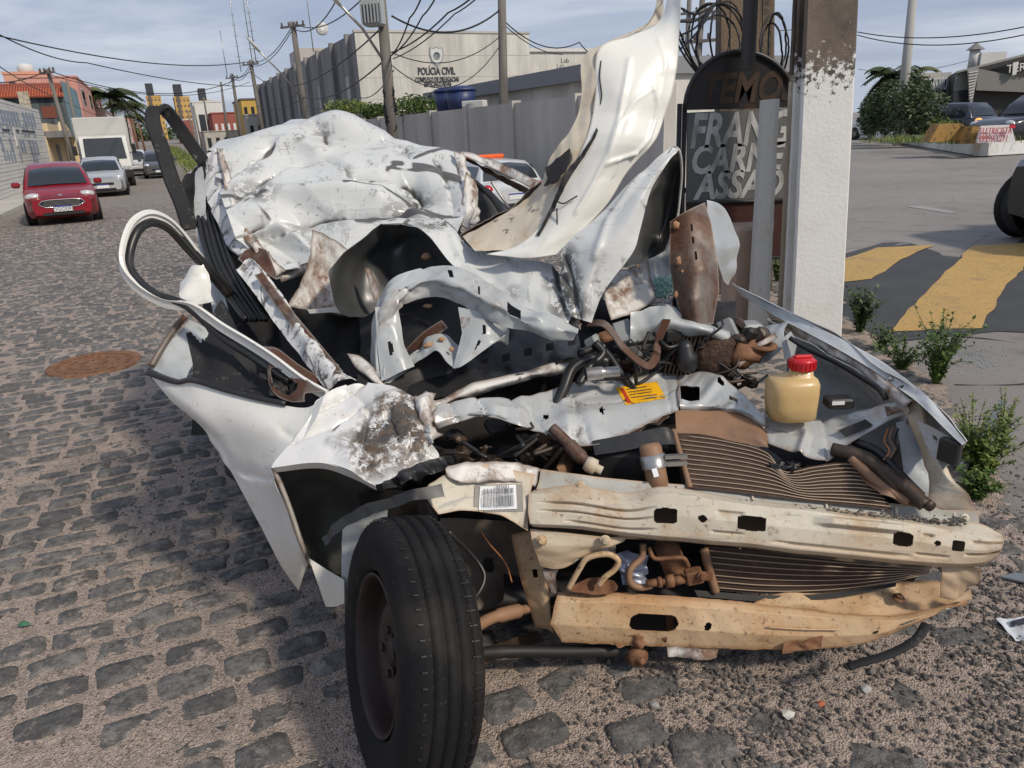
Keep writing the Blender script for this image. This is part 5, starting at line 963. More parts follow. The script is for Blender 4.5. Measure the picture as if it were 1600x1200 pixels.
# ---- roof
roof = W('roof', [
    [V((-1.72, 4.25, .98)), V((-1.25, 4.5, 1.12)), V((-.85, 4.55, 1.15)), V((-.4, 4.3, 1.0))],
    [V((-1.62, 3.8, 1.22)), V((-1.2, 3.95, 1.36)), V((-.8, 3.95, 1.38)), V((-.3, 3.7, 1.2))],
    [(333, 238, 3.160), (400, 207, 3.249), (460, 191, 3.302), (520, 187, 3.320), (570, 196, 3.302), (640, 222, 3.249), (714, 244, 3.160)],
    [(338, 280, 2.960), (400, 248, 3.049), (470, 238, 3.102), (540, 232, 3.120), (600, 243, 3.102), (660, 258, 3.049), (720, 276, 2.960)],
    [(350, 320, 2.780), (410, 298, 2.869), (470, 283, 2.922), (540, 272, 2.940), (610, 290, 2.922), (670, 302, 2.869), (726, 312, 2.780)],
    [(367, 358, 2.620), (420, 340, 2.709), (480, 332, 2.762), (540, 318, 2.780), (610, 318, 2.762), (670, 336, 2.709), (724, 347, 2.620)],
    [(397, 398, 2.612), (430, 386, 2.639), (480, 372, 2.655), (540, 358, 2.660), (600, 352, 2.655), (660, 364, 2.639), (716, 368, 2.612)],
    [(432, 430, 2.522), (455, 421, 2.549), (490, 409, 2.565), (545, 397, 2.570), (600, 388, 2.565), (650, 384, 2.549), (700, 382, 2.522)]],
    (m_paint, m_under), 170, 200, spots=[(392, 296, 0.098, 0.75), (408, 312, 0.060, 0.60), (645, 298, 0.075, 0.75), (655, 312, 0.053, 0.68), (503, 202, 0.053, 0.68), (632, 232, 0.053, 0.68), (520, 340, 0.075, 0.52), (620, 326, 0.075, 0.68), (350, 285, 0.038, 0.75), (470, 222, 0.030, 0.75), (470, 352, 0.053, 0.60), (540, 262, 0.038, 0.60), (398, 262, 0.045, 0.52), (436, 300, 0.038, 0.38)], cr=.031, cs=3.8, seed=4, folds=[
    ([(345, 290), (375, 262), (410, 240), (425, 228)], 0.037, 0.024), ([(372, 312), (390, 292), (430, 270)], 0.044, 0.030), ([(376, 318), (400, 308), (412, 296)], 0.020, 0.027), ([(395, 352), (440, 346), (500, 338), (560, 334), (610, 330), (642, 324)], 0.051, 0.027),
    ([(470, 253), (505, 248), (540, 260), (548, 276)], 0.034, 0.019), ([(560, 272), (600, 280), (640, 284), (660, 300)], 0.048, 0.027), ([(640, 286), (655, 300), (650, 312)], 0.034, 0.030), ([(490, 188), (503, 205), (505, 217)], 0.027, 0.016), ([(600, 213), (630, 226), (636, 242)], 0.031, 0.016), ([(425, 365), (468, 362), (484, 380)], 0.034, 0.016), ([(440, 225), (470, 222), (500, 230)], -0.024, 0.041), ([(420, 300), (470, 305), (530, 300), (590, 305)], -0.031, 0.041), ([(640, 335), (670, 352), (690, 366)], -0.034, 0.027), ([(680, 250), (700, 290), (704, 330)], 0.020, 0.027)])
W('roof_header_lip', [[(428, 428, 2.555), (455, 419, 2.595), (480, 410, 2.53)], [(436, 434, 2.535), (458, 428, 2.57), (482, 418, 2.52)], [(440, 441, 2.55), (462, 434, 2.58), (484, 424, 2.54)]], (m_rustwhite, m_under), 24, 8, roof, cr=.004, cs=14)
W('roof_side_rail', [[(324, 246, 3.14), (340, 232, 3.13), (352, 236, 3.12)], [(318, 290, 2.98), (338, 288, 2.94), (352, 292, 2.93)], [(334, 338, 2.82), (352, 338, 2.78), (370, 340, 2.77)], [(352, 378, 2.74), (372, 380, 2.69), (392, 376, 2.68)], [(372, 398, 2.66), (390, 404, 2.6), (420, 410, 2.58)]], (m_scuff, m_under), 24, 60, roof, cr=.016, cs=7, seed=3, folds=[([(330, 270), (345, 265)], .012, .012), ([(335, 320), (362, 312)], .014, .012), ([(350, 360), (380, 352)], .014, .012)])
W('rain_channel', [[(338, 232, 3.10), (346, 234, 3.12)], [(348, 270, 2.96), (359, 268, 2.97)], [(356, 315, 2.82), (370, 312, 2.83)], [(372, 355, 2.71), (388, 352, 2.72)], [(402, 398, 2.58), (418, 394, 2.59)], [(432, 430, 2.52), (446, 424, 2.53)]], (m_rustwhite, m_under), 10, 70, roof, cr=.012, cs=22, seed=9)
W('roof_right_rail', [[(708, 234, 3.12), (718, 238, 3.1), (726, 244, 3.1)], [(716, 270, 2.98), (726, 272, 2.95), (734, 276, 2.96)], [(722, 310, 2.84), (732, 312, 2.82), (740, 316, 2.84)], [(714, 350, 2.72), (724, 354, 2.70), (734, 360, 2.72)]], (m_rustwhite, m_under), 14, 40, roof, cr=.008, cs=20, seed=2)
# ---- rear right side, window opening and pillars
W('rear_side_pillar', [[(705, 232, 3.3), (760, 246, 3.2), (800, 262, 3.1), (846, 287, 2.95)], [(716, 240, 3.25), (766, 262, 3.16), (802, 279, 3.06), (838, 298, 2.9)]], (m_rustwhite, m_under), 60, 14, cr=.006, cs=14)
W('rear_side_pillar_lip', [[(712, 238, 3.2), (768, 266, 3.12), (836, 299, 2.88)], [(730, 252, 3.24), (778, 280, 3.16), (826, 306, 2.92)]], (m_rusty, m_under), 40, 8, cr=.005, cs=18)
W('pillar_stub', [[(726, 270, 2.9), (742, 280, 2.92), (746, 300, 2.95)], [(724, 310, 2.84), (744, 312, 2.86), (748, 330, 2.9)], [(720, 350, 2.74), (740, 352, 2.78), (750, 345, 2.86)]], (m_rustwhite, m_under), 16, 24, cr=.01, cs=14)
W('rear_seat', [[(742, 300, 3.25), (760, 295, 3.2), (790, 320, 3.1)], [(744, 340, 3.1), (770, 320, 3.0), (800, 350, 2.95)], [(740, 420, 2.95), (780, 400, 2.85), (820, 400, 2.8)]], (M('grey_seat_fabric', (.12, .12, .125), .9), m_void), 20, 20, cr=.01, cs=6)
T('window_seal', [(742, 285, 3.0), (770, 310, 2.92), (790, 345, 2.86), (800, 380, 2.82)], .012, m_rubber)
T('chrome_strip', [(768, 284, 2.86), (782, 305, 2.84), (796, 326, 2.82)], .006, m_steel)
# ---- rear body seen past the door
W('rear_quarter', [[V((-1.62, 4.2, .98)), V((-1.45, 3.6, .98)), (324, 255, 3.12)], [V((-1.66, 4.2, .7)), V((-1.45, 3.6, .7)), (332, 400, 3.05)], [V((-1.66, 4.2, .3)), V((-1.45, 3.6, .28)), V((-1.2, 3.05, .28))]], (m_clean, m_under), 24, 20, cr=.006, cs=4)
W('tailgate', [[V((-1.72, 4.25, 1.0)), V((-.85, 4.58, 1.15)), V((-.4, 4.3, 1.0))], [V((-1.85, 4.4, .7)), V((-.95, 4.7, .75)), V((-.35, 4.4, .7))], [V((-1.88, 4.35, .25)), V((-.95, 4.65, .25)), V((-.35, 4.35, .25))]], (m_clean, m_under), 24, 20, cr=.02, cs=4, face=-1)
W('left_body_side', [[V((-.35, 4.35, 1.0)), V((-.05, 3.3, .92)), V((.35, 2.75, .88))], [V((-.3, 4.4, .6)), V((.0, 3.4, .6)), V((.45, 2.75, .6))], [V((-.3, 4.35, .22)), V((0, 3.35, .2)), V((.5, 2.7, .2))]], (m_clean, m_under), 24, 16, cr=.02, cs=4, face=-1)
fl = MB(); fl.prism([V((-1.15, 2.6, .2)), V((-.45, 1.85, .2)), V((.2, 1.85, .2)), V((.75, 1.9, .22)), V((.5, 2.7, .2)), V((-.3, 4.2, .2)), V((-1.6, 4.2, .2))], (0, 0, .05)); fl.build('floor_pan', m_void, car)
# cabin: dashboard, seats, firewall
W('firewall', [[(560, 480, 2.55), (700, 440, 2.6), (900, 470, 2.5), (1150, 470, 2.5)], [(560, 620, 2.0), (720, 600, 2.15), (900, 575, 2.35), (1150, 560, 2.3)], [V((-.45, 2.0, .25)), V((-.1, 2.1, .25)), V((.3, 2.25, .25)), V((.8, 2.2, .25))]], m_void, 30, 24, cr=.03, cs=5)
W('dashboard', [[(440, 470, 2.8), (520, 440, 2.9), (620, 420, 2.9), (740, 420, 2.8)], [(470, 540, 2.55), (560, 520, 2.6), (640, 500, 2.6), (760, 490, 2.6)], [(520, 600, 2.3), (600, 580, 2.35), (700, 570, 2.4), (800, 560, 2.4)]], m_void, 30, 24, cr=.03, cs=5)
W('front_seat', [[(345, 470, 2.75), (380, 455, 2.8), (430, 480, 2.8)], [(330, 530, 2.5), (385, 520, 2.5), (440, 545, 2.5)], [(300, 600, 2.25), (380, 620, 2.2), (450, 640, 2.2)]], m_dark_trim, 24, 24, cr=.012, cs=6)
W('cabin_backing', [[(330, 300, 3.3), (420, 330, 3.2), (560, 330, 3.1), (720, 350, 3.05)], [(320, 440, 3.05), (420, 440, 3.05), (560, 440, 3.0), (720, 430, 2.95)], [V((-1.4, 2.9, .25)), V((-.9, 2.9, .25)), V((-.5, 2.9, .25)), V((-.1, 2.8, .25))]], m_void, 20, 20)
for k, (dx, r_) in enumerate(((0, .011), (9, .010), (17, .011), (26, .009), (34, .010))):
    T('door_seal', [(312+dx*.2, 262, 3.08), (308+dx*.5, 300, 2.98), (312+dx*.9, 350, 2.84), (328+dx, 410, 2.66), (352+dx, 455, 2.55), (385+dx*.9, 500, 2.42)], r_, m_rubber)
W('centre_pillar', [[(306, 270, 3.0), (318, 262, 3.0)], [(304, 340, 2.85), (322, 340, 2.85)], [(318, 420, 2.7), (338, 420, 2.7)], [(340, 520, 2.5), (364, 510, 2.5)]], (m_grey, m_under), 8, 30, cr=.008, cs=10)
# ---- charcoal trim hoop torn off behind the door
trim = MB(); ribbon(trim, [PY(*p) for p in ((297, 358, 2.82), (285, 320, 2.84), (268, 280, 2.88), (254, 235, 2.92), (240, 195, 2.95), (240, 172, 2.99), (256, 170, 3.03), (278, 196, 3.07), (300, 228, 3.09), (318, 252, 3.1))], (.060, .050), (1, .45, .1), .012, 80, 0, [(-.5, 0), (-.42, 1.2), (.42, 1.2), (.5, 0), (.4, -.6), (-.4, -.6)])
trim.build('torn_trim_hoop', m_dark_trim, car)
# ---- door window frame, peeled outward into a loop
loop = [(508, 618, 1.82), (470, 596, 1.86), (425, 562, 1.92), (385, 536, 1.97), (345, 512, 2.01), (300, 482, 2.05), (255, 474, 2.08), (215, 452, 2.10), (189, 420, 2.12), (189, 385, 2.16), (204, 349, 2.22), (230, 334, 2.28), (258, 342, 2.34), (284, 366, 2.40), (312, 402, 2.46)]
fr = MB(); ribbon(fr, [PY(*p) for p in loop], (.030, .026), (.35, -.3, .9), .013, 110, 0, [(-.5, 0), (-.5, .5), (-.3, 1), (0, .7), (.25, 1.1), (.5, .6), (.5, -.1), (.1, .15)])
frame = fr.build('window_frame_loop', m_clean, car)
T('frame_seal', [(452, 596, 1.90), (400, 560, 1.97), (345, 524, 2.03), (292, 478, 2.07), (240, 458, 2.10), (206, 425, 2.13), (203, 395, 2.17), (216, 360, 2.22), (236, 348, 2.28), (262, 356, 2.34), (292, 388, 2.40), (325, 425, 2.46), (356, 462, 2.52)], .013, m_rubber, frame, k=90)
T('frame_seal', [(262, 352, 2.36), (296, 386, 2.42), (332, 424, 2.48), (362, 458, 2.53)], .011, m_rubber, frame)
W('frame_tail', [[(284, 440, 2.42), (310, 400, 2.44)], [(282, 465, 2.3), (326, 430, 2.42)], [(300, 478, 2.22), (335, 470, 2.36)]], (m_clean, m_under), 16, 16, frame, cr=.008, cs=12)
# ---- front right door: flared outer skin
door = W('door', [
    [(235, 586, 2.02), (270, 600, 1.97), (300, 597, 1.93), (350, 612, 1.89), (400, 626, 1.85), (445, 634, 1.82), (482, 636, 1.79), (506, 618, 1.78)],
    [(268, 626, 1.98), (300, 640, 1.91), (350, 655, 1.86), (400, 668, 1.80), (440, 676, 1.76), (470, 672, 1.74), (492, 655, 1.735)],
    [(318, 670, 1.94), (345, 690, 1.88), (380, 705, 1.83), (410, 715, 1.78), (440, 712, 1.72), (462, 700, 1.70)],
    [(360, 735, 1.89), (385, 752, 1.84), (405, 758, 1.80), (420, 752, 1.74), (428, 738, 1.665)],
    [(400, 810, 1.84), (420, 815, 1.80), (435, 812, 1.75), (448, 792, 1.68)],
    [(440, 885, 1.80), (450, 876, 1.77), (460, 862, 1.73), (466, 845, 1.70)],
    [(466, 923, 1.77), (470, 912, 1.755), (474, 900, 1.745), (481, 880, 1.735)]],
    (m_clean, m_under), 60, 90, cr=.002, cs=2.4, seed=6, folds=[([(380, 742), (412, 752), (424, 748)], .010, .02), ([(330, 690), (345, 705), (352, 722)], -.006, .02), ([(440, 676), (462, 690)], .01, .02)])
T('door_belt_seal', [(232, 583, 2.01), (275, 597, 1.965), (300, 594, 1.925), (352, 609, 1.885), (402, 622, 1.845), (446, 631, 1.815)], .008, m_rubber, door)
W('door_inner_skin', [[(236, 576, 2.05), (262, 540, 2.1), (296, 500, 2.15)], [(262, 588, 2.03), (285, 550, 2.08), (318, 510, 2.13)], [(290, 596, 1.99), (300, 565, 2.05), (326, 520, 2.12)]], (m_grey, m_under), 16, 16, door, cr=.01, cs=8)
T('door_inner_edge', [(236, 572, 2.04), (252, 545, 2.08), (272, 515, 2.12), (290, 494, 2.14)], .010, m_rusty, door)
W('door_card', [[(290, 520, 2.12), (330, 510, 2.14), (400, 545, 2.1), (450, 575, 2.05)], [(300, 570, 2.04), (340, 580, 2.02), (400, 600, 1.98), (455, 612, 1.93)], [(300, 600, 1.96), (345, 612, 1.93), (400, 626, 1.89), (460, 636, 1.85)]], m_dark_trim, 30, 20, door, cr=.008, cs=8)
W('door_card_fold', [[(330, 500, 2.2), (345, 470, 2.3), (356, 480, 2.3)], [(326, 560, 2.1), (352, 560, 2.12), (372, 520, 2.2)], [(318, 600, 2.0), (345, 606, 1.98), (390, 590, 2.05)]], m_dark_trim, 20, 20, door, cr=.006, cs=8)
W('mirror_triangle', [[(405, 548, 1.99), (430, 560, 1.95), (470, 588, 1.87), (505, 612, 1.80)], [(412, 560, 1.96), (428, 585, 1.90), (455, 606, 1.84), (478, 614, 1.805)], [(420, 600, 1.885), (432, 618, 1.845), (455, 628, 1.815), (476, 628, 1.79)]], (m_rusty, m_under), 40, 26, door, holes=[(.5, .5, .30, .33, 'o')], cr=.004, cs=12)
W('mirror_socket', [[(412, 585, 1.94), (440, 590, 1.9), (462, 612, 1.87)], [(418, 618, 1.89), (440, 622, 1.86), (458, 624, 1.84)]], m_void, 20, 16, door, cr=.02, cs=20)
W('inner_shell', [[(408, 542, 2.06), (440, 548, 2.04), (490, 585, 1.98), (512, 612, 1.93)], [(412, 570, 2.0), (445, 580, 1.96), (480, 600, 1.92), (500, 612, 1.89)]], m_rusty, 24, 12, door, cr=.006, cs=10)
W('arch_edge', [[(424, 730, 1.655), (448, 788, 1.67), (466, 842, 1.69), (482, 884, 1.725)], [(432, 730, 1.68), (455, 788, 1.70), (473, 842, 1.72), (488, 884, 1.75)]], m_rustwhite, 40, 6, door)
W('sill_flap', [[(482, 872, 1.72), (510, 890, 1.70), (538, 906, 1.68)], [(494, 905, 1.69), (515, 912, 1.68), (538, 922, 1.665)], [(509, 948, 1.66), (522, 948, 1.655), (538, 943, 1.65)]], (m_clean, m_under), 16, 16, cr=.003, cs=8)
m_liner = M('olive_grey_wheel_liner', (.115, .115, .10), .6, 0, [('noise', 5, .42, .68, (.06, .06, .055), .8), ('rough', 14, .58, .68, (.13, .08, .045), .7)])
W('wheel_liner', [[(424, 728, 1.75), (470, 715, 1.8), (540, 718, 1.8), (600, 745, 1.75)], [(460, 800, 1.85), (500, 790, 1.95), (550, 790, 1.95), (600, 800, 1.9)], [(482, 880, 1.80), (510, 890, 1.88), (540, 905, 1.9), (600, 920, 1.9)], [V((-.5, 1.85, .16)), V((-.4, 1.92, .16)), V((-.25, 1.95, .16)), V((-.1, 1.95, .16))]], m_liner, 30, 30, cr=.012, cs=6)
W('liner_flap', [[(500, 840, 1.62), (530, 812, 1.62), (580, 785, 1.60), (640, 768, 1.58), (690, 755, 1.6)], [(505, 852, 1.60), (540, 825, 1.595), (590, 800, 1.575), (645, 785, 1.56), (695, 775, 1.58)]], m_black, 40, 8, cr=.01, cs=9)
W('apron_piece', [[(536, 812, 1.72), (570, 800, 1.7), (606, 790, 1.7)], [(534, 880, 1.7), (560, 880, 1.7), (600, 870, 1.7)], [(532, 940, 1.68), (556, 940, 1.68), (590, 940, 1.68)]], (m_grey, m_under), 12, 16, cr=.006, cs=8)
# ---- front fender, scraped and crushed
fender = W('crushed_fender', [
    [(498, 628, 1.785), (520, 608, 1.84), (560, 598, 1.88), (600, 604, 1.86), (640, 616, 1.84), (668, 628, 1.84)],
    [(482, 655, 1.75), (520, 645, 1.78), (560, 635, 1.80), (600, 632, 1.78), (640, 640, 1.76), (664, 655, 1.78)],
    [(455, 690, 1.70), (510, 680, 1.71), (560, 672, 1.72), (600, 662, 1.72), (640, 668, 1.69), (672, 688, 1.72)],
    [(428, 722, 1.66), (500, 712, 1.655), (550, 710, 1.65), (600, 705, 1.64), (640, 705, 1.63), (686, 714, 1.66)],
    [(424, 730, 1.652), (500, 722, 1.64), (550, 738, 1.615), (585, 757, 1.595), (620, 744, 1.60), (660, 728, 1.625)]],
    (m_fend, m_under), 110, 80, spots=[(615, 648, .11, 1.0), (640, 630, .08, 1.0), (600, 690, .10, .9), (560, 690, .07, .6), (640, 690, .08, .9), (575, 730, .05, .6), (655, 655, .08, 1.0)], cr=.008, cs=5.0, seed=12, folds=[([(500, 640), (545, 615), (570, 600)], .02, .012), ([(545, 605), (572, 640), (560, 690)], .018, .012), ([(560, 690), (600, 650), (640, 622)], .022, .012), ([(600, 640), (620, 690), (660, 722)], .018, .012), ([(520, 690), (560, 700), (610, 700), (660, 690)], -.016, .014), ([(460, 692), (520, 668), (560, 640)], .018, .01), ([(630, 640), (645, 670), (640, 705)], .02, .01)])
W('fender_lip', [[(424, 731, 1.65), (500, 723, 1.638), (550, 739, 1.613), (586, 759, 1.593)], [(430, 738, 1.67), (502, 732, 1.66), (552, 748, 1.64), (588, 766, 1.62)]], (m_clean, m_under), 40, 5, fender)
W('torn_fender_front', [[(648, 616, 1.84), (664, 612, 1.85), (680, 616, 1.86)], [(655, 650, 1.77), (672, 655, 1.74), (682, 650, 1.8)], [(664, 700, 1.68), (676, 690, 1.66), (684, 680, 1.74)]], (m_rustwhite, m_under), 24, 30, fender, cr=.022, cs=14, seed=8)
W('headlamp_bracket', [[(602, 752, 1.58), (630, 735, 1.59), (672, 718, 1.62), (692, 715, 1.64)], [(606, 764, 1.57), (640, 752, 1.57), (675, 740, 1.6), (700, 730, 1.62)]], (m_black, m_black), 40, 20, cr=.02, cs=22)
# ---- A-pillar
W('windscreen_pillar', [[(368, 420, 2.5), (384, 403, 2.54), (400, 408, 2.5)], [(400, 462, 2.36), (420, 448, 2.38), (438, 455, 2.36)], [(440, 520, 2.2), (458, 502, 2.2), (478, 516, 2.2)], [(486, 578, 2.0), (504, 556, 2.0), (522, 565, 2.02)], [(512, 610, 1.9), (530, 592, 1.9), (556, 596, 1.93)]], (m_scuff, m_under), 24, 70, vsharp=True, cr=.0084, cs=12, seed=7)
W('pillar_channel', [[(398, 430, 2.40), (410, 424, 2.41)], [(432, 480, 2.26), (446, 472, 2.27)], [(480, 540, 2.1), (494, 530, 2.11)], [(520, 590, 1.92), (536, 580, 1.93)]], (m_rusty, m_under), 8, 50, cr=.008, cs=24)
W('pillar_top_tear', [[(372, 405, 2.58), (392, 385, 2.62), (418, 392, 2.58)], [(392, 422, 2.5), (408, 412, 2.52), (428, 418, 2.5)], [(406, 430, 2.46), (420, 425, 2.48), (432, 436, 2.47)]], (m_rusty, m_under), 16, 14, cr=.012, cs=14)
# ---- rusty windscreen frame panel left of the hood
W('cowl_flap', [[(487, 360, 2.46), (512, 368, 2.47), (548, 392, 2.46)], [(484, 400, 2.42), (510, 410, 2.46), (540, 425, 2.44)], [(468, 445, 2.38), (500, 452, 2.42), (535, 460, 2.40)], [(448, 478, 2.34), (490, 486, 2.38), (535, 492, 2.36)]], (m_rustwhite, m_under), 30, 36, cr=.010, cs=6, torn=.003)
W('cowl_tab', [[(480, 484, 2.33), (530, 480, 2.32), (540, 484, 2.33)], [(484, 490, 2.33), (530, 488, 2.32), (542, 492, 2.33)]], (m_clean, m_under), 16, 4)
# ---- hood, left half: white outer face folding over, dark underside
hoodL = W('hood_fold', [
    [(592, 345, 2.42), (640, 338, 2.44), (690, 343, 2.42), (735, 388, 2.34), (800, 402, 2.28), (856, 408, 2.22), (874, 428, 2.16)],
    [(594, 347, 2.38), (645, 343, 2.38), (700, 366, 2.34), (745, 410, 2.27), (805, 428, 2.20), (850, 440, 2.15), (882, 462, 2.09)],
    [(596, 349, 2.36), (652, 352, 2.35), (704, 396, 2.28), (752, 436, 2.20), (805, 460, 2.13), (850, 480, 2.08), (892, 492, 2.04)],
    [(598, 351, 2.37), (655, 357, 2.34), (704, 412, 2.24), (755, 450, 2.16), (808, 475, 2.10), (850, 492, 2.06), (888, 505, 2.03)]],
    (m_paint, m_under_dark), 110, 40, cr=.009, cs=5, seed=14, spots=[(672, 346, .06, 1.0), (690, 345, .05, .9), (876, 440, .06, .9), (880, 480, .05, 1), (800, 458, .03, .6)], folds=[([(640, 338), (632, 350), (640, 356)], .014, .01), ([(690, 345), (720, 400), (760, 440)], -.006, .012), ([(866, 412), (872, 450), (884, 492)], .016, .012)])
W('hood_underside', [
    [(512, 424, 2.28), (550, 384, 2.34), (588, 347, 2.38), (620, 342, 2.39), (655, 356, 2.36), (704, 412, 2.26), (740, 440, 2.2)],
    [(518, 450, 2.26), (555, 415, 2.40), (595, 385, 2.52), (630, 380, 2.54), (665, 390, 2.46), (704, 425, 2.32), (738, 448, 2.24)],
    [(534, 486, 2.24), (560, 450, 2.38), (600, 425, 2.48), (635, 420, 2.5), (668, 418, 2.44), (702, 432, 2.34), (735, 455, 2.26)],
    [(548, 494, 2.24), (575, 490, 2.32), (605, 470, 2.4), (640, 455, 2.42), (670, 445, 2.38), (700, 445, 2.34), (732, 462, 2.28)]],
    (m_under_dark, m_under_dark), 50, 40, hoodL, cr=.012, cs=4, seed=2)
W('underside_rib', [[(570, 418, 2.33), (578, 420, 2.33)], [(578, 450, 2.31), (590, 445, 2.31)], [(583, 470, 2.30), (596, 468, 2.30)]], (m_rustwhite, m_under), 8, 14, hoodL)
# ---- hood inner frame, pale grey, twisted
fm = (m_grey, m_under)
inner = W('hood_inner_frame', [
    [(580, 600, 2.06), (578, 540, 2.12), (588, 480, 2.17), (610, 440, 2.2), (660, 418, 2.24), (715, 418, 2.22), (765, 440, 2.16), (825, 482, 2.08), (905, 512, 2.02)],
    [(588, 592, 2.03), (588, 540, 2.08), (600, 490, 2.12), (622, 455, 2.14), (665, 438, 2.17), (712, 440, 2.15), (762, 470, 2.09), (822, 505, 2.03), (902, 520, 1.99)],
    [(600, 588, 2.04), (603, 540, 2.09), (610, 500, 2.13), (630, 476, 2.16), (668, 466, 2.19), (708, 468, 2.18), (745, 490, 2.12), (815, 520, 2.05), (896, 530, 2.01)]],
    fm, 120, 30, vsharp=True, cr=.0070, cs=7, seed=11, folds=[([(600, 590), (604, 530), (618, 470), (655, 440), (705, 440), (760, 470), (840, 505)], -.014, .007), ([(660, 420), (690, 448), (720, 455)], .012, .008), ([(770, 445), (750, 470), (740, 490)], .012, .008), ([(600, 470), (630, 450), (650, 462)], .012, .007), ([(640, 425), (620, 470), (630, 476)], .01, .006)], holes=[(.545, .35, .010, .16, 'o'), (.66, .4, .008, .14, 'o'), (.80, .45, .024, .24, 'r')])
W('frame_leg', [[(586, 480, 2.13), (612, 478, 2.14), (622, 482, 2.14)], [(590, 540, 2.08), (622, 535, 2.08), (634, 540, 2.1)], [(596, 596, 2.02), (632, 578, 2.03), (648, 572, 2.06)]], fm, 24, 30, inner, vsharp=True, cr=.0042, cs=8, holes=[(.36, .62, .07, .10, 'o')])
W('frame_leg', [[(716, 480, 2.14), (760, 490, 2.12), (796, 515, 2.1)], [(722, 520, 2.1), (760, 520, 2.08), (794, 540, 2.1)], [(708, 576, 2.04), (722, 572, 2.03), (792, 520, 2.09)]], fm, 30, 30, inner, vsharp=True, cr=.0042, cs=8, holes=[(.45, .38, .035, .12, 'o'), (.40, .68, .035, .10, 'o')])
W('frame_web', [[(598, 606, 2.03), (640, 575, 2.08), (660, 560, 2.09), (682, 548, 2.08), (700, 566, 2.05), (712, 577, 2.04)], [(612, 570, 2.06), (645, 555, 2.12), (668, 540, 2.13), (690, 536, 2.12), (706, 552, 2.1), (718, 562, 2.07)], [(640, 560, 2.10), (655, 545, 2.16), (672, 528, 2.18), (698, 522, 2.18), (712, 535, 2.15), (722, 545, 2.1)]], fm, 50, 16, inner, vsharp=True, cr=.0042, cs=9)
W('frame_foot', [[(542, 552, 2.1), (562, 556, 2.09), (586, 575, 2.05)], [(560, 580, 2.06), (580, 590, 2.03), (600, 600, 2.02)], [(590, 604, 2.02), (598, 606, 2.01), (612, 604, 2.01)]], (m_rustwhite, m_under), 18, 18, inner, cr=.01, cs=10)
W('brown_brace', [[(632, 548, 2.2), (660, 520, 2.2), (690, 500, 2.2)], [(640, 560, 2.18), (668, 535, 2.18), (700, 512, 2.18)]], m_rusty, 16, 6, inner)
def blob(name, px, py, Y, r, mat, parent, sx=1.0, sz=1.0, seed=0):
    c = PY(px, py, Y); mb = MB(); P = []
    for j in range(9):
        a = math.pi*j/8; row = []
        for i in range(14):
            b = 2*math.pi*i/14; d = V((math.sin(a)*math.cos(b)*sx, math.sin(a)*math.sin(b)*.6, math.cos(a)*sz)); row.append(c + d*r*(.62 if 'sealant' in name else 1)*(1+.45*noise.noise(d*2.2+V((seed*4.1, seed, px*.1)))))
        P.append(row)
    mb.grid(P, True); return mb.build(name, mat, parent)
for k, (x, y, Y, r_, sx, sz) in enumerate(((672, 540, 2.12, .022, 1.6, .7), (690, 530, 2.12, .014, 1.3, .8), (666, 400, 2.40, .022, 1.2, .8), (705, 546, 2.08, .012, 1, 1), (668, 478, 2.22, .018, 1.4, .6))):
    blob('sealant_lump', x, y, Y, r_, m_foam, inner, sx, sz, k)
# ---- hood, right half standing upright
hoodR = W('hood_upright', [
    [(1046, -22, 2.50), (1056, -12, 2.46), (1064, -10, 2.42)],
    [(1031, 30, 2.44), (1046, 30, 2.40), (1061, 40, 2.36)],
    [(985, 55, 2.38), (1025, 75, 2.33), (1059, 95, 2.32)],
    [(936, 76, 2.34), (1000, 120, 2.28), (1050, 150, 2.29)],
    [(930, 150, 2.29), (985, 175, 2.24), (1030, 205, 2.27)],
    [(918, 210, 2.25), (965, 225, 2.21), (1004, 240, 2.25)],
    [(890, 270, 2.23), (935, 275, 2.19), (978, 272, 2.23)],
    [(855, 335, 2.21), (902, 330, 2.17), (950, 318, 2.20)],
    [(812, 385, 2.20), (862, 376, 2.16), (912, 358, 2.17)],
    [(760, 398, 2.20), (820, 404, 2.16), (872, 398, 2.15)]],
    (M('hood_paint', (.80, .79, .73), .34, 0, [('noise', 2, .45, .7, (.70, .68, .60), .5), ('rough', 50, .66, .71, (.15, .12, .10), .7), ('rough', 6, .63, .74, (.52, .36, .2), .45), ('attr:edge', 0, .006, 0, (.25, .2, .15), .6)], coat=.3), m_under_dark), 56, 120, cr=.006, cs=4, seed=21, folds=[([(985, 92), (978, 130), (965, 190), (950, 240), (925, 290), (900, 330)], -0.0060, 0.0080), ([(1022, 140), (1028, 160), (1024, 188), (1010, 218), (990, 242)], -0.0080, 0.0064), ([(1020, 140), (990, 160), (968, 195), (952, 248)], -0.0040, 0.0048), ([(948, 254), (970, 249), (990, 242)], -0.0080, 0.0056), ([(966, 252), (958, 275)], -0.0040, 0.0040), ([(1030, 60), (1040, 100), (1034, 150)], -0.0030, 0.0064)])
W('hood_lip', [
    [(1030, -16, 2.53), (1038, -12, 2.51)], [(1018, 28, 2.46), (1031, 30, 2.44)], [(976, 52, 2.40), (985, 55, 2.385)],
    [(912, 86, 2.36), (936, 76, 2.345)], [(909, 150, 2.31), (931, 150, 2.295)], [(892, 200, 2.28), (918, 212, 2.255)],
    [(862, 244, 2.28), (890, 272, 2.235)], [(846, 285, 2.29), (856, 336, 2.215)], [(800, 325, 2.31), (814, 386, 2.205)], [(722, 368, 2.33), (742, 392, 2.22)]],
    (m_beige, m_under), 16, 110, hoodR, cr=.008, cs=9, seed=3)
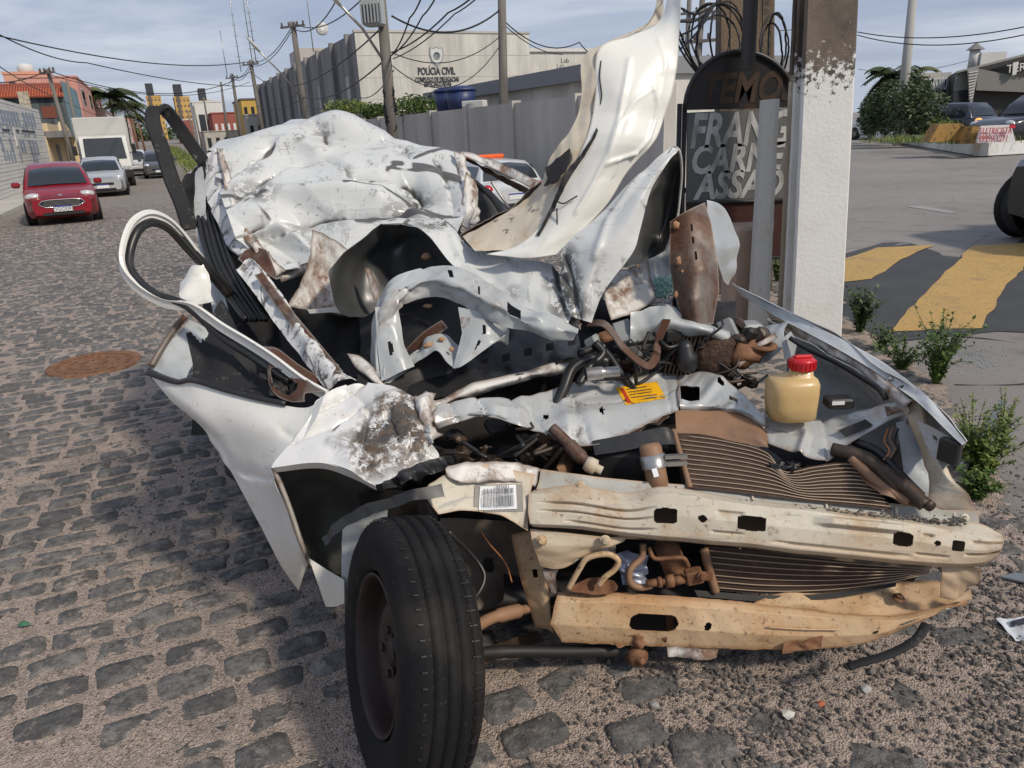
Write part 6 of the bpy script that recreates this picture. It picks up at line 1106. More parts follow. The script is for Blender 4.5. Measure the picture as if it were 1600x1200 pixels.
W('hood_lip_fold', [[(845, 284, 2.30), (800, 322, 2.32), (760, 345, 2.33), (718, 366, 2.34)], [(852, 292, 2.34), (806, 332, 2.37), (762, 356, 2.38), (724, 376, 2.36)]], (m_rusty, m_under), 40, 8, hoodR, cr=.004, cs=10)
W('filler_crack', [[(936, 172, 2.275), (938, 173, 2.273)], [(930, 205, 2.243), (934, 206, 2.241)], [(908, 240, 2.225), (914, 242, 2.222)], [(884, 270, 2.215), (893, 274, 2.211)], [(866, 310, 2.205), (873, 312, 2.2)], [(850, 345, 2.195), (855, 347, 2.192)], [(838, 368, 2.187), (842, 370, 2.185)]], (m_void, m_void), 6, 60, hoodR, cr=.004, cs=18)
for pts_ in (((866, 312, 2.204), (880, 318, 2.19), (892, 312, 2.185), (902, 306, 2.18)), ((905, 245, 2.222), (900, 262, 2.225), (892, 268, 2.222)), ((848, 378, 2.18), (868, 372, 2.172), (884, 360, 2.168)), ((936, 172, 2.275), (940, 150, 2.28), (937, 120, 2.30), (939, 95, 2.32)), ((870, 325, 2.19), (872, 360, 2.175), (882, 385, 2.165))): T('hairline_crack', pts_, .0022, m_void, hoodR, n=5)
W('bare_patch', [[(852, 262, 2.262), (872, 246, 2.257), (890, 232, 2.25)], [(856, 276, 2.25), (878, 264, 2.236), (894, 244, 2.24)], [(850, 290, 2.25), (866, 285, 2.235), (882, 268, 2.232)]], (m_void, m_void), 14, 14, hoodR, torn=.008)
# ---- lower hood wing: white sheet with dark hollow back
wing = W('hood_wing', [
    [(1052, 228, 2.20), (1060, 233, 2.20), (1056, 240, 2.18)],
    [(1020, 252, 2.18), (1040, 250, 2.15), (1046, 250, 2.15)],
    [(975, 295, 2.16), (1005, 300, 2.11), (1014, 305, 2.12)],
    [(925, 345, 2.14), (975, 350, 2.08), (1000, 360, 2.09)],
    [(880, 388, 2.12), (935, 395, 2.06), (990, 392, 2.07)],
    [(872, 425, 2.10), (915, 440, 2.04), (960, 432, 2.05)],
    [(882, 470, 2.06), (910, 472, 2.02), (940, 462, 2.03)],
    [(892, 494, 2.03), (910, 500, 2.01), (924, 504, 2.02)]],
    (m_paint, m_under_dark), 44, 90, cr=.005, cs=5, seed=33, spots=[(876, 405, .06, 1), (880, 440, .07, 1), (895, 480, .06, 1)], folds=[([(880, 400), (888, 430), (896, 470), (905, 495)], .016, .010), ([(1000, 275), (950, 340), (930, 400)], -.010, .012), ([(872, 430), (890, 455), (900, 495)], .012, .012), ([(940, 395), (925, 440)], .008, .01)])
W('wing_hollow', [
    [(1056, 232, 2.19), (1062, 240, 2.24), (1064, 262, 2.3)],
    [(1040, 256, 2.16), (1054, 275, 2.36), (1062, 300, 2.36)],
    [(1010, 312, 2.13), (1040, 335, 2.42), (1056, 345, 2.38)],
    [(1000, 365, 2.1), (1028, 375, 2.4), (1046, 378, 2.36)],
    [(975, 418, 2.07), (1005, 408, 2.3), (1036, 394, 2.34)]], (m_under_dark, m_under), 30, 50, wing, cr=.008, cs=5, face=1)
T('wing_rim', [(1050, 230, 2.2), (1060, 233, 2.21), (1065, 262, 2.29), (1063, 300, 2.35), (1057, 345, 2.37), (1040, 392, 2.33)], .004, m_clean, wing)
# torn junction between the two hood halves
for k in range(3):
    x0, y0 = 892+random.uniform(-4, 8), 482+k*8
    W('torn_metal_shred', [[(x0, y0, 2.09), (x0+10, y0+2, 2.06), (x0+20, y0+8, 2.08)], [(x0+3, y0+12, 2.07), (x0+12, y0+13, 2.04), (x0+18, y0+18, 2.06)]], (m_rustwhite, m_under), 10, 8, wing, cr=.006, cs=16, seed=k, torn=.003)
# ---- right hinge panels
hg = W('hinge_panel', [[(1047, 346, 2.30), (1075, 328, 2.30), (1104, 314, 2.34)], [(1046, 380, 2.26), (1080, 372, 2.24), (1112, 360, 2.28)], [(1048, 425, 2.22), (1085, 425, 2.17), (1122, 410, 2.22)], [(1052, 460, 2.2), (1085, 468, 2.13), (1124, 455, 2.2)], [(1066, 498, 2.17), (1090, 508, 2.12), (1114, 506, 2.16)]],
       (m_rusty, m_under), 60, 80, vsharp=True, cr=.0049, cs=6, seed=5, holes=[(.50, .17, .022, .032, 'r'), (.50, .29, .022, .032, 'r'), (.52, .43, .022, .036, 'r')])
W('hinge_panel_back', [[(1104, 313, 2.34), (1118, 318, 2.36), (1128, 330, 2.4)], [(1111, 360, 2.29), (1128, 358, 2.36), (1150, 372, 2.4)], [(1122, 410, 2.23), (1138, 415, 2.32), (1148, 428, 2.36)], [(1128, 440, 2.24), (1136, 445, 2.3), (1140, 440, 2.34)]], (m_zinc, m_under), 20, 40, hg, cr=.006, cs=6)
for k, (x, y, Y, r_, sx, sz) in enumerate(((1056, 352, 2.27, .020, 1, 1.1), (1060, 408, 2.20, .016, .8, 1.4), (1066, 424, 2.19, .008, 1, 1), (1056, 460, 2.17, .012, .8, 1.5), (996, 412, 2.28, .010, .7, 2.2))):
    blob('sealant_lump', x, y, Y, r_, m_foam, hg, sx, sz, k+9)
W('cup_panel', [[(952, 440, 2.36), (985, 415, 2.4), (1010, 400, 2.4)], [(944, 462, 2.28), (985, 450, 2.32), (1020, 440, 2.34)], [(955, 500, 2.22), (985, 490, 2.24), (1024, 470, 2.28)]], (m_rustwhite, m_under), 30, 24, hg, cr=.010, cs=8)
W('cup_panel_wall', [[(1010, 398, 2.42), (1030, 390, 2.5), (1048, 378, 2.5)], [(1018, 430, 2.38), (1036, 430, 2.46), (1048, 425, 2.48)], [(1026, 465, 2.32), (1040, 460, 2.4), (1050, 455, 2.44)]], (m_grey, m_under), 18, 24, hg, cr=.006, cs=8)
gb = MB()
for k in range(420):
    c = PY(random.uniform(1022, 1052) if k % 5 else random.uniform(938, 950), random.uniform(432, 466), random.uniform(2.32, 2.38)); s_ = random.uniform(.003, .006); R_ = Matrix.Rotation(random.uniform(0, 6), 3, V((random.random(), random.random(), random.random())))
    gb.box(c, (s_, s_, s_*.7), R_)
gb.build('crumbled_glass', m_glassbits, car, kind='stuff')
W('scuttle_panel', [[(985, 490, 2.18), (1040, 475, 2.2), (1110, 510, 2.18), (1140, 520, 2.2)], [(985, 520, 2.14), (1040, 505, 2.12), (1100, 515, 2.1), (1135, 528, 2.14)], [(975, 560, 2.2), (1040, 545, 2.18), (1090, 540, 2.16), (1130, 545, 2.18)]], (m_grey, m_under), 40, 24, cr=.014, cs=7, seed=6)
# ---- black cowl tray and ledge
W('cowl_tray', [[(640, 560, 2.3), (760, 525, 2.36), (900, 500, 2.36)], [(612, 610, 2.1), (740, 565, 2.2), (905, 530, 2.24)], [(640, 632, 2.02), (760, 600, 2.08), (910, 560, 2.12)]], m_black, 40, 24, cr=.012, cs=7)
for k in range(12): W('tray_slat', [[(700+k*17, 575-k*4.2, 2.17), (712+k*17, 572-k*4.2, 2.17)], [(700+k*17, 586-k*4.2, 2.14), (712+k*17, 583-k*4.2, 2.14)]], m_dark_trim, 4, 4) if k % 2 else None
W('tray_ledge', [[(672, 632, 1.98), (720, 606, 2.04), (800, 584, 2.1), (905, 560, 2.14)], [(676, 640, 1.96), (724, 616, 2.02), (804, 593, 2.08), (908, 568, 2.12)], [(690, 640, 2.0), (730, 622, 2.05), (806, 600, 2.1), (908, 574, 2.14)]], (m_rustwhite, m_under), 50, 10, cr=.008, cs=9)
# ---- engine and clutter
eng = MB(); eng.box(PY(930, 640, 2.25)+V((0, 0, -.25)), (.75, .35, .40), None, 0, .03); eng.box(PY(820, 700, 2.0)+V((.0, .05, -.25)), (.5, .3, .35), None, 0, .04); eng.build('engine_block', m_void, car)
m_eng = M('oily_brown_alloy', (.05, .035, .026), .5, .3, [('rough', 22, .45, .62, (.10, .062, .042), .8), ('rough', 50, .62, .68, (.26, .22, .18), .5)])
alt = MB()
for k in range(9): alt.box(PY(1042+k*6.5, 552, 2.16), (.006, .07, .13), Matrix.Rotation(.25, 3, 'Y'))
alt.box(PY(1068, 556, 2.2), (.14, .06, .12), None, 0, .01); alt.build('finned_module', m_eng, car)
c2 = MB(); c2.lathe([(.012, 0), (.03, .01), (.034, .05), (.026, .06), (.026, .085), (.014, .10)], PY(1076, 580, 2.1), V((-.2, 0, 1)), 16); c2.build('sensor', m_black, car)
T('starter_motor', [(916, 585, 2.02), (944, 582, 2.02), (968, 580, 2.02)], [.020]*15+[.016]*15, m_steel, n=14)
T('coolant_hose', [(860, 650, 1.98), (880, 610, 2.02), (895, 575, 2.06), (925, 560, 2.08), (950, 566, 2.08)], .017, m_rubber)
T('coolant_hose', [(905, 600, 2.0), (920, 575, 2.04), (942, 552, 2.08), (930, 535, 2.1)], .013, m_rubber)
T('coolant_hose', [(1000, 620, 2.08), (975, 590, 2.1), (940, 545, 2.12), (905, 552, 2.08)], .012, m_rubber)
bl = MB(); ribbon(bl, [PY(*p) for p in ((920, 506, 2.06), (945, 508, 2.02), (975, 545, 1.98), (1010, 572, 1.97), (1024, 560, 2.0), (1030, 530, 2.06), (1042, 500, 2.12))], .024, (.3, .8, .5), .004, 70); bl.build('brown_strap', m_rusty, car)
for k in range(16):
    x, y = random.uniform(930, 1180), random.uniform(500, 590)
    T('wire', [(x, y, 2.12), (x+random.uniform(-30, 30), y+random.uniform(10, 30), 2.08), (x+random.uniform(-50, 50), y+random.uniform(0, 50), 2.1), (x+random.uniform(-70, 70), y+random.uniform(10, 60), 2.14)], random.choice((.0025, .004, .006)), random.choice((m_rubber, m_rubber, m_eng, m_void)), n=6)
for k in range(26):
    x, y = random.uniform(690, 1000), random.uniform(660, 735)
    if 860 < x and y < 700: continue
    T('wire', [(x, y, 1.86), (x+random.uniform(-30, 30), y+random.uniform(-20, 20), 1.82), (x+random.uniform(-60, 60), y+random.uniform(-20, 30), 1.85)], random.choice((.0025, .004, .007)), random.choice((m_rubber, m_eng, m_void)), n=6)
for k in range(40):
    x, y = random.uniform(690, 1000), random.uniform(665, 735); mb = MB(); R_ = Matrix.Rotation(random.uniform(0, 3), 3, V((random.random(), random.random(), 1)).normalized())
    mb.box(PY(x, y, random.uniform(1.88, 2.0)), (random.uniform(.03, .09), random.uniform(.03, .07), random.uniform(.02, .06)), R_, 0, .008); mb.build('engine_fitting', random.choice((m_eng, m_void, m_black, m_eng, m_duct)), car)
for k in range(44):
    x, y = random.uniform(910, 1200), random.uniform(505, 600); mb = MB(); R_ = Matrix.Rotation(random.uniform(0, 3), 3, V((random.random(), random.random(), 1)).normalized())
    mb.box(PY(x, y, random.uniform(2.15, 2.3)), (random.uniform(.03, .09), random.uniform(.03, .07), random.uniform(.02, .07)), R_, 0, .008); mb.build('engine_fitting', random.choice((m_eng, m_void, m_eng, m_under, m_rustmetal, m_black)), car)
blob('rusted_lump', 1118, 560, 2.14, .075, M('burnt_rust_lump', (.05, .025, .016), .8, 0, [('rough', 30, .5, .62, (.13, .07, .04), .8)], bump=[('noise', 60, .02)]), car, 1, 1, 3)
blob('rusted_lump', 1165, 555, 2.12, .045, m_rustmetal, car, 1.3, .8, 5)
W('strut_apron', [[(1095, 530, 2.4), (1150, 515, 2.4), (1215, 505, 2.3), (1228, 500, 2.25)], [(1110, 548, 2.3), (1150, 540, 2.28), (1200, 530, 2.2), (1225, 522, 2.2)], [(1140, 580, 2.22), (1160, 575, 2.2), (1200, 560, 2.15), (1222, 545, 2.16)]], (m_grey, m_under), 30, 20, cr=.012, cs=7)
W('apron_splinter', [[(1150, 570, 2.1), (1180, 540, 2.12), (1210, 520, 2.14)], [(1156, 574, 2.09), (1186, 546, 2.11), (1216, 527, 2.13)]], m_rustwhite, 16, 5, cr=.006, cs=20)
sm_ = MB(); sm_.lathe([(.042, .006), (.046, .014), (.03, .02), (.026, .006)], PY(1190, 545, 2.13), V((.05, -.1, 1)), 24); sm_.build('strut_mount', m_rustmetal, car)
# ---- washer tank
tk = MB(); c0 = PY(1237, 612, 1.86); P = []
for (h, wx, wy, ox) in ((-.075, .052, .045, .004), (-.070, .062, .052, .003), (-.03, .066, .055, 0), (.0, .067, .056, 0), (.028, .067, .055, 0), (.040, .058, .048, .004), (.046, .040, .036, .014), (.052, .030, .028, .02), (.072, .026, .026, .022)):
    P.append([c0+V((ox+math.copysign(abs(math.cos(a))**.6, math.cos(a))*wx, math.copysign(abs(math.sin(a))**.6, math.sin(a))*wy, h)) for a in [2*math.pi*k/28 for k in range(28)]])
tk.grid(P, True); tk.f += [tuple(range(28*8, 28*9)), tuple(reversed(range(28)))]; tk.m += [0, 0]; tk.sm += [False, False]
tank = tk.build('washer_tank', m_tank, car)
cp = MB(); cp.lathe([(.033, 0), (.034, .004), (.033, .026), (.029, .031), (.0, .031)], c0+V((.022, 0, .066)), V((0, 0, 1)), 20); cp.box(c0+V((.022, 0, .10)), (.05, .014, .012), None, 0, .004)
for k in range(20):
    a = 2*math.pi*k/20; cp.box(c0+V((.022+math.cos(a)*.034, math.sin(a)*.034, .080)), (.005, .005, .022), Matrix.Rotation(a, 3, 'Z'))
cp.build('tank_cap', m_red, tank)
# ---- right fender and inner wing
fR = W('right_fender', [
    [(1143, 443, 2.72), (1200, 470, 2.48), (1300, 522, 2.1), (1380, 566, 1.88), (1440, 612, 1.70), (1480, 655, 1.57), (1508, 690, 1.49)],
    [(1160, 462, 2.66), (1205, 490, 2.42), (1290, 535, 2.08), (1370, 582, 1.86), (1425, 622, 1.70), (1468, 662, 1.57), (1503, 695, 1.49)]],
    (M('fender_edge_paint', (.55, .57, .57), .35, 0, [('noise', 6, .45, .7, (.40, .41, .41), .6), ('rough', 40, .6, .66, (.1, .09, .08), .6), ('attr:edge', 0, .006, 0, (.75, .75, .72), .8)], coat=.2), m_under), 90, 10, cr=.004, cs=9)
W('fender_outer', [[(1143, 443, 2.72), (1300, 522, 2.1), (1440, 612, 1.70), (1508, 690, 1.49)], [V((1.12, 2.75, .6)), V((1.16, 2.2, .62)), V((1.14, 1.9, .66)), V((1.06, 1.56, .66))], [V((1.1, 2.75, .3)), V((1.15, 2.4, .3)), V((1.15, 2.1, .56)), V((1.06, 1.6, .60))]], (m_clean, m_under), 40, 16, fR, face=-1, cr=.006, cs=5)
W('fender_flange', [[(1205, 490, 2.42), (1290, 536, 2.08), (1370, 584, 1.86), (1425, 624, 1.70)], [(1216, 506, 2.40), (1292, 552, 2.07), (1362, 596, 1.86), (1410, 634, 1.71)]], m_rustwhite, 60, 8, fR, cr=.010, cs=16, torn=.004)
W('inner_wing', [[(1196, 500, 2.35), (1290, 550, 2.05), (1360, 596, 1.86), (1420, 640, 1.72)], [(1225, 540, 2.3), (1290, 580, 2.1), (1360, 625, 1.9), (1415, 660, 1.76)], [(1225, 600, 2.2), (1290, 630, 2.08), (1360, 665, 1.92), (1405, 690, 1.8)], [V((.78, 2.2, .3)), V((.85, 2.0, .3)), V((.9, 1.85, .3)), V((.92, 1.75, .3))]], (m_grey, m_under), 40, 36, cr=.010, cs=6, seed=4, holes=[(.28, .34, .012, .014, 'o'), (.45, .42, .01, .012, 'o'), (.6, .3, .014, .014, 'o')])
T('hood_cable', [(1234, 528, 2.12), (1262, 545, 2.08), (1310, 568, 1.97), (1350, 592, 1.87), (1376, 610, 1.80), (1385, 625, 1.78)], .008, m_rubber, fR)
bp = MB(); bp.prism([PY(*p) for p in ((1222, 530, 2.13), (1236, 518, 2.14), (1246, 535, 2.13), (1240, 560, 2.12), (1226, 562, 2.12))], (0, .004, 0)); bp.build('hinge_plate', m_grey, fR)
W('bolt_plate', [[(1382, 588, 1.84), (1400, 592, 1.80), (1418, 606, 1.755)], [(1392, 602, 1.81), (1406, 606, 1.78), (1416, 614, 1.75)]], m_clean, 14, 8, fR)
bolt(PY(1391, 594, 1.815), V((-.3, -.6, .8)), .007, m_steel, fR); bolt(PY(1410, 607, 1.765), V((-.3, -.6, .8)), .006, m_void, fR)
rl = MB(); rl.box(PY(1310, 628, 1.86), (.07, .05, .03), None, 0, .005); rl.build('relay_box', m_black, car)
lb = MB(); lb.box(PY(1310, 630, 1.832), (.034, .002, .010)); lb.build('relay_label', m_gwhite, car)
# ---- upper radiator support (crossmember with the yellow sticker)
sup = W('upper_support', [
    [(672, 640, 1.90), (700, 628, 1.93), (750, 619, 1.94), (800, 621, 1.97), (850, 614, 2.03), (890, 600, 2.10), (950, 590, 2.14), (1038, 578, 2.17), (1056, 580, 2.16)],
    [(676, 652, 1.87), (705, 640, 1.90), (752, 632, 1.91), (802, 634, 1.92), (850, 640, 1.95), (895, 625, 2.0), (955, 615, 2.04), (1042, 606, 2.07), (1060, 606, 2.06)],
    [(680, 662, 1.86), (708, 652, 1.88), (756, 645, 1.88), (806, 655, 1.88), (848, 662, 1.89), (900, 648, 1.92), (960, 640, 1.95), (1046, 630, 1.97), (1062, 632, 1.96)],
    [(684, 668, 1.87), (712, 660, 1.88), (758, 652, 1.88), (810, 664, 1.87), (850, 674, 1.86), (905, 695, 1.83), (960, 686, 1.84), (1046, 644, 1.93), (1060, 640, 1.94)]],
    (m_silver, m_under), 130, 40, vsharp=True, cr=.0063, cs=8, seed=13, folds=[([(890, 612), (900, 640), (920, 690)], .014, .012), ([(940, 600), (1040, 586)], -.010, .010), ([(915, 632), (960, 628), (1046, 614)], .008, .008), ([(745, 620), (760, 640), (755, 652)], .012, .01), ([(800, 622), (830, 640), (850, 672)], .014, .012), ([(700, 630), (712, 655)], .014, .01), ([(880, 628), (930, 612)], -.01, .01), ([(1035, 580), (1048, 640)], .008, .006)], holes=[(.70, .60, .010, .055, 'o'), (.47, .62, .013, .06, 'o')])
W('support_dirty_lip', [[(852, 672, 1.858), (880, 690, 1.835), (905, 697, 1.825), (958, 688, 1.835), (1046, 646, 1.925)], [(856, 680, 1.87), (882, 698, 1.85), (908, 704, 1.84), (960, 694, 1.85), (1046, 652, 1.94)]], m_rusty, 40, 5, sup, cr=.005, cs=16)
def on(name, quad, mat, parent, off=.004, n=6, srf=None):
    W(name, [[quad[0], quad[1]], [quad[3], quad[2]]], mat, n, n, parent, th=.0008)
stk = decal('yellow_sticker', sup, [(962, 606), (1026, 596), (1041, 622), (978, 633)], m_yel, sup, 10, .003)
for k in range(5): decal('sticker_line', sup, [(978+k*2.6, 608+k*4.2), (1010+k*4+4*(k % 2), 603+k*4.2), (1010.5+k*4+4*(k % 2), 604.2+k*4.2), (978.5+k*2.6, 609.2+k*4.2)], m_ink, sup, 4, .0045)
decal('sticker_red_mark', sup, [(969, 607), (974, 606), (987, 629), (981, 630)], M('red_ink', (.5, .05, .02), .5), sup, 4, .0045)
W('support_right_arm', [
    [(1058, 580, 2.16), (1090, 581, 2.13), (1125, 590, 2.06), (1160, 615, 1.96), (1196, 652, 1.86)],
    [(1060, 606, 2.05), (1095, 606, 2.03), (1130, 616, 1.97), (1160, 634, 1.91), (1196, 658, 1.85)],
    [(1062, 634, 1.95), (1100, 634, 1.94), (1135, 638, 1.91), (1165, 645, 1.88), (1196, 664, 1.845)],
    [(1064, 642, 1.955), (1100, 642, 1.945), (1135, 645, 1.915), (1165, 652, 1.885), (1196, 668, 1.85)]],
    (m_silver, m_under), 56, 30, vsharp=True, cr=.0070, cs=8, seed=17, holes=[(.12, .62, .10, .17, 'r'), (.45, .2, .04, .08, 'o'), (.62, .45, .06, .07, 'r')])
W('support_lower_arm', [
    [(1194, 642, 1.92), (1240, 648, 1.90), (1285, 655, 1.88), (1330, 645, 1.86), (1380, 630, 1.82), (1422, 622, 1.78)],
    [(1196, 668, 1.86), (1240, 676, 1.83), (1285, 684, 1.80), (1330, 672, 1.80), (1385, 648, 1.78), (1426, 634, 1.76)],
    [(1200, 692, 1.82), (1245, 708, 1.76), (1290, 722, 1.73), (1332, 692, 1.76), (1388, 658, 1.77), (1424, 645, 1.76)]],
    (m_silver, m_under), 70, 30, vsharp=True, cr=.0084, cs=7, seed=23, folds=[([(1240, 648), (1258, 680), (1250, 706)], -.016, .010), ([(1285, 655), (1292, 720)], .014, .012), ([(1200, 665), (1240, 676)], .01, .01), ([(1330, 650), (1400, 632)], -.01, .01)])
W('support_decal', [[(1310, 672, 1.79), (1352, 655, 1.795)], [(1322, 682, 1.768), (1364, 664, 1.773)]], m_void, 4, 4)
W('support_tip', [[(1380, 628, 1.81), (1410, 615, 1.80), (1424, 622, 1.77)], [(1386, 650, 1.77), (1414, 640, 1.755), (1424, 636, 1.75)]], m_rustwhite, 14, 12, cr=.006, cs=12)
# latch strut coming down from the support
T('latch_strut', [(862, 668, 1.85), (885, 690, 1.82), (905, 712, 1.79), (930, 730, 1.76)], [.016]*12+[.021]*10+[.016]*8, m_rusty, sup, n=10)
lf = MB(); lf.lathe([(.018, -.02), (.022, -.01), (.022, .01), (.012, .014), (.012, .03)], PY(925, 728, 1.76), V((.8, -.3, -.35)), 14); lf.build('strut_foot', m_beam, sup)
# ---- radiator
duct = W('radiator_duct', [[(1055, 640, 1.95), (1100, 641, 1.94), (1150, 646, 1.91), (1185, 660, 1.87), (1200, 682, 1.83)], [(1056, 660, 1.90), (1100, 662, 1.89), (1150, 672, 1.85), (1185, 685, 1.81), (1200, 694, 1.80)], [(1057, 676, 1.875), (1100, 680, 1.86), (1150, 690, 1.825), (1185, 697, 1.80), (1201, 699, 1.795)]], (m_duct, m_void), 40, 20, cr=.003, cs=6)
def rad_pt(u, v_):   # u left to right, v top to bottom: the sagging core
    top = cat_rom([PY(*p) for p in ((1057, 676, 1.875), (1130, 686, 1.84), (1195, 704, 1.79), (1222, 735, 1.73), (1270, 728, 1.72), (1320, 722, 1.71), (1342, 728, 1.70))], 41)
    bot = cat_rom([PY(*p) for p in ((1072, 762, 1.70), (1150, 770, 1.675), (1220, 778, 1.655), (1280, 785, 1.64), (1330, 790, 1.625), (1395, 797, 1.61))], 41)
    return top, bot
RT, RB = rad_pt(0, 0)
core = MB(); P = []
for j in range(24): P.append([RT[i].lerp(RB[i], j/23) for i in range(41)])
core.grid(P); core.grid([[p+V((0, .03, -.03)) for p in r] for r in reversed(P)]); rad = core.build('radiator', m_fin, car)
for j in range(11):
    fnb = MB(); v_ = (j+.6)/11.4; n0 = V((-.1, -.75, .65)).normalized()
    path = [RT[i].lerp(RB[i], v_)+n0*.004 for i in range(0 if j else 2, 41)]
    fnb.tube(path, .0016, 5); fnb.build('radiator_tube', m_finline, rad)
core2 = MB(); P = []
lt = cat_rom([PY(*p) for p in ((1100, 852, 1.68), (1200, 862, 1.66), (1300, 872, 1.64), (1400, 882, 1.63), (1450, 884, 1.63))], 30); lbm = cat_rom([PY(*p) for p in ((1112, 922, 1.66), (1200, 928, 1.645), (1300, 924, 1.63), (1380, 912, 1.62), (1450, 896, 1.62))], 30)
for j in range(10): P.append([lt[i].lerp(lbm[i], j/9) for i in range(30)])
core2.grid(P); lrad = core2.build('lower_condenser', m_fin, car)
for j in range(7):
    fnb = MB(); fnb.tube([lt[i].lerp(lbm[i], (j+.7)/7.3)+V((0, -.006, .002)) for i in range(30)], .0015, 5); fnb.build('condenser_tube', m_finline, lrad)
W('condenser_sill', [[(1085, 922, 1.655), (1200, 930, 1.64), (1300, 926, 1.625), (1400, 910, 1.615)], [(1090, 932, 1.645), (1200, 940, 1.63), (1300, 934, 1.615), (1400, 916, 1.608)]], m_void, 30, 6, lrad)
for nm, pts, r_ in (('radiator_post', ((1052, 672, 1.86), (1066, 720, 1.77), (1078, 762, 1.70)), .008), ('condenser_post', ((1100, 858, 1.665), (1108, 890, 1.66), (1118, 925, 1.65)), .012)): T(nm, pts, r_, m_duct, rad)
W('fan_shroud_arm', [[(925, 690, 1.84), (980, 678, 1.84), (1040, 668, 1.84), (1052, 676, 1.84)], [(930, 712, 1.80), (985, 702, 1.80), (1040, 694, 1.80), (1056, 694, 1.80)]], m_black, 24, 10, rad, cr=.004, cs=9)
fs_ = MB(); fs_.box(PY(970, 735, 1.85), (.2, .08, .16), Matrix.Rotation(-.2, 3, 'Z'), 0, .02); fs_.build('fan_shroud', m_void, car)
rx = MB(); c_ = PY(1022, 728, 1.75); rx.lathe([(.028, -.10), (.029, -.02), (.030, .05), (.024, .06), (.0, .062)], c_, V((-.15, .35, .9)), 24); dry = rx.build('receiver_drier', m_duct, car)
cl = MB(); cl.lathe([(.034, -.005), (.034, .030), (.030, .031)], c_, V((-.15, .35, .9)), 24, cap=False); cl.box(c_+V((.055, -.01, .01)), (.06, .012, .012)); cl.box(c_+V((.055, -.01, .03)), (.06, .012, .010)); cl.build('drier_clamp', m_steel, dry)
W('drier_label', [[(1018, 733, 1.712), (1026, 731, 1.714)], [(1022, 746, 1.70), (1030, 744, 1.70)]], m_gwhite, 3, 3, dry)
rx = MB(); rx.tube([PY(1040, 850, 1.70), PY(1052, 880, 1.70), PY(1062, 905, 1.69)], .034, 18); rx.build('drier_body', m_rustmetal, dry)
T('corrugated_hose', [(1005, 850, 1.66), (1003, 870, 1.65), (985, 890, 1.63), (985, 910, 1.62), (1000, 918, 1.62), (1018, 915, 1.62)], [.0085+.0015*(k % 2) for k in range(80)], m_duct, k=80)
T('refrigerant_pipe', [(1014, 855, 1.65), (1022, 872, 1.64), (1045, 872, 1.635), (1068, 872, 1.63), (1076, 885, 1.63)], .006, m_rustmetal)
vp = MB(); a_, b_ = PY(1010, 912, 1.615), PY(1072, 905, 1.62)
for t0, t1, r_ in ((0, .28, .010), (.28, .38, .014), (.38, .5, .009), (.5, .68, .017), (.68, .95, .011)): vp.tube([a_.lerp(b_, t0), a_.lerp(b_, t1)], r_, 12)
vp.box(PY(1084, 900, 1.62), (.045, .03, .04), Matrix.Rotation(-.2, 3, 'Y'), 0, .004); vp.box(PY(1104, 900, 1.62), (.03, .012, .02)); valve = vp.build('service_valve', m_rustmetal, car); bolt(PY(1097, 900, 1.60), V((0, -1, .2)), .008, m_rustmetal, valve)
W('crumpled_foil', [[(964, 864, 1.72), (985, 862, 1.71), (1004, 872, 1.72)], [(966, 890, 1.70), (985, 892, 1.69), (1010, 890, 1.7)], [(976, 915, 1.68), (995, 918, 1.68), (1014, 910, 1.69)]], M('grey_blue_foil', (.42, .45, .55), .4, .5), 20, 20, cr=.02, cs=18)
# crushed plastics to the right of the radiator
for k, pts in enumerate((((1330, 715, 1.70), (1350, 735, 1.67), (1380, 760, 1.64), (1420, 785, 1.60)), ((1300, 702, 1.74), (1340, 712, 1.70), (1380, 735, 1.66), (1420, 765, 1.61), (1445, 790, 1.57)), ((1335, 690, 1.78), (1370, 705, 1.72), (1400, 735, 1.67), (1440, 775, 1.60)), ((1360, 720, 1.68), (1400, 760, 1.63), (1425, 770, 1.62), (1455, 792, 1.56)))):
    T('crushed_hose', pts, (.013, .018, .012, .014)[k], (m_duct, m_eng, m_black, m_eng)[k], n=10)
W('crushed_shroud', [[(1338, 726, 1.71), (1365, 722, 1.71), (1385, 742, 1.68)], [(1350, 752, 1.66), (1385, 755, 1.655), (1410, 775, 1.625)], [(1375, 775, 1.62), (1410, 785, 1.605), (1440, 796, 1.59)]], m_duct, 24, 24, cr=.016, cs=12)
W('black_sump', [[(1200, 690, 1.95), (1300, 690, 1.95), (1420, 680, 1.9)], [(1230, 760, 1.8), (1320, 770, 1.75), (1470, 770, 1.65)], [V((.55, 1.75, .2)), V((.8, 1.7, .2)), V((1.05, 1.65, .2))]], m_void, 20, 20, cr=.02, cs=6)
tp = MB(); c_ = PY(1225, 735, 1.73)
for k in range(10): tp.tube([c_+V((random.uniform(-.04, .05), random.uniform(-.02, .03), random.uniform(-.03, .02))) for _ in range(4)], .006, 6)
tp.build('melted_tubing', m_black, car)
for k, (x, y) in enumerate(((1388, 675), (1396, 672), (1404, 676))): T('wiring_loom', [(x, y-6, 1.76), (x-6, y+14, 1.73), (x+2, y+30, 1.70), (x-8, y+44, 1.69)], .0025, (m_copper, m_duct, m_rubber)[k], n=5)
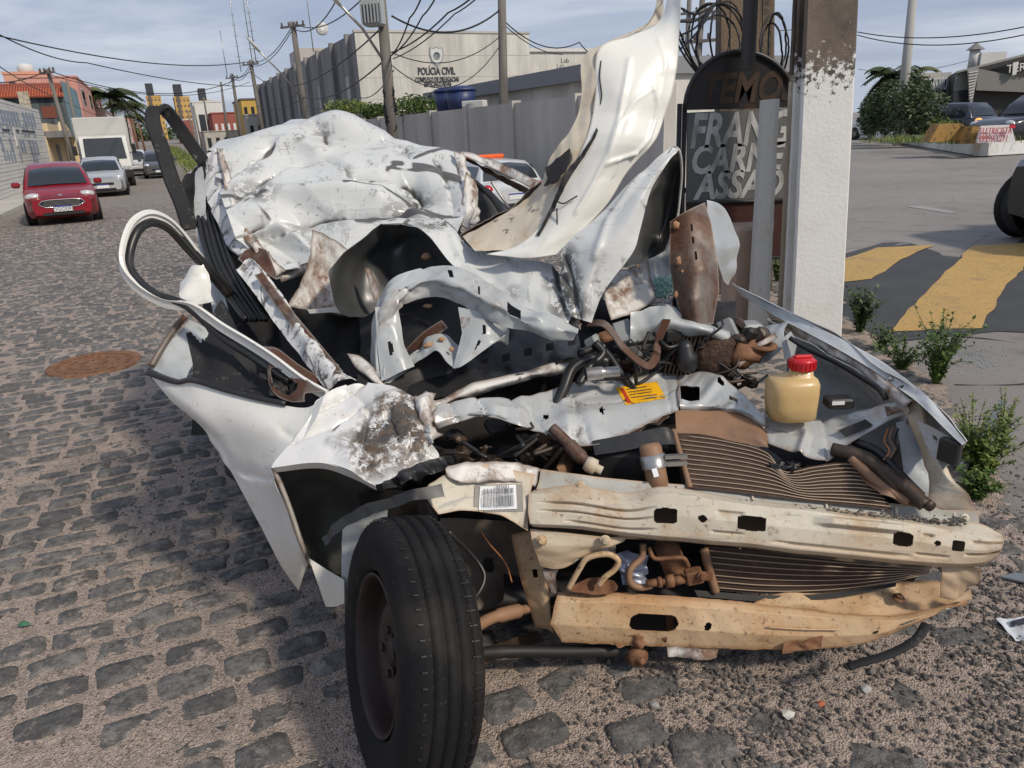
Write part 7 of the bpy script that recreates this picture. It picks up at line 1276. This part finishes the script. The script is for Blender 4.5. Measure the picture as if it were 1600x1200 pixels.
# ---- headlamp mount on the right corner
mount = W('corner_mount', [[(1412, 640, 1.75), (1432, 628, 1.74), (1442, 640, 1.72)], [(1432, 690, 1.70), (1450, 680, 1.67), (1462, 690, 1.66)], [(1450, 740, 1.64), (1470, 735, 1.60), (1485, 742, 1.59)], [(1452, 785, 1.58), (1490, 770, 1.56), (1512, 772, 1.54)], [(1470, 797, 1.56), (1505, 797, 1.53), (1522, 797, 1.52)]], (m_beam, m_under), 24, 50, cr=.005, cs=7)
W('corner_inner', [[(1400, 660, 1.78), (1425, 655, 1.77)], [(1410, 720, 1.72), (1446, 715, 1.70)], [(1415, 780, 1.64), (1455, 775, 1.63)]], m_grey, 16, 20, mount, cr=.01, cs=7)
W('fender_bracket', [[(1432, 655, 1.68), (1470, 675, 1.6), (1492, 690, 1.54)], [(1445, 690, 1.63), (1475, 700, 1.58), (1490, 715, 1.53)], [(1456, 716, 1.60), (1472, 722, 1.57), (1484, 726, 1.54)]], (m_grey, m_under), 20, 16, mount, cr=.004, cs=8, holes=[(.3, .35, .06, .08, 'o'), (.35, .7, .05, .12, 'o')])
bk = MB(); bk.box(PY(1484, 705, 1.53), (.02, .05, .06), Matrix.Rotation(.5, 3, 'Z'), 0, .004); bk.build('bracket_clip', m_black, mount)
# ---- bumper beam
BL = [(826, 760), (900, 762), (980, 778), (1040, 764), (1150, 782), (1300, 800), (1400, 812), (1480, 822), (1530, 828), (1568, 838)]
def Yb(x): return 1.70 - (x-826)*.10/300 if x < 1126 else 1.60 - (x-1126)*.075/440
def row(off, dy, bend=1.0):
    r_ = []
    for x, y in BL: r_.append((x+off, y+dy, Yb(x)))
    return r_
def beam_fn(p, u, v_, n_):
    d = 0
    for (u0, u1, v0, v1, h) in ((.595, .79, .34, .50, .012), (.52, .80, .78, .84, -.007), (.42, .475, .42, .47, -.006), (.41, .475, .72, .77, -.006), (.815, .84, .44, .49, -.006), (.80, .88, .74, .79, -.006), (.02, .30, .42, .47, -.009), (.02, .30, .58, .63, -.009), (.08, .30, .76, .81, -.008), (.92, 1.0, .45, .51, -.007), (.91, 1.0, .68, .74, -.007)):
        if u0 < u < u1 and v0 < v_ < v1: d += h*min(1, 6*min((u-u0)/(u1-u0), (u1-u)/(u1-u0)))*min(1, 4*min((v_-v0)/(v1-v0), (v1-v_)/(v1-v0)))
    return p + n_*d*1.6
beam = W('bumper_beam', [
    [(834, 766, 1.715), (900, 758, 1.70), (980, 770, 1.685), (1040, 760, 1.675), (1150, 778, 1.655), (1300, 795, 1.625), (1400, 806, 1.605), (1465, 812, 1.59), (1530, 818, 1.56), (1566, 836, 1.545)],
    [(826, 772, 1.68), (900, 772, 1.665), (980, 784, 1.65), (1040, 772, 1.635), (1150, 786, 1.61), (1300, 803, 1.58), (1400, 815, 1.56), (1470, 826, 1.54), (1530, 838, 1.515), (1569, 843, 1.505)],
    [(825, 800, 1.655), (900, 800, 1.64), (980, 810, 1.625), (1040, 806, 1.61), (1150, 815, 1.585), (1300, 832, 1.555), (1400, 842, 1.535), (1470, 852, 1.515), (1530, 860, 1.495), (1566, 856, 1.485)],
    [(828, 818, 1.64), (900, 822, 1.625), (980, 832, 1.61), (1040, 838, 1.595), (1150, 848, 1.57), (1300, 864, 1.54), (1400, 874, 1.52), (1470, 880, 1.505), (1530, 880, 1.49), (1558, 870, 1.48)],
    [(832, 822, 1.65), (900, 827, 1.635), (980, 838, 1.62), (1040, 844, 1.605), (1150, 854, 1.58), (1300, 870, 1.55), (1400, 880, 1.53), (1470, 886, 1.515), (1530, 884, 1.50), (1552, 876, 1.49)]],
    (m_beam, m_under), 330, 90, vsharp=True, cr=.0012, cs=7, fn=beam_fn, holes=[(.318, .57, .026, .115, 'q'), (.395, .57, .0085, .055, 'o'), (.488, .57, .027, .11, 'q'), (.775, .57, .021, .10, 'q'), (.850, .57, .007, .045, 'o'), (.895, .57, .014, .09, 'q')])
W('beam_flange', [[(845, 733, 1.75), (960, 748, 1.735), (1080, 758, 1.71), (1250, 772, 1.67), (1400, 787, 1.63), (1530, 799, 1.585)], [(842, 752, 1.735), (960, 764, 1.715), (1080, 772, 1.69), (1250, 784, 1.655), (1400, 800, 1.615), (1530, 820, 1.57)], [(838, 764, 1.72), (960, 776, 1.70), (1080, 780, 1.675), (1250, 793, 1.645), (1400, 810, 1.60), (1528, 828, 1.555)]], (m_flange, m_under), 110, 16, beam, cr=.003, cs=6)
m_hole = m_void
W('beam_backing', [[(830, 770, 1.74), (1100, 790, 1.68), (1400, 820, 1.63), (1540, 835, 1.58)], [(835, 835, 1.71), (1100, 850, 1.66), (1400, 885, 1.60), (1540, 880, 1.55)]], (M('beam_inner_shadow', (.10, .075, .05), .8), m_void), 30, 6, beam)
for x, y, Y in ((906, 758, 1.705), (1505, 808, 1.575), (846, 843, 1.635), (945, 843, 1.62)): bolt(PY(x, y, Y)+V((0, -.004, .0)), V((-.05, -.95, .3)), .0085 if x != 1505 else .007, m_beam if x > 900 else m_cross, beam)
for x in (957, 1058, 1175, 1290, 1400, 1490): yy = 748+(x-957)*.092; T('flange_rib', [(x, yy+2, 1.735-(x-957)*.000255), (x+3, yy+18, 1.715-(x-957)*.000255), (x+16, yy+28, 1.69-(x-957)*.000255)], .004, m_beam, beam, k=10, n=6)
dirt = MB()
for k in range(1100):
    t_ = random.random(); x = 850+t_*660; yb = 770+t_*50+random.gauss(0, 5)+(8 if x < 1000 else 0); s_ = random.uniform(.0015, .004); Y = 1.71-(x-850)*.000235+random.gauss(0, .005)
    c = PY(x, yb, Y); dirt.add([c+V((v_.x*s_*1.3, v_.y*s_, v_.z*s_*.8)) for v_ in ICO], ICF, 0, False, {'rnd': [random.random()]*12})
dirt.build('caked_dirt', m_gravel, beam, kind='stuff')
# left bracket carrying the barcode label
br = W('beam_bracket', [[(672, 756, 1.66), (700, 740, 1.68), (760, 726, 1.72), (836, 742, 1.74)], [(660, 768, 1.63), (710, 765, 1.66), (760, 760, 1.69), (830, 764, 1.70)], [(672, 785, 1.615), (710, 782, 1.645), (760, 785, 1.67), (826, 795, 1.67)], [(686, 803, 1.60), (730, 798, 1.635), (780, 806, 1.65), (826, 830, 1.65)]], (m_beam, m_under), 50, 36, beam, vsharp=True, cr=.0070, cs=8, seed=19)
W('bracket_crumple', [[(694, 732, 1.68), (720, 726, 1.70), (760, 722, 1.73), (800, 722, 1.75), (845, 732, 1.76)], [(700, 746, 1.665), (730, 742, 1.68), (770, 738, 1.71), (800, 738, 1.73), (842, 748, 1.74)], [(720, 755, 1.66), (740, 754, 1.67), (780, 752, 1.70), (810, 752, 1.71), (838, 758, 1.72)]], (m_rustwhite, m_under), 40, 20, beam, cr=.018, cs=11, seed=29, torn=.003)
lbq = [(750, 760, 1.663), (806, 757, 1.678), (808, 795, 1.643), (748, 797, 1.628)]
lab = decal('barcode_label', br, [q_[:2] for q_ in lbq], m_gwhite, beam, 6, .006)
q4 = [on_surface(br, q_[0], q_[1], .011) for q_ in lbq]
def onlab(u, v_): return q4[0].lerp(q4[1], u).lerp(q4[3].lerp(q4[2], u), v_)
bars = MB(); u = .10
while u < .93:
    w_ = random.choice((.006, .010, .016)); bars.quad(onlab(u, .12), onlab(u+w_, .12), onlab(u+w_, .36), onlab(u, .36)); bars.quad(onlab(u, .40), onlab(u+w_, .40), onlab(u+w_, .88), onlab(u, .88)); u += w_+random.choice((.008, .012, .018))
bars.build('barcode_print', m_ink, beam)
xd = (q4[1]-q4[0]); yd = (q4[0]-q4[3]); text('label_number', '107501', .013, onlab(.62, .06), xd, yd, m_ink, beam, .0003)
decal('label_backing', br, [(742, 758), (816, 756), (818, 799), (740, 800)], M('grey_tape', (.25, .235, .21), .6), beam, 6, .003)
# ---- front longitudinal and crash box under the beam
W('crash_plate', [[(828, 826, 1.66), (880, 832, 1.65), (940, 838, 1.64), (980, 840, 1.64)], [(832, 850, 1.64), (880, 853, 1.63), (940, 852, 1.63), (975, 846, 1.64)], [(845, 886, 1.64), (870, 890, 1.63), (895, 882, 1.635), (905, 862, 1.645)]], (m_beam, m_under), 36, 26, beam, vsharp=True, cr=.0056, cs=10, seed=4)
W('torn_plate', [[(848, 890, 1.65), (872, 888, 1.64)], [(852, 905, 1.64), (868, 910, 1.635)], [(862, 925, 1.64), (870, 928, 1.64)]], (m_rustwhite, m_under), 12, 16, beam, cr=.008, cs=14, torn=.003)
W('longitudinal', [[(800, 835, 1.74), (835, 830, 1.70), (846, 850, 1.68)], [(812, 900, 1.70), (842, 890, 1.67), (856, 910, 1.66)], [(830, 960, 1.68), (850, 960, 1.65), (862, 975, 1.645)], [(838, 980, 1.67), (855, 984, 1.645), (865, 990, 1.64)]], (m_cross, m_under), 20, 36, vsharp=True, cr=.0042, cs=8, holes=[(.45, .42, .10, .05, 'o')])
W('towing_bracket', [[(905, 850, 1.70), (930, 848, 1.69), (962, 852, 1.70)], [(918, 870, 1.68), (940, 868, 1.67), (962, 872, 1.68)]], m_rustwhite, 20, 12, beam, cr=.006, cs=10)
T('tow_hook', [(888, 920, 1.62), (905, 890, 1.62), (918, 872, 1.62), (950, 866, 1.615), (966, 876, 1.61), (960, 890, 1.61), (945, 902, 1.61), (935, 915, 1.61)], .008, m_cross, beam, n=8, k=40)
W('hook_plate', [[(886, 918, 1.63), (920, 905, 1.66), (955, 905, 1.64), (965, 915, 1.62)], [(890, 924, 1.615), (920, 928, 1.61), (945, 928, 1.61), (962, 920, 1.612)]], m_rustmetal, 20, 8, beam, cr=.006, cs=12)
# ---- lower crossmember
low = W('lower_crossmember', [
    [(872, 926, 1.645), (980, 926, 1.635), (1100, 935, 1.615), (1200, 945, 1.60), (1300, 957, 1.58), (1390, 962, 1.565), (1440, 955, 1.555), (1500, 940, 1.55)],
    [(868, 940, 1.615), (980, 942, 1.605), (1100, 950, 1.59), (1200, 958, 1.575), (1300, 966, 1.56), (1390, 970, 1.545), (1440, 962, 1.54), (1490, 948, 1.54)],
    [(860, 975, 1.60), (980, 982, 1.59), (1100, 986, 1.57), (1200, 992, 1.555), (1300, 994, 1.545), (1370, 990, 1.535), (1420, 975, 1.53), (1465, 958, 1.535)],
    [(878, 1003, 1.605), (980, 1008, 1.595), (1100, 1013, 1.575), (1200, 1015, 1.56), (1300, 1012, 1.55), (1350, 1005, 1.54), (1400, 988, 1.54), (1440, 970, 1.54)]],
    (m_cross, m_under), 330, 80, vsharp=True, cr=.0016, cs=7, seed=31, torn=.0015, holes=[(.245, .52, .058, .15, 's'), (.375, .52, .009, .075, 'o'), (.80, .6, .008, .06, 'o'), (.89, .45, .03, .09, 'o')])
W('crossmember_tray', [[(1240, 915, 1.66), (1340, 905, 1.66), (1420, 905, 1.65), (1510, 925, 1.60)], [(1180, 940, 1.62), (1300, 945, 1.61), (1400, 945, 1.59), (1512, 938, 1.57)], [(1180, 946, 1.60), (1300, 958, 1.58), (1392, 964, 1.565), (1508, 944, 1.55)]], (m_cross, m_under), 40, 20, low, cr=.008, cs=9)
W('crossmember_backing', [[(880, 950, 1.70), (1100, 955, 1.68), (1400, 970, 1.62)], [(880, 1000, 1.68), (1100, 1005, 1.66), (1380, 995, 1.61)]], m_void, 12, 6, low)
T('inner_pipe', [(1045, 950, 1.66), (1048, 990, 1.64)], .012, m_rustmetal, low)
T('pressed_line', [(1200, 980, 1.556), (1250, 983, 1.549), (1312, 984, 1.541)], .0025, m_cross, low, n=6)
bolt(PY(1404, 935, 1.59), V((0, -.2, 1)), .009, m_rustmetal, low)
W('rust_clip', [[(1224, 1005, 1.545), (1286, 995, 1.54)], [(1220, 1022, 1.54), (1284, 1012, 1.535)]], m_rustmetal, 12, 8, low, cr=.008, cs=20, torn=.003)
W('rust_clip', [[(960, 1000, 1.60), (1000, 988, 1.595), (1042, 990, 1.59)], [(966, 1010, 1.595), (1000, 1008, 1.585), (1040, 1003, 1.585)]], m_rustmetal, 16, 8, low, cr=.014, cs=18, torn=.004)
mn = MB(); mn.lathe([(.030, -.05), (.030, -.01), (.024, 0), (.010, .002), (.010, .016), (.0, .018)], PY(1000, 1030, 1.60), V((.25, -.9, .15)), 20); mn.build('arm_bushing', m_rustmetal, low)
W('bushing_shield', [[(1042, 1012, 1.58), (1080, 1012, 1.57), (1124, 1016, 1.56)], [(1044, 1026, 1.57), (1080, 1030, 1.56), (1120, 1028, 1.555)]], m_rustwhite, 20, 8, low, cr=.006, cs=14, torn=.003)
T('plastic_strip', [(1448, 975, 1.51), (1430, 1000, 1.48), (1390, 1022, 1.46), (1350, 1034, 1.455), (1325, 1042, 1.455)], .012, m_dark_trim, low, flat=.35)
W('corner_block', [[(1472, 888, 1.53), (1500, 886, 1.52), (1532, 886, 1.51)], [(1470, 910, 1.53), (1500, 905, 1.515), (1530, 908, 1.505)], [(1468, 932, 1.53), (1490, 936, 1.52), (1510, 925, 1.52)]], (m_beam, m_under), 20, 20, low, cr=.008, cs=10)
W('corner_tab', [[(1500, 930, 1.54), (1516, 920, 1.54)], [(1490, 940, 1.53), (1520, 936, 1.53)]], m_beam, 8, 8, low)
# ---- front wheel
ax = V((-.90, -.39, .20)).normalized()       # outward from the hub face
cW = PY(636, 1014, 1.40); Rt, Wt = .298, .165
wheel = bpy.data.objects.new("wheel", None); COL.objects.link(wheel); wheel.parent = car; wheel.matrix_parent_inverse = Matrix.Translation(-V(car.location)); wheel.location = cW
tm = MB(); prof = []
for r_, h in ((.178, .070), (.190, .082), (.225, .088), (.262, .085), (.284, .072), (.2935, .056), (.297, .048), (.297, .0465), (.290, .0455), (.290, .0385), (.2975, .0375), (.298, .018), (.290, .0165), (.290, .0095), (.298, .008), (.298, -.010), (.290, -.0115), (.290, -.0185), (.298, -.020), (.297, -.040), (.290, -.041), (.290, -.047), (.296, -.048), (.284, -.068), (.262, -.082), (.225, -.086), (.180, -.072)): prof.append((r_, h))
prof = [(r_*1.04, h*1.0) for r_, h in prof]; tm.lathe(prof, cW, ax, 96, sm=True, cap=False); tyre = tm.build('tyre', m_tyre, wheel)
u_ = ax.cross(V((0, 0, 1))).normalized(); w_ = ax.cross(u_)
sp = MB()
for k in range(64):
    for h, wd in ((.060, .026), (-.058, .022)):
        a = 2*math.pi*(k+(.5 if h < 0 else 0))/64; d = u_*math.cos(a)+w_*math.sin(a); t_ = -u_*math.sin(a)+w_*math.cos(a)
        R_ = Matrix((t_, ax, d)).transposed(); sp.box(cW+d*(.3010)+ax*h*.9, (.0030, wd*.8, .0105), R_)
sp.build('tread_sipes', m_void, wheel, kind='stuff')
rm = MB(); rm.lathe([(.183, .076), (.180, .080), (.174, .074), (.170, .060), (.166, .030), (.163, .012), (.150, .004), (.135, .012), (.120, .030), (.095, .042), (.060, .040), (.045, .030), (.034, .030), (.032, .042), (.0, .044)], cW, ax, 48, cap=False); rm.lathe([(.180, -.07), (.166, -.05), (.162, 0.012)], cW, ax, 48, cap=False); rim = rm.build('rim', m_rim, wheel)
for k in range(4):
    a = 2*math.pi*k/4+.4; d = u_*math.cos(a)+w_*math.sin(a); bolt(cW+d*.049+ax*.036, ax, .0095, m_rim, wheel, 'wheel_nut')
vh = MB()
for k in range(10):
    a = 2*math.pi*k/10; d = u_*math.cos(a)+w_*math.sin(a); vh.lathe([(.016, 0), (.016, .003), (.0, .003)], cW+d*.128+ax*.021, (ax+d*.5).normalized(), 12)
vh.build('vent_hole', m_void, wheel, kind='stuff')
T('drive_shaft', [(735, 985, 1.55), (770, 965, 1.62), (830, 950, 1.70), (880, 940, 1.78)], [.016]*10+[.02]*6+[.013]*14, m_duct)
T('anti_roll_bar', [(730, 1022, 1.55), (800, 1018, 1.60), (900, 1018, 1.62), (985, 1016, 1.63)], .017, m_void)
W('lower_arm', [[(725, 1035, 1.5), (770, 1010, 1.6), (840, 985, 1.75)], [(728, 1060, 1.5), (775, 1030, 1.62), (850, 1000, 1.76)]], m_eng, 16, 8)
T('brake_hose', [(700, 830, 1.6), (740, 870, 1.62), (757, 900, 1.6), (745, 930, 1.56), (720, 945, 1.52)], .006, m_rubber)
W('inner_apron', [[(690, 810, 1.80), (760, 812, 1.85), (820, 820, 1.82)], [(690, 880, 1.75), (760, 890, 1.85), (830, 900, 1.8)], [(700, 950, 1.75), (760, 960, 1.8), (840, 960, 1.78)]], (M('brown_grey_apron', (.15, .125, .10), .7, 0, [('noise', 6, .42, .66, (.07, .06, .05), .8)]), m_void), 24, 24, cr=.014, cs=7)
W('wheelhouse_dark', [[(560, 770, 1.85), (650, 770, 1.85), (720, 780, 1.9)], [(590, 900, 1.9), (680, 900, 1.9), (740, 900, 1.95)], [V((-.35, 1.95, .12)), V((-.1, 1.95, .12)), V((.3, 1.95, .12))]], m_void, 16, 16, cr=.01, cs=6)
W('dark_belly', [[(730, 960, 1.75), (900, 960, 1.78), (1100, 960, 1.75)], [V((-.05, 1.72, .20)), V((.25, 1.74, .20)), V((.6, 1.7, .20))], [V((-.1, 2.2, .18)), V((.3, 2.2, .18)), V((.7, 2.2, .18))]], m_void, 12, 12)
T('brake_line', [(752, 830, 1.72), (765, 850, 1.72), (790, 880, 1.72), (800, 910, 1.7)], .0025, m_copper, n=5)
T('strut_body', [(665, 790, 1.75), (680, 860, 1.65), (690, 930, 1.55)], .026, m_eng)
T('wheel_hub', [cW+ax*.02, cW-ax*.06, cW-ax*.16], .05, m_eng)
# ================================================================== small things round the wreck
def weed(label, px, py, h, spread, n, seed, mat, ls=.011):
    rg_ = random.Random(seed); c = GP(px, py); t = thing('weed', label, 'weed', c); st_ = MB(); lv = MB()
    for k in range(int(n*1.6)):
        an = rg_.uniform(0, 6.28); d = V((math.cos(an), math.sin(an), 0)); hh = h*rg_.uniform(.5, 1.1); sp_ = spread*rg_.uniform(.2, 1); P = cat_rom([c+d*.015, c+d*sp_*.4+V((0, 0, hh*.55)), c+d*sp_+V((0, 0, hh*rg_.uniform(.7, 1)))], 9); st_.tube(P, [.0026-.0002*i for i in range(9)], 5)
        for i in range(2, 9):
            for s_ in range(5):
                a = V((rg_.gauss(0, 1), rg_.gauss(0, 1), rg_.gauss(.2, .7))).normalized(); b_ = a.cross(V((0, 0, 1))).normalized(); L_ = ls*rg_.uniform(.9, 2.3); p = P[i]+(P[i-1]-P[i])*rg_.random(); v_ = rg_.random()
                lv.add([p, p+a*L_*.5+b_*L_*.28, p+a*L_, p+a*L_*.5-b_*L_*.28], [(0, 1, 2, 3)], 0, False, {'rnd': [v_]*4})
    st_.build('stem', m_leafy, t); lv.build('leaves', mat, t); return t
weed('tall green weed growing against the crushed right fender flank', 1462, 600, .42, .22, 26, 1, m_leaf, .016)
weed('dense dark weed clump at the foot of the white pole', 1342, 520, .36, .16, 24, 2, m_leafd, .02)
weed('low sprawling weed between the fender and asphalt patch', 1408, 578, .22, .22, 18, 3, m_leaf, .014)
weed('bright green weed beside the fallen silver trim strip', 1535, 745, .24, .16, 26, 4, m_leafy, .013)
weed('feathery yellow green weed rising behind the trim strip', 1512, 735, .34, .20, 20, 5, m_leafy, .012)
weed('small bright weed at the lower end of the trim strip', 1522, 780, .14, .09, 20, 6, m_leaf, .013)
weed('thin weed at the asphalt edge above the black plastic scrap', 1560, 700, .30, .14, 10, 7, m_leafy, .011)
weed('small weed in the crack by the white pole base', 1378, 548, .18, .14, 12, 8, m_leafd, .014)
weed('green tuft between the stake and white pole', 1215, 440, .3, .15, 16, 9, m_leaf, .02)
# trim strip lying in the weeds
a, b_ = GP(1497, 752)+V((0, 0, .05)), GP(1560, 668)+V((0, 0, .14)); mb = MB(); ribbon(mb, [a, a.lerp(b_, .5)+V((0, 0, .008)), b_], .035, (1, .2, .3), .012, 30, 0, [(-.5, 0), (-.42, 1), (-.1, .6), (.1, .6), (.42, 1), (.5, 0), (0, -.1)]); mb.build('trim_strip', m_steel, label='dented silver metal trim strip lying in the weeds', cat='metal strip')
c = GP(1556, 702); mb = MB(); P = [[c+V((x*.03, y*.018, .008+.014*noise.noise(V((x*1.3, y*1.7, 4)))+.006)) for x in (-1.4, -.6, .2, .9, 1.5)] for y in (-1, 0, 1)]; patch(mb, P, 16, 10, t=.004, torn=.006); mb.build('plastic_scrap', [m_black, m_black], label='small black plastic scrap on the asphalt beside the weeds', cat='debris')
# clear plastic package at the right edge
c = GP(1596, 990); mb = MB(); P = [[c+V((x*.05, y*.045, .012+.016*noise.noise(V((x*2.3, y*2.1, 8)))+.008)) for x in (-1, -.5, 0, .5, 1)] for y in (-1, -.4, .3, 1)]; patch(mb, P, 20, 18, t=.002, cr=.004, cs=30); pk = mb.build('plastic_package', [M('cloudy_plastic_film', (.62, .64, .66), .25, 0, coat=.4)]*2, label='crumpled clear plastic package lying on the gravel', cat='litter')
mb = MB(); mb.box(c+V((.005, .012, .033)), (.05, .022, .0015), Matrix.Rotation(.25, 3, 'Z')); pl_ = mb.build('package_print', m_ink, pk)
c = GP(1590, 912); mb = MB(); mb.prism([c+V((x, y, .012)) for x, y in ((-.05, .02), (.02, .035), (.08, .0), (.03, -.03))], (.0, 0, .006)); mb.build('grey_shard', M('grey_plastic_shard', (.16, .18, .19), .4), label='flat grey plastic shard on the gravel by the bumper', cat='debris')
c = GP(40, 985); mb = MB(); mb.add([c+V((x, y, z+.018)) for x, y, z in ((-.022, -.004, .004), (-.008, .010, .012), (.008, .009, .008), (.024, .004, .002), (.006, -.010, .006), (-.008, -.011, .010), (0, 0, .016))], [(0, 1, 6), (1, 2, 6), (2, 3, 6), (3, 4, 6), (4, 5, 6), (5, 0, 6)]); mb.build('green_leaf', M('fallen_green_leaf', (.015, .13, .055), .5), label='single fallen green leaf on the cobblestones', cat='leaf')
rg = random.Random(12)
for k, (px, py, cl_) in enumerate(((1230, 1122, (.55, .53, .47)), (1282, 1104, (.42, .12, .06)), (1352, 1082, (.4, .39, .37)), (1022, 1106, (.30, .29, .27)))):
    c = GP(px, py); s_ = (.018, .012, .017, .014)[k]; mb = MB(); mb.add([c+V((v_.x*s_*rg.uniform(.8, 1.4), v_.y*s_*rg.uniform(.7, 1.1), v_.z*s_*.55+s_*.7)) for v_ in ICO], ICF); mb.build('pebble', M('pebble_tone_%d' % k, cl_, .8), label=('pale shell coloured pebble on the gravel', 'small reddish brick chip on the gravel', 'light grey rounded pebble under the crossmember', 'grey pebble on the sand below the tow bushing')[k], cat='stone')
# broken safety glass scattered by the pole
mb = MB()
for k in range(380):
    c = GP(1530+rg.gauss(0, 26), 550+rg.gauss(0, 14)); s_ = rg.uniform(.003, .006); mb.box(c+V((0, 0, -.025)), (s_, s_, s_*.6), Matrix.Rotation(rg.uniform(0, 3), 3, 'Z'))
mb.build('scattered_glass', M('pale_glass_crumbs', (.32, .40, .40), .15), kind='stuff')
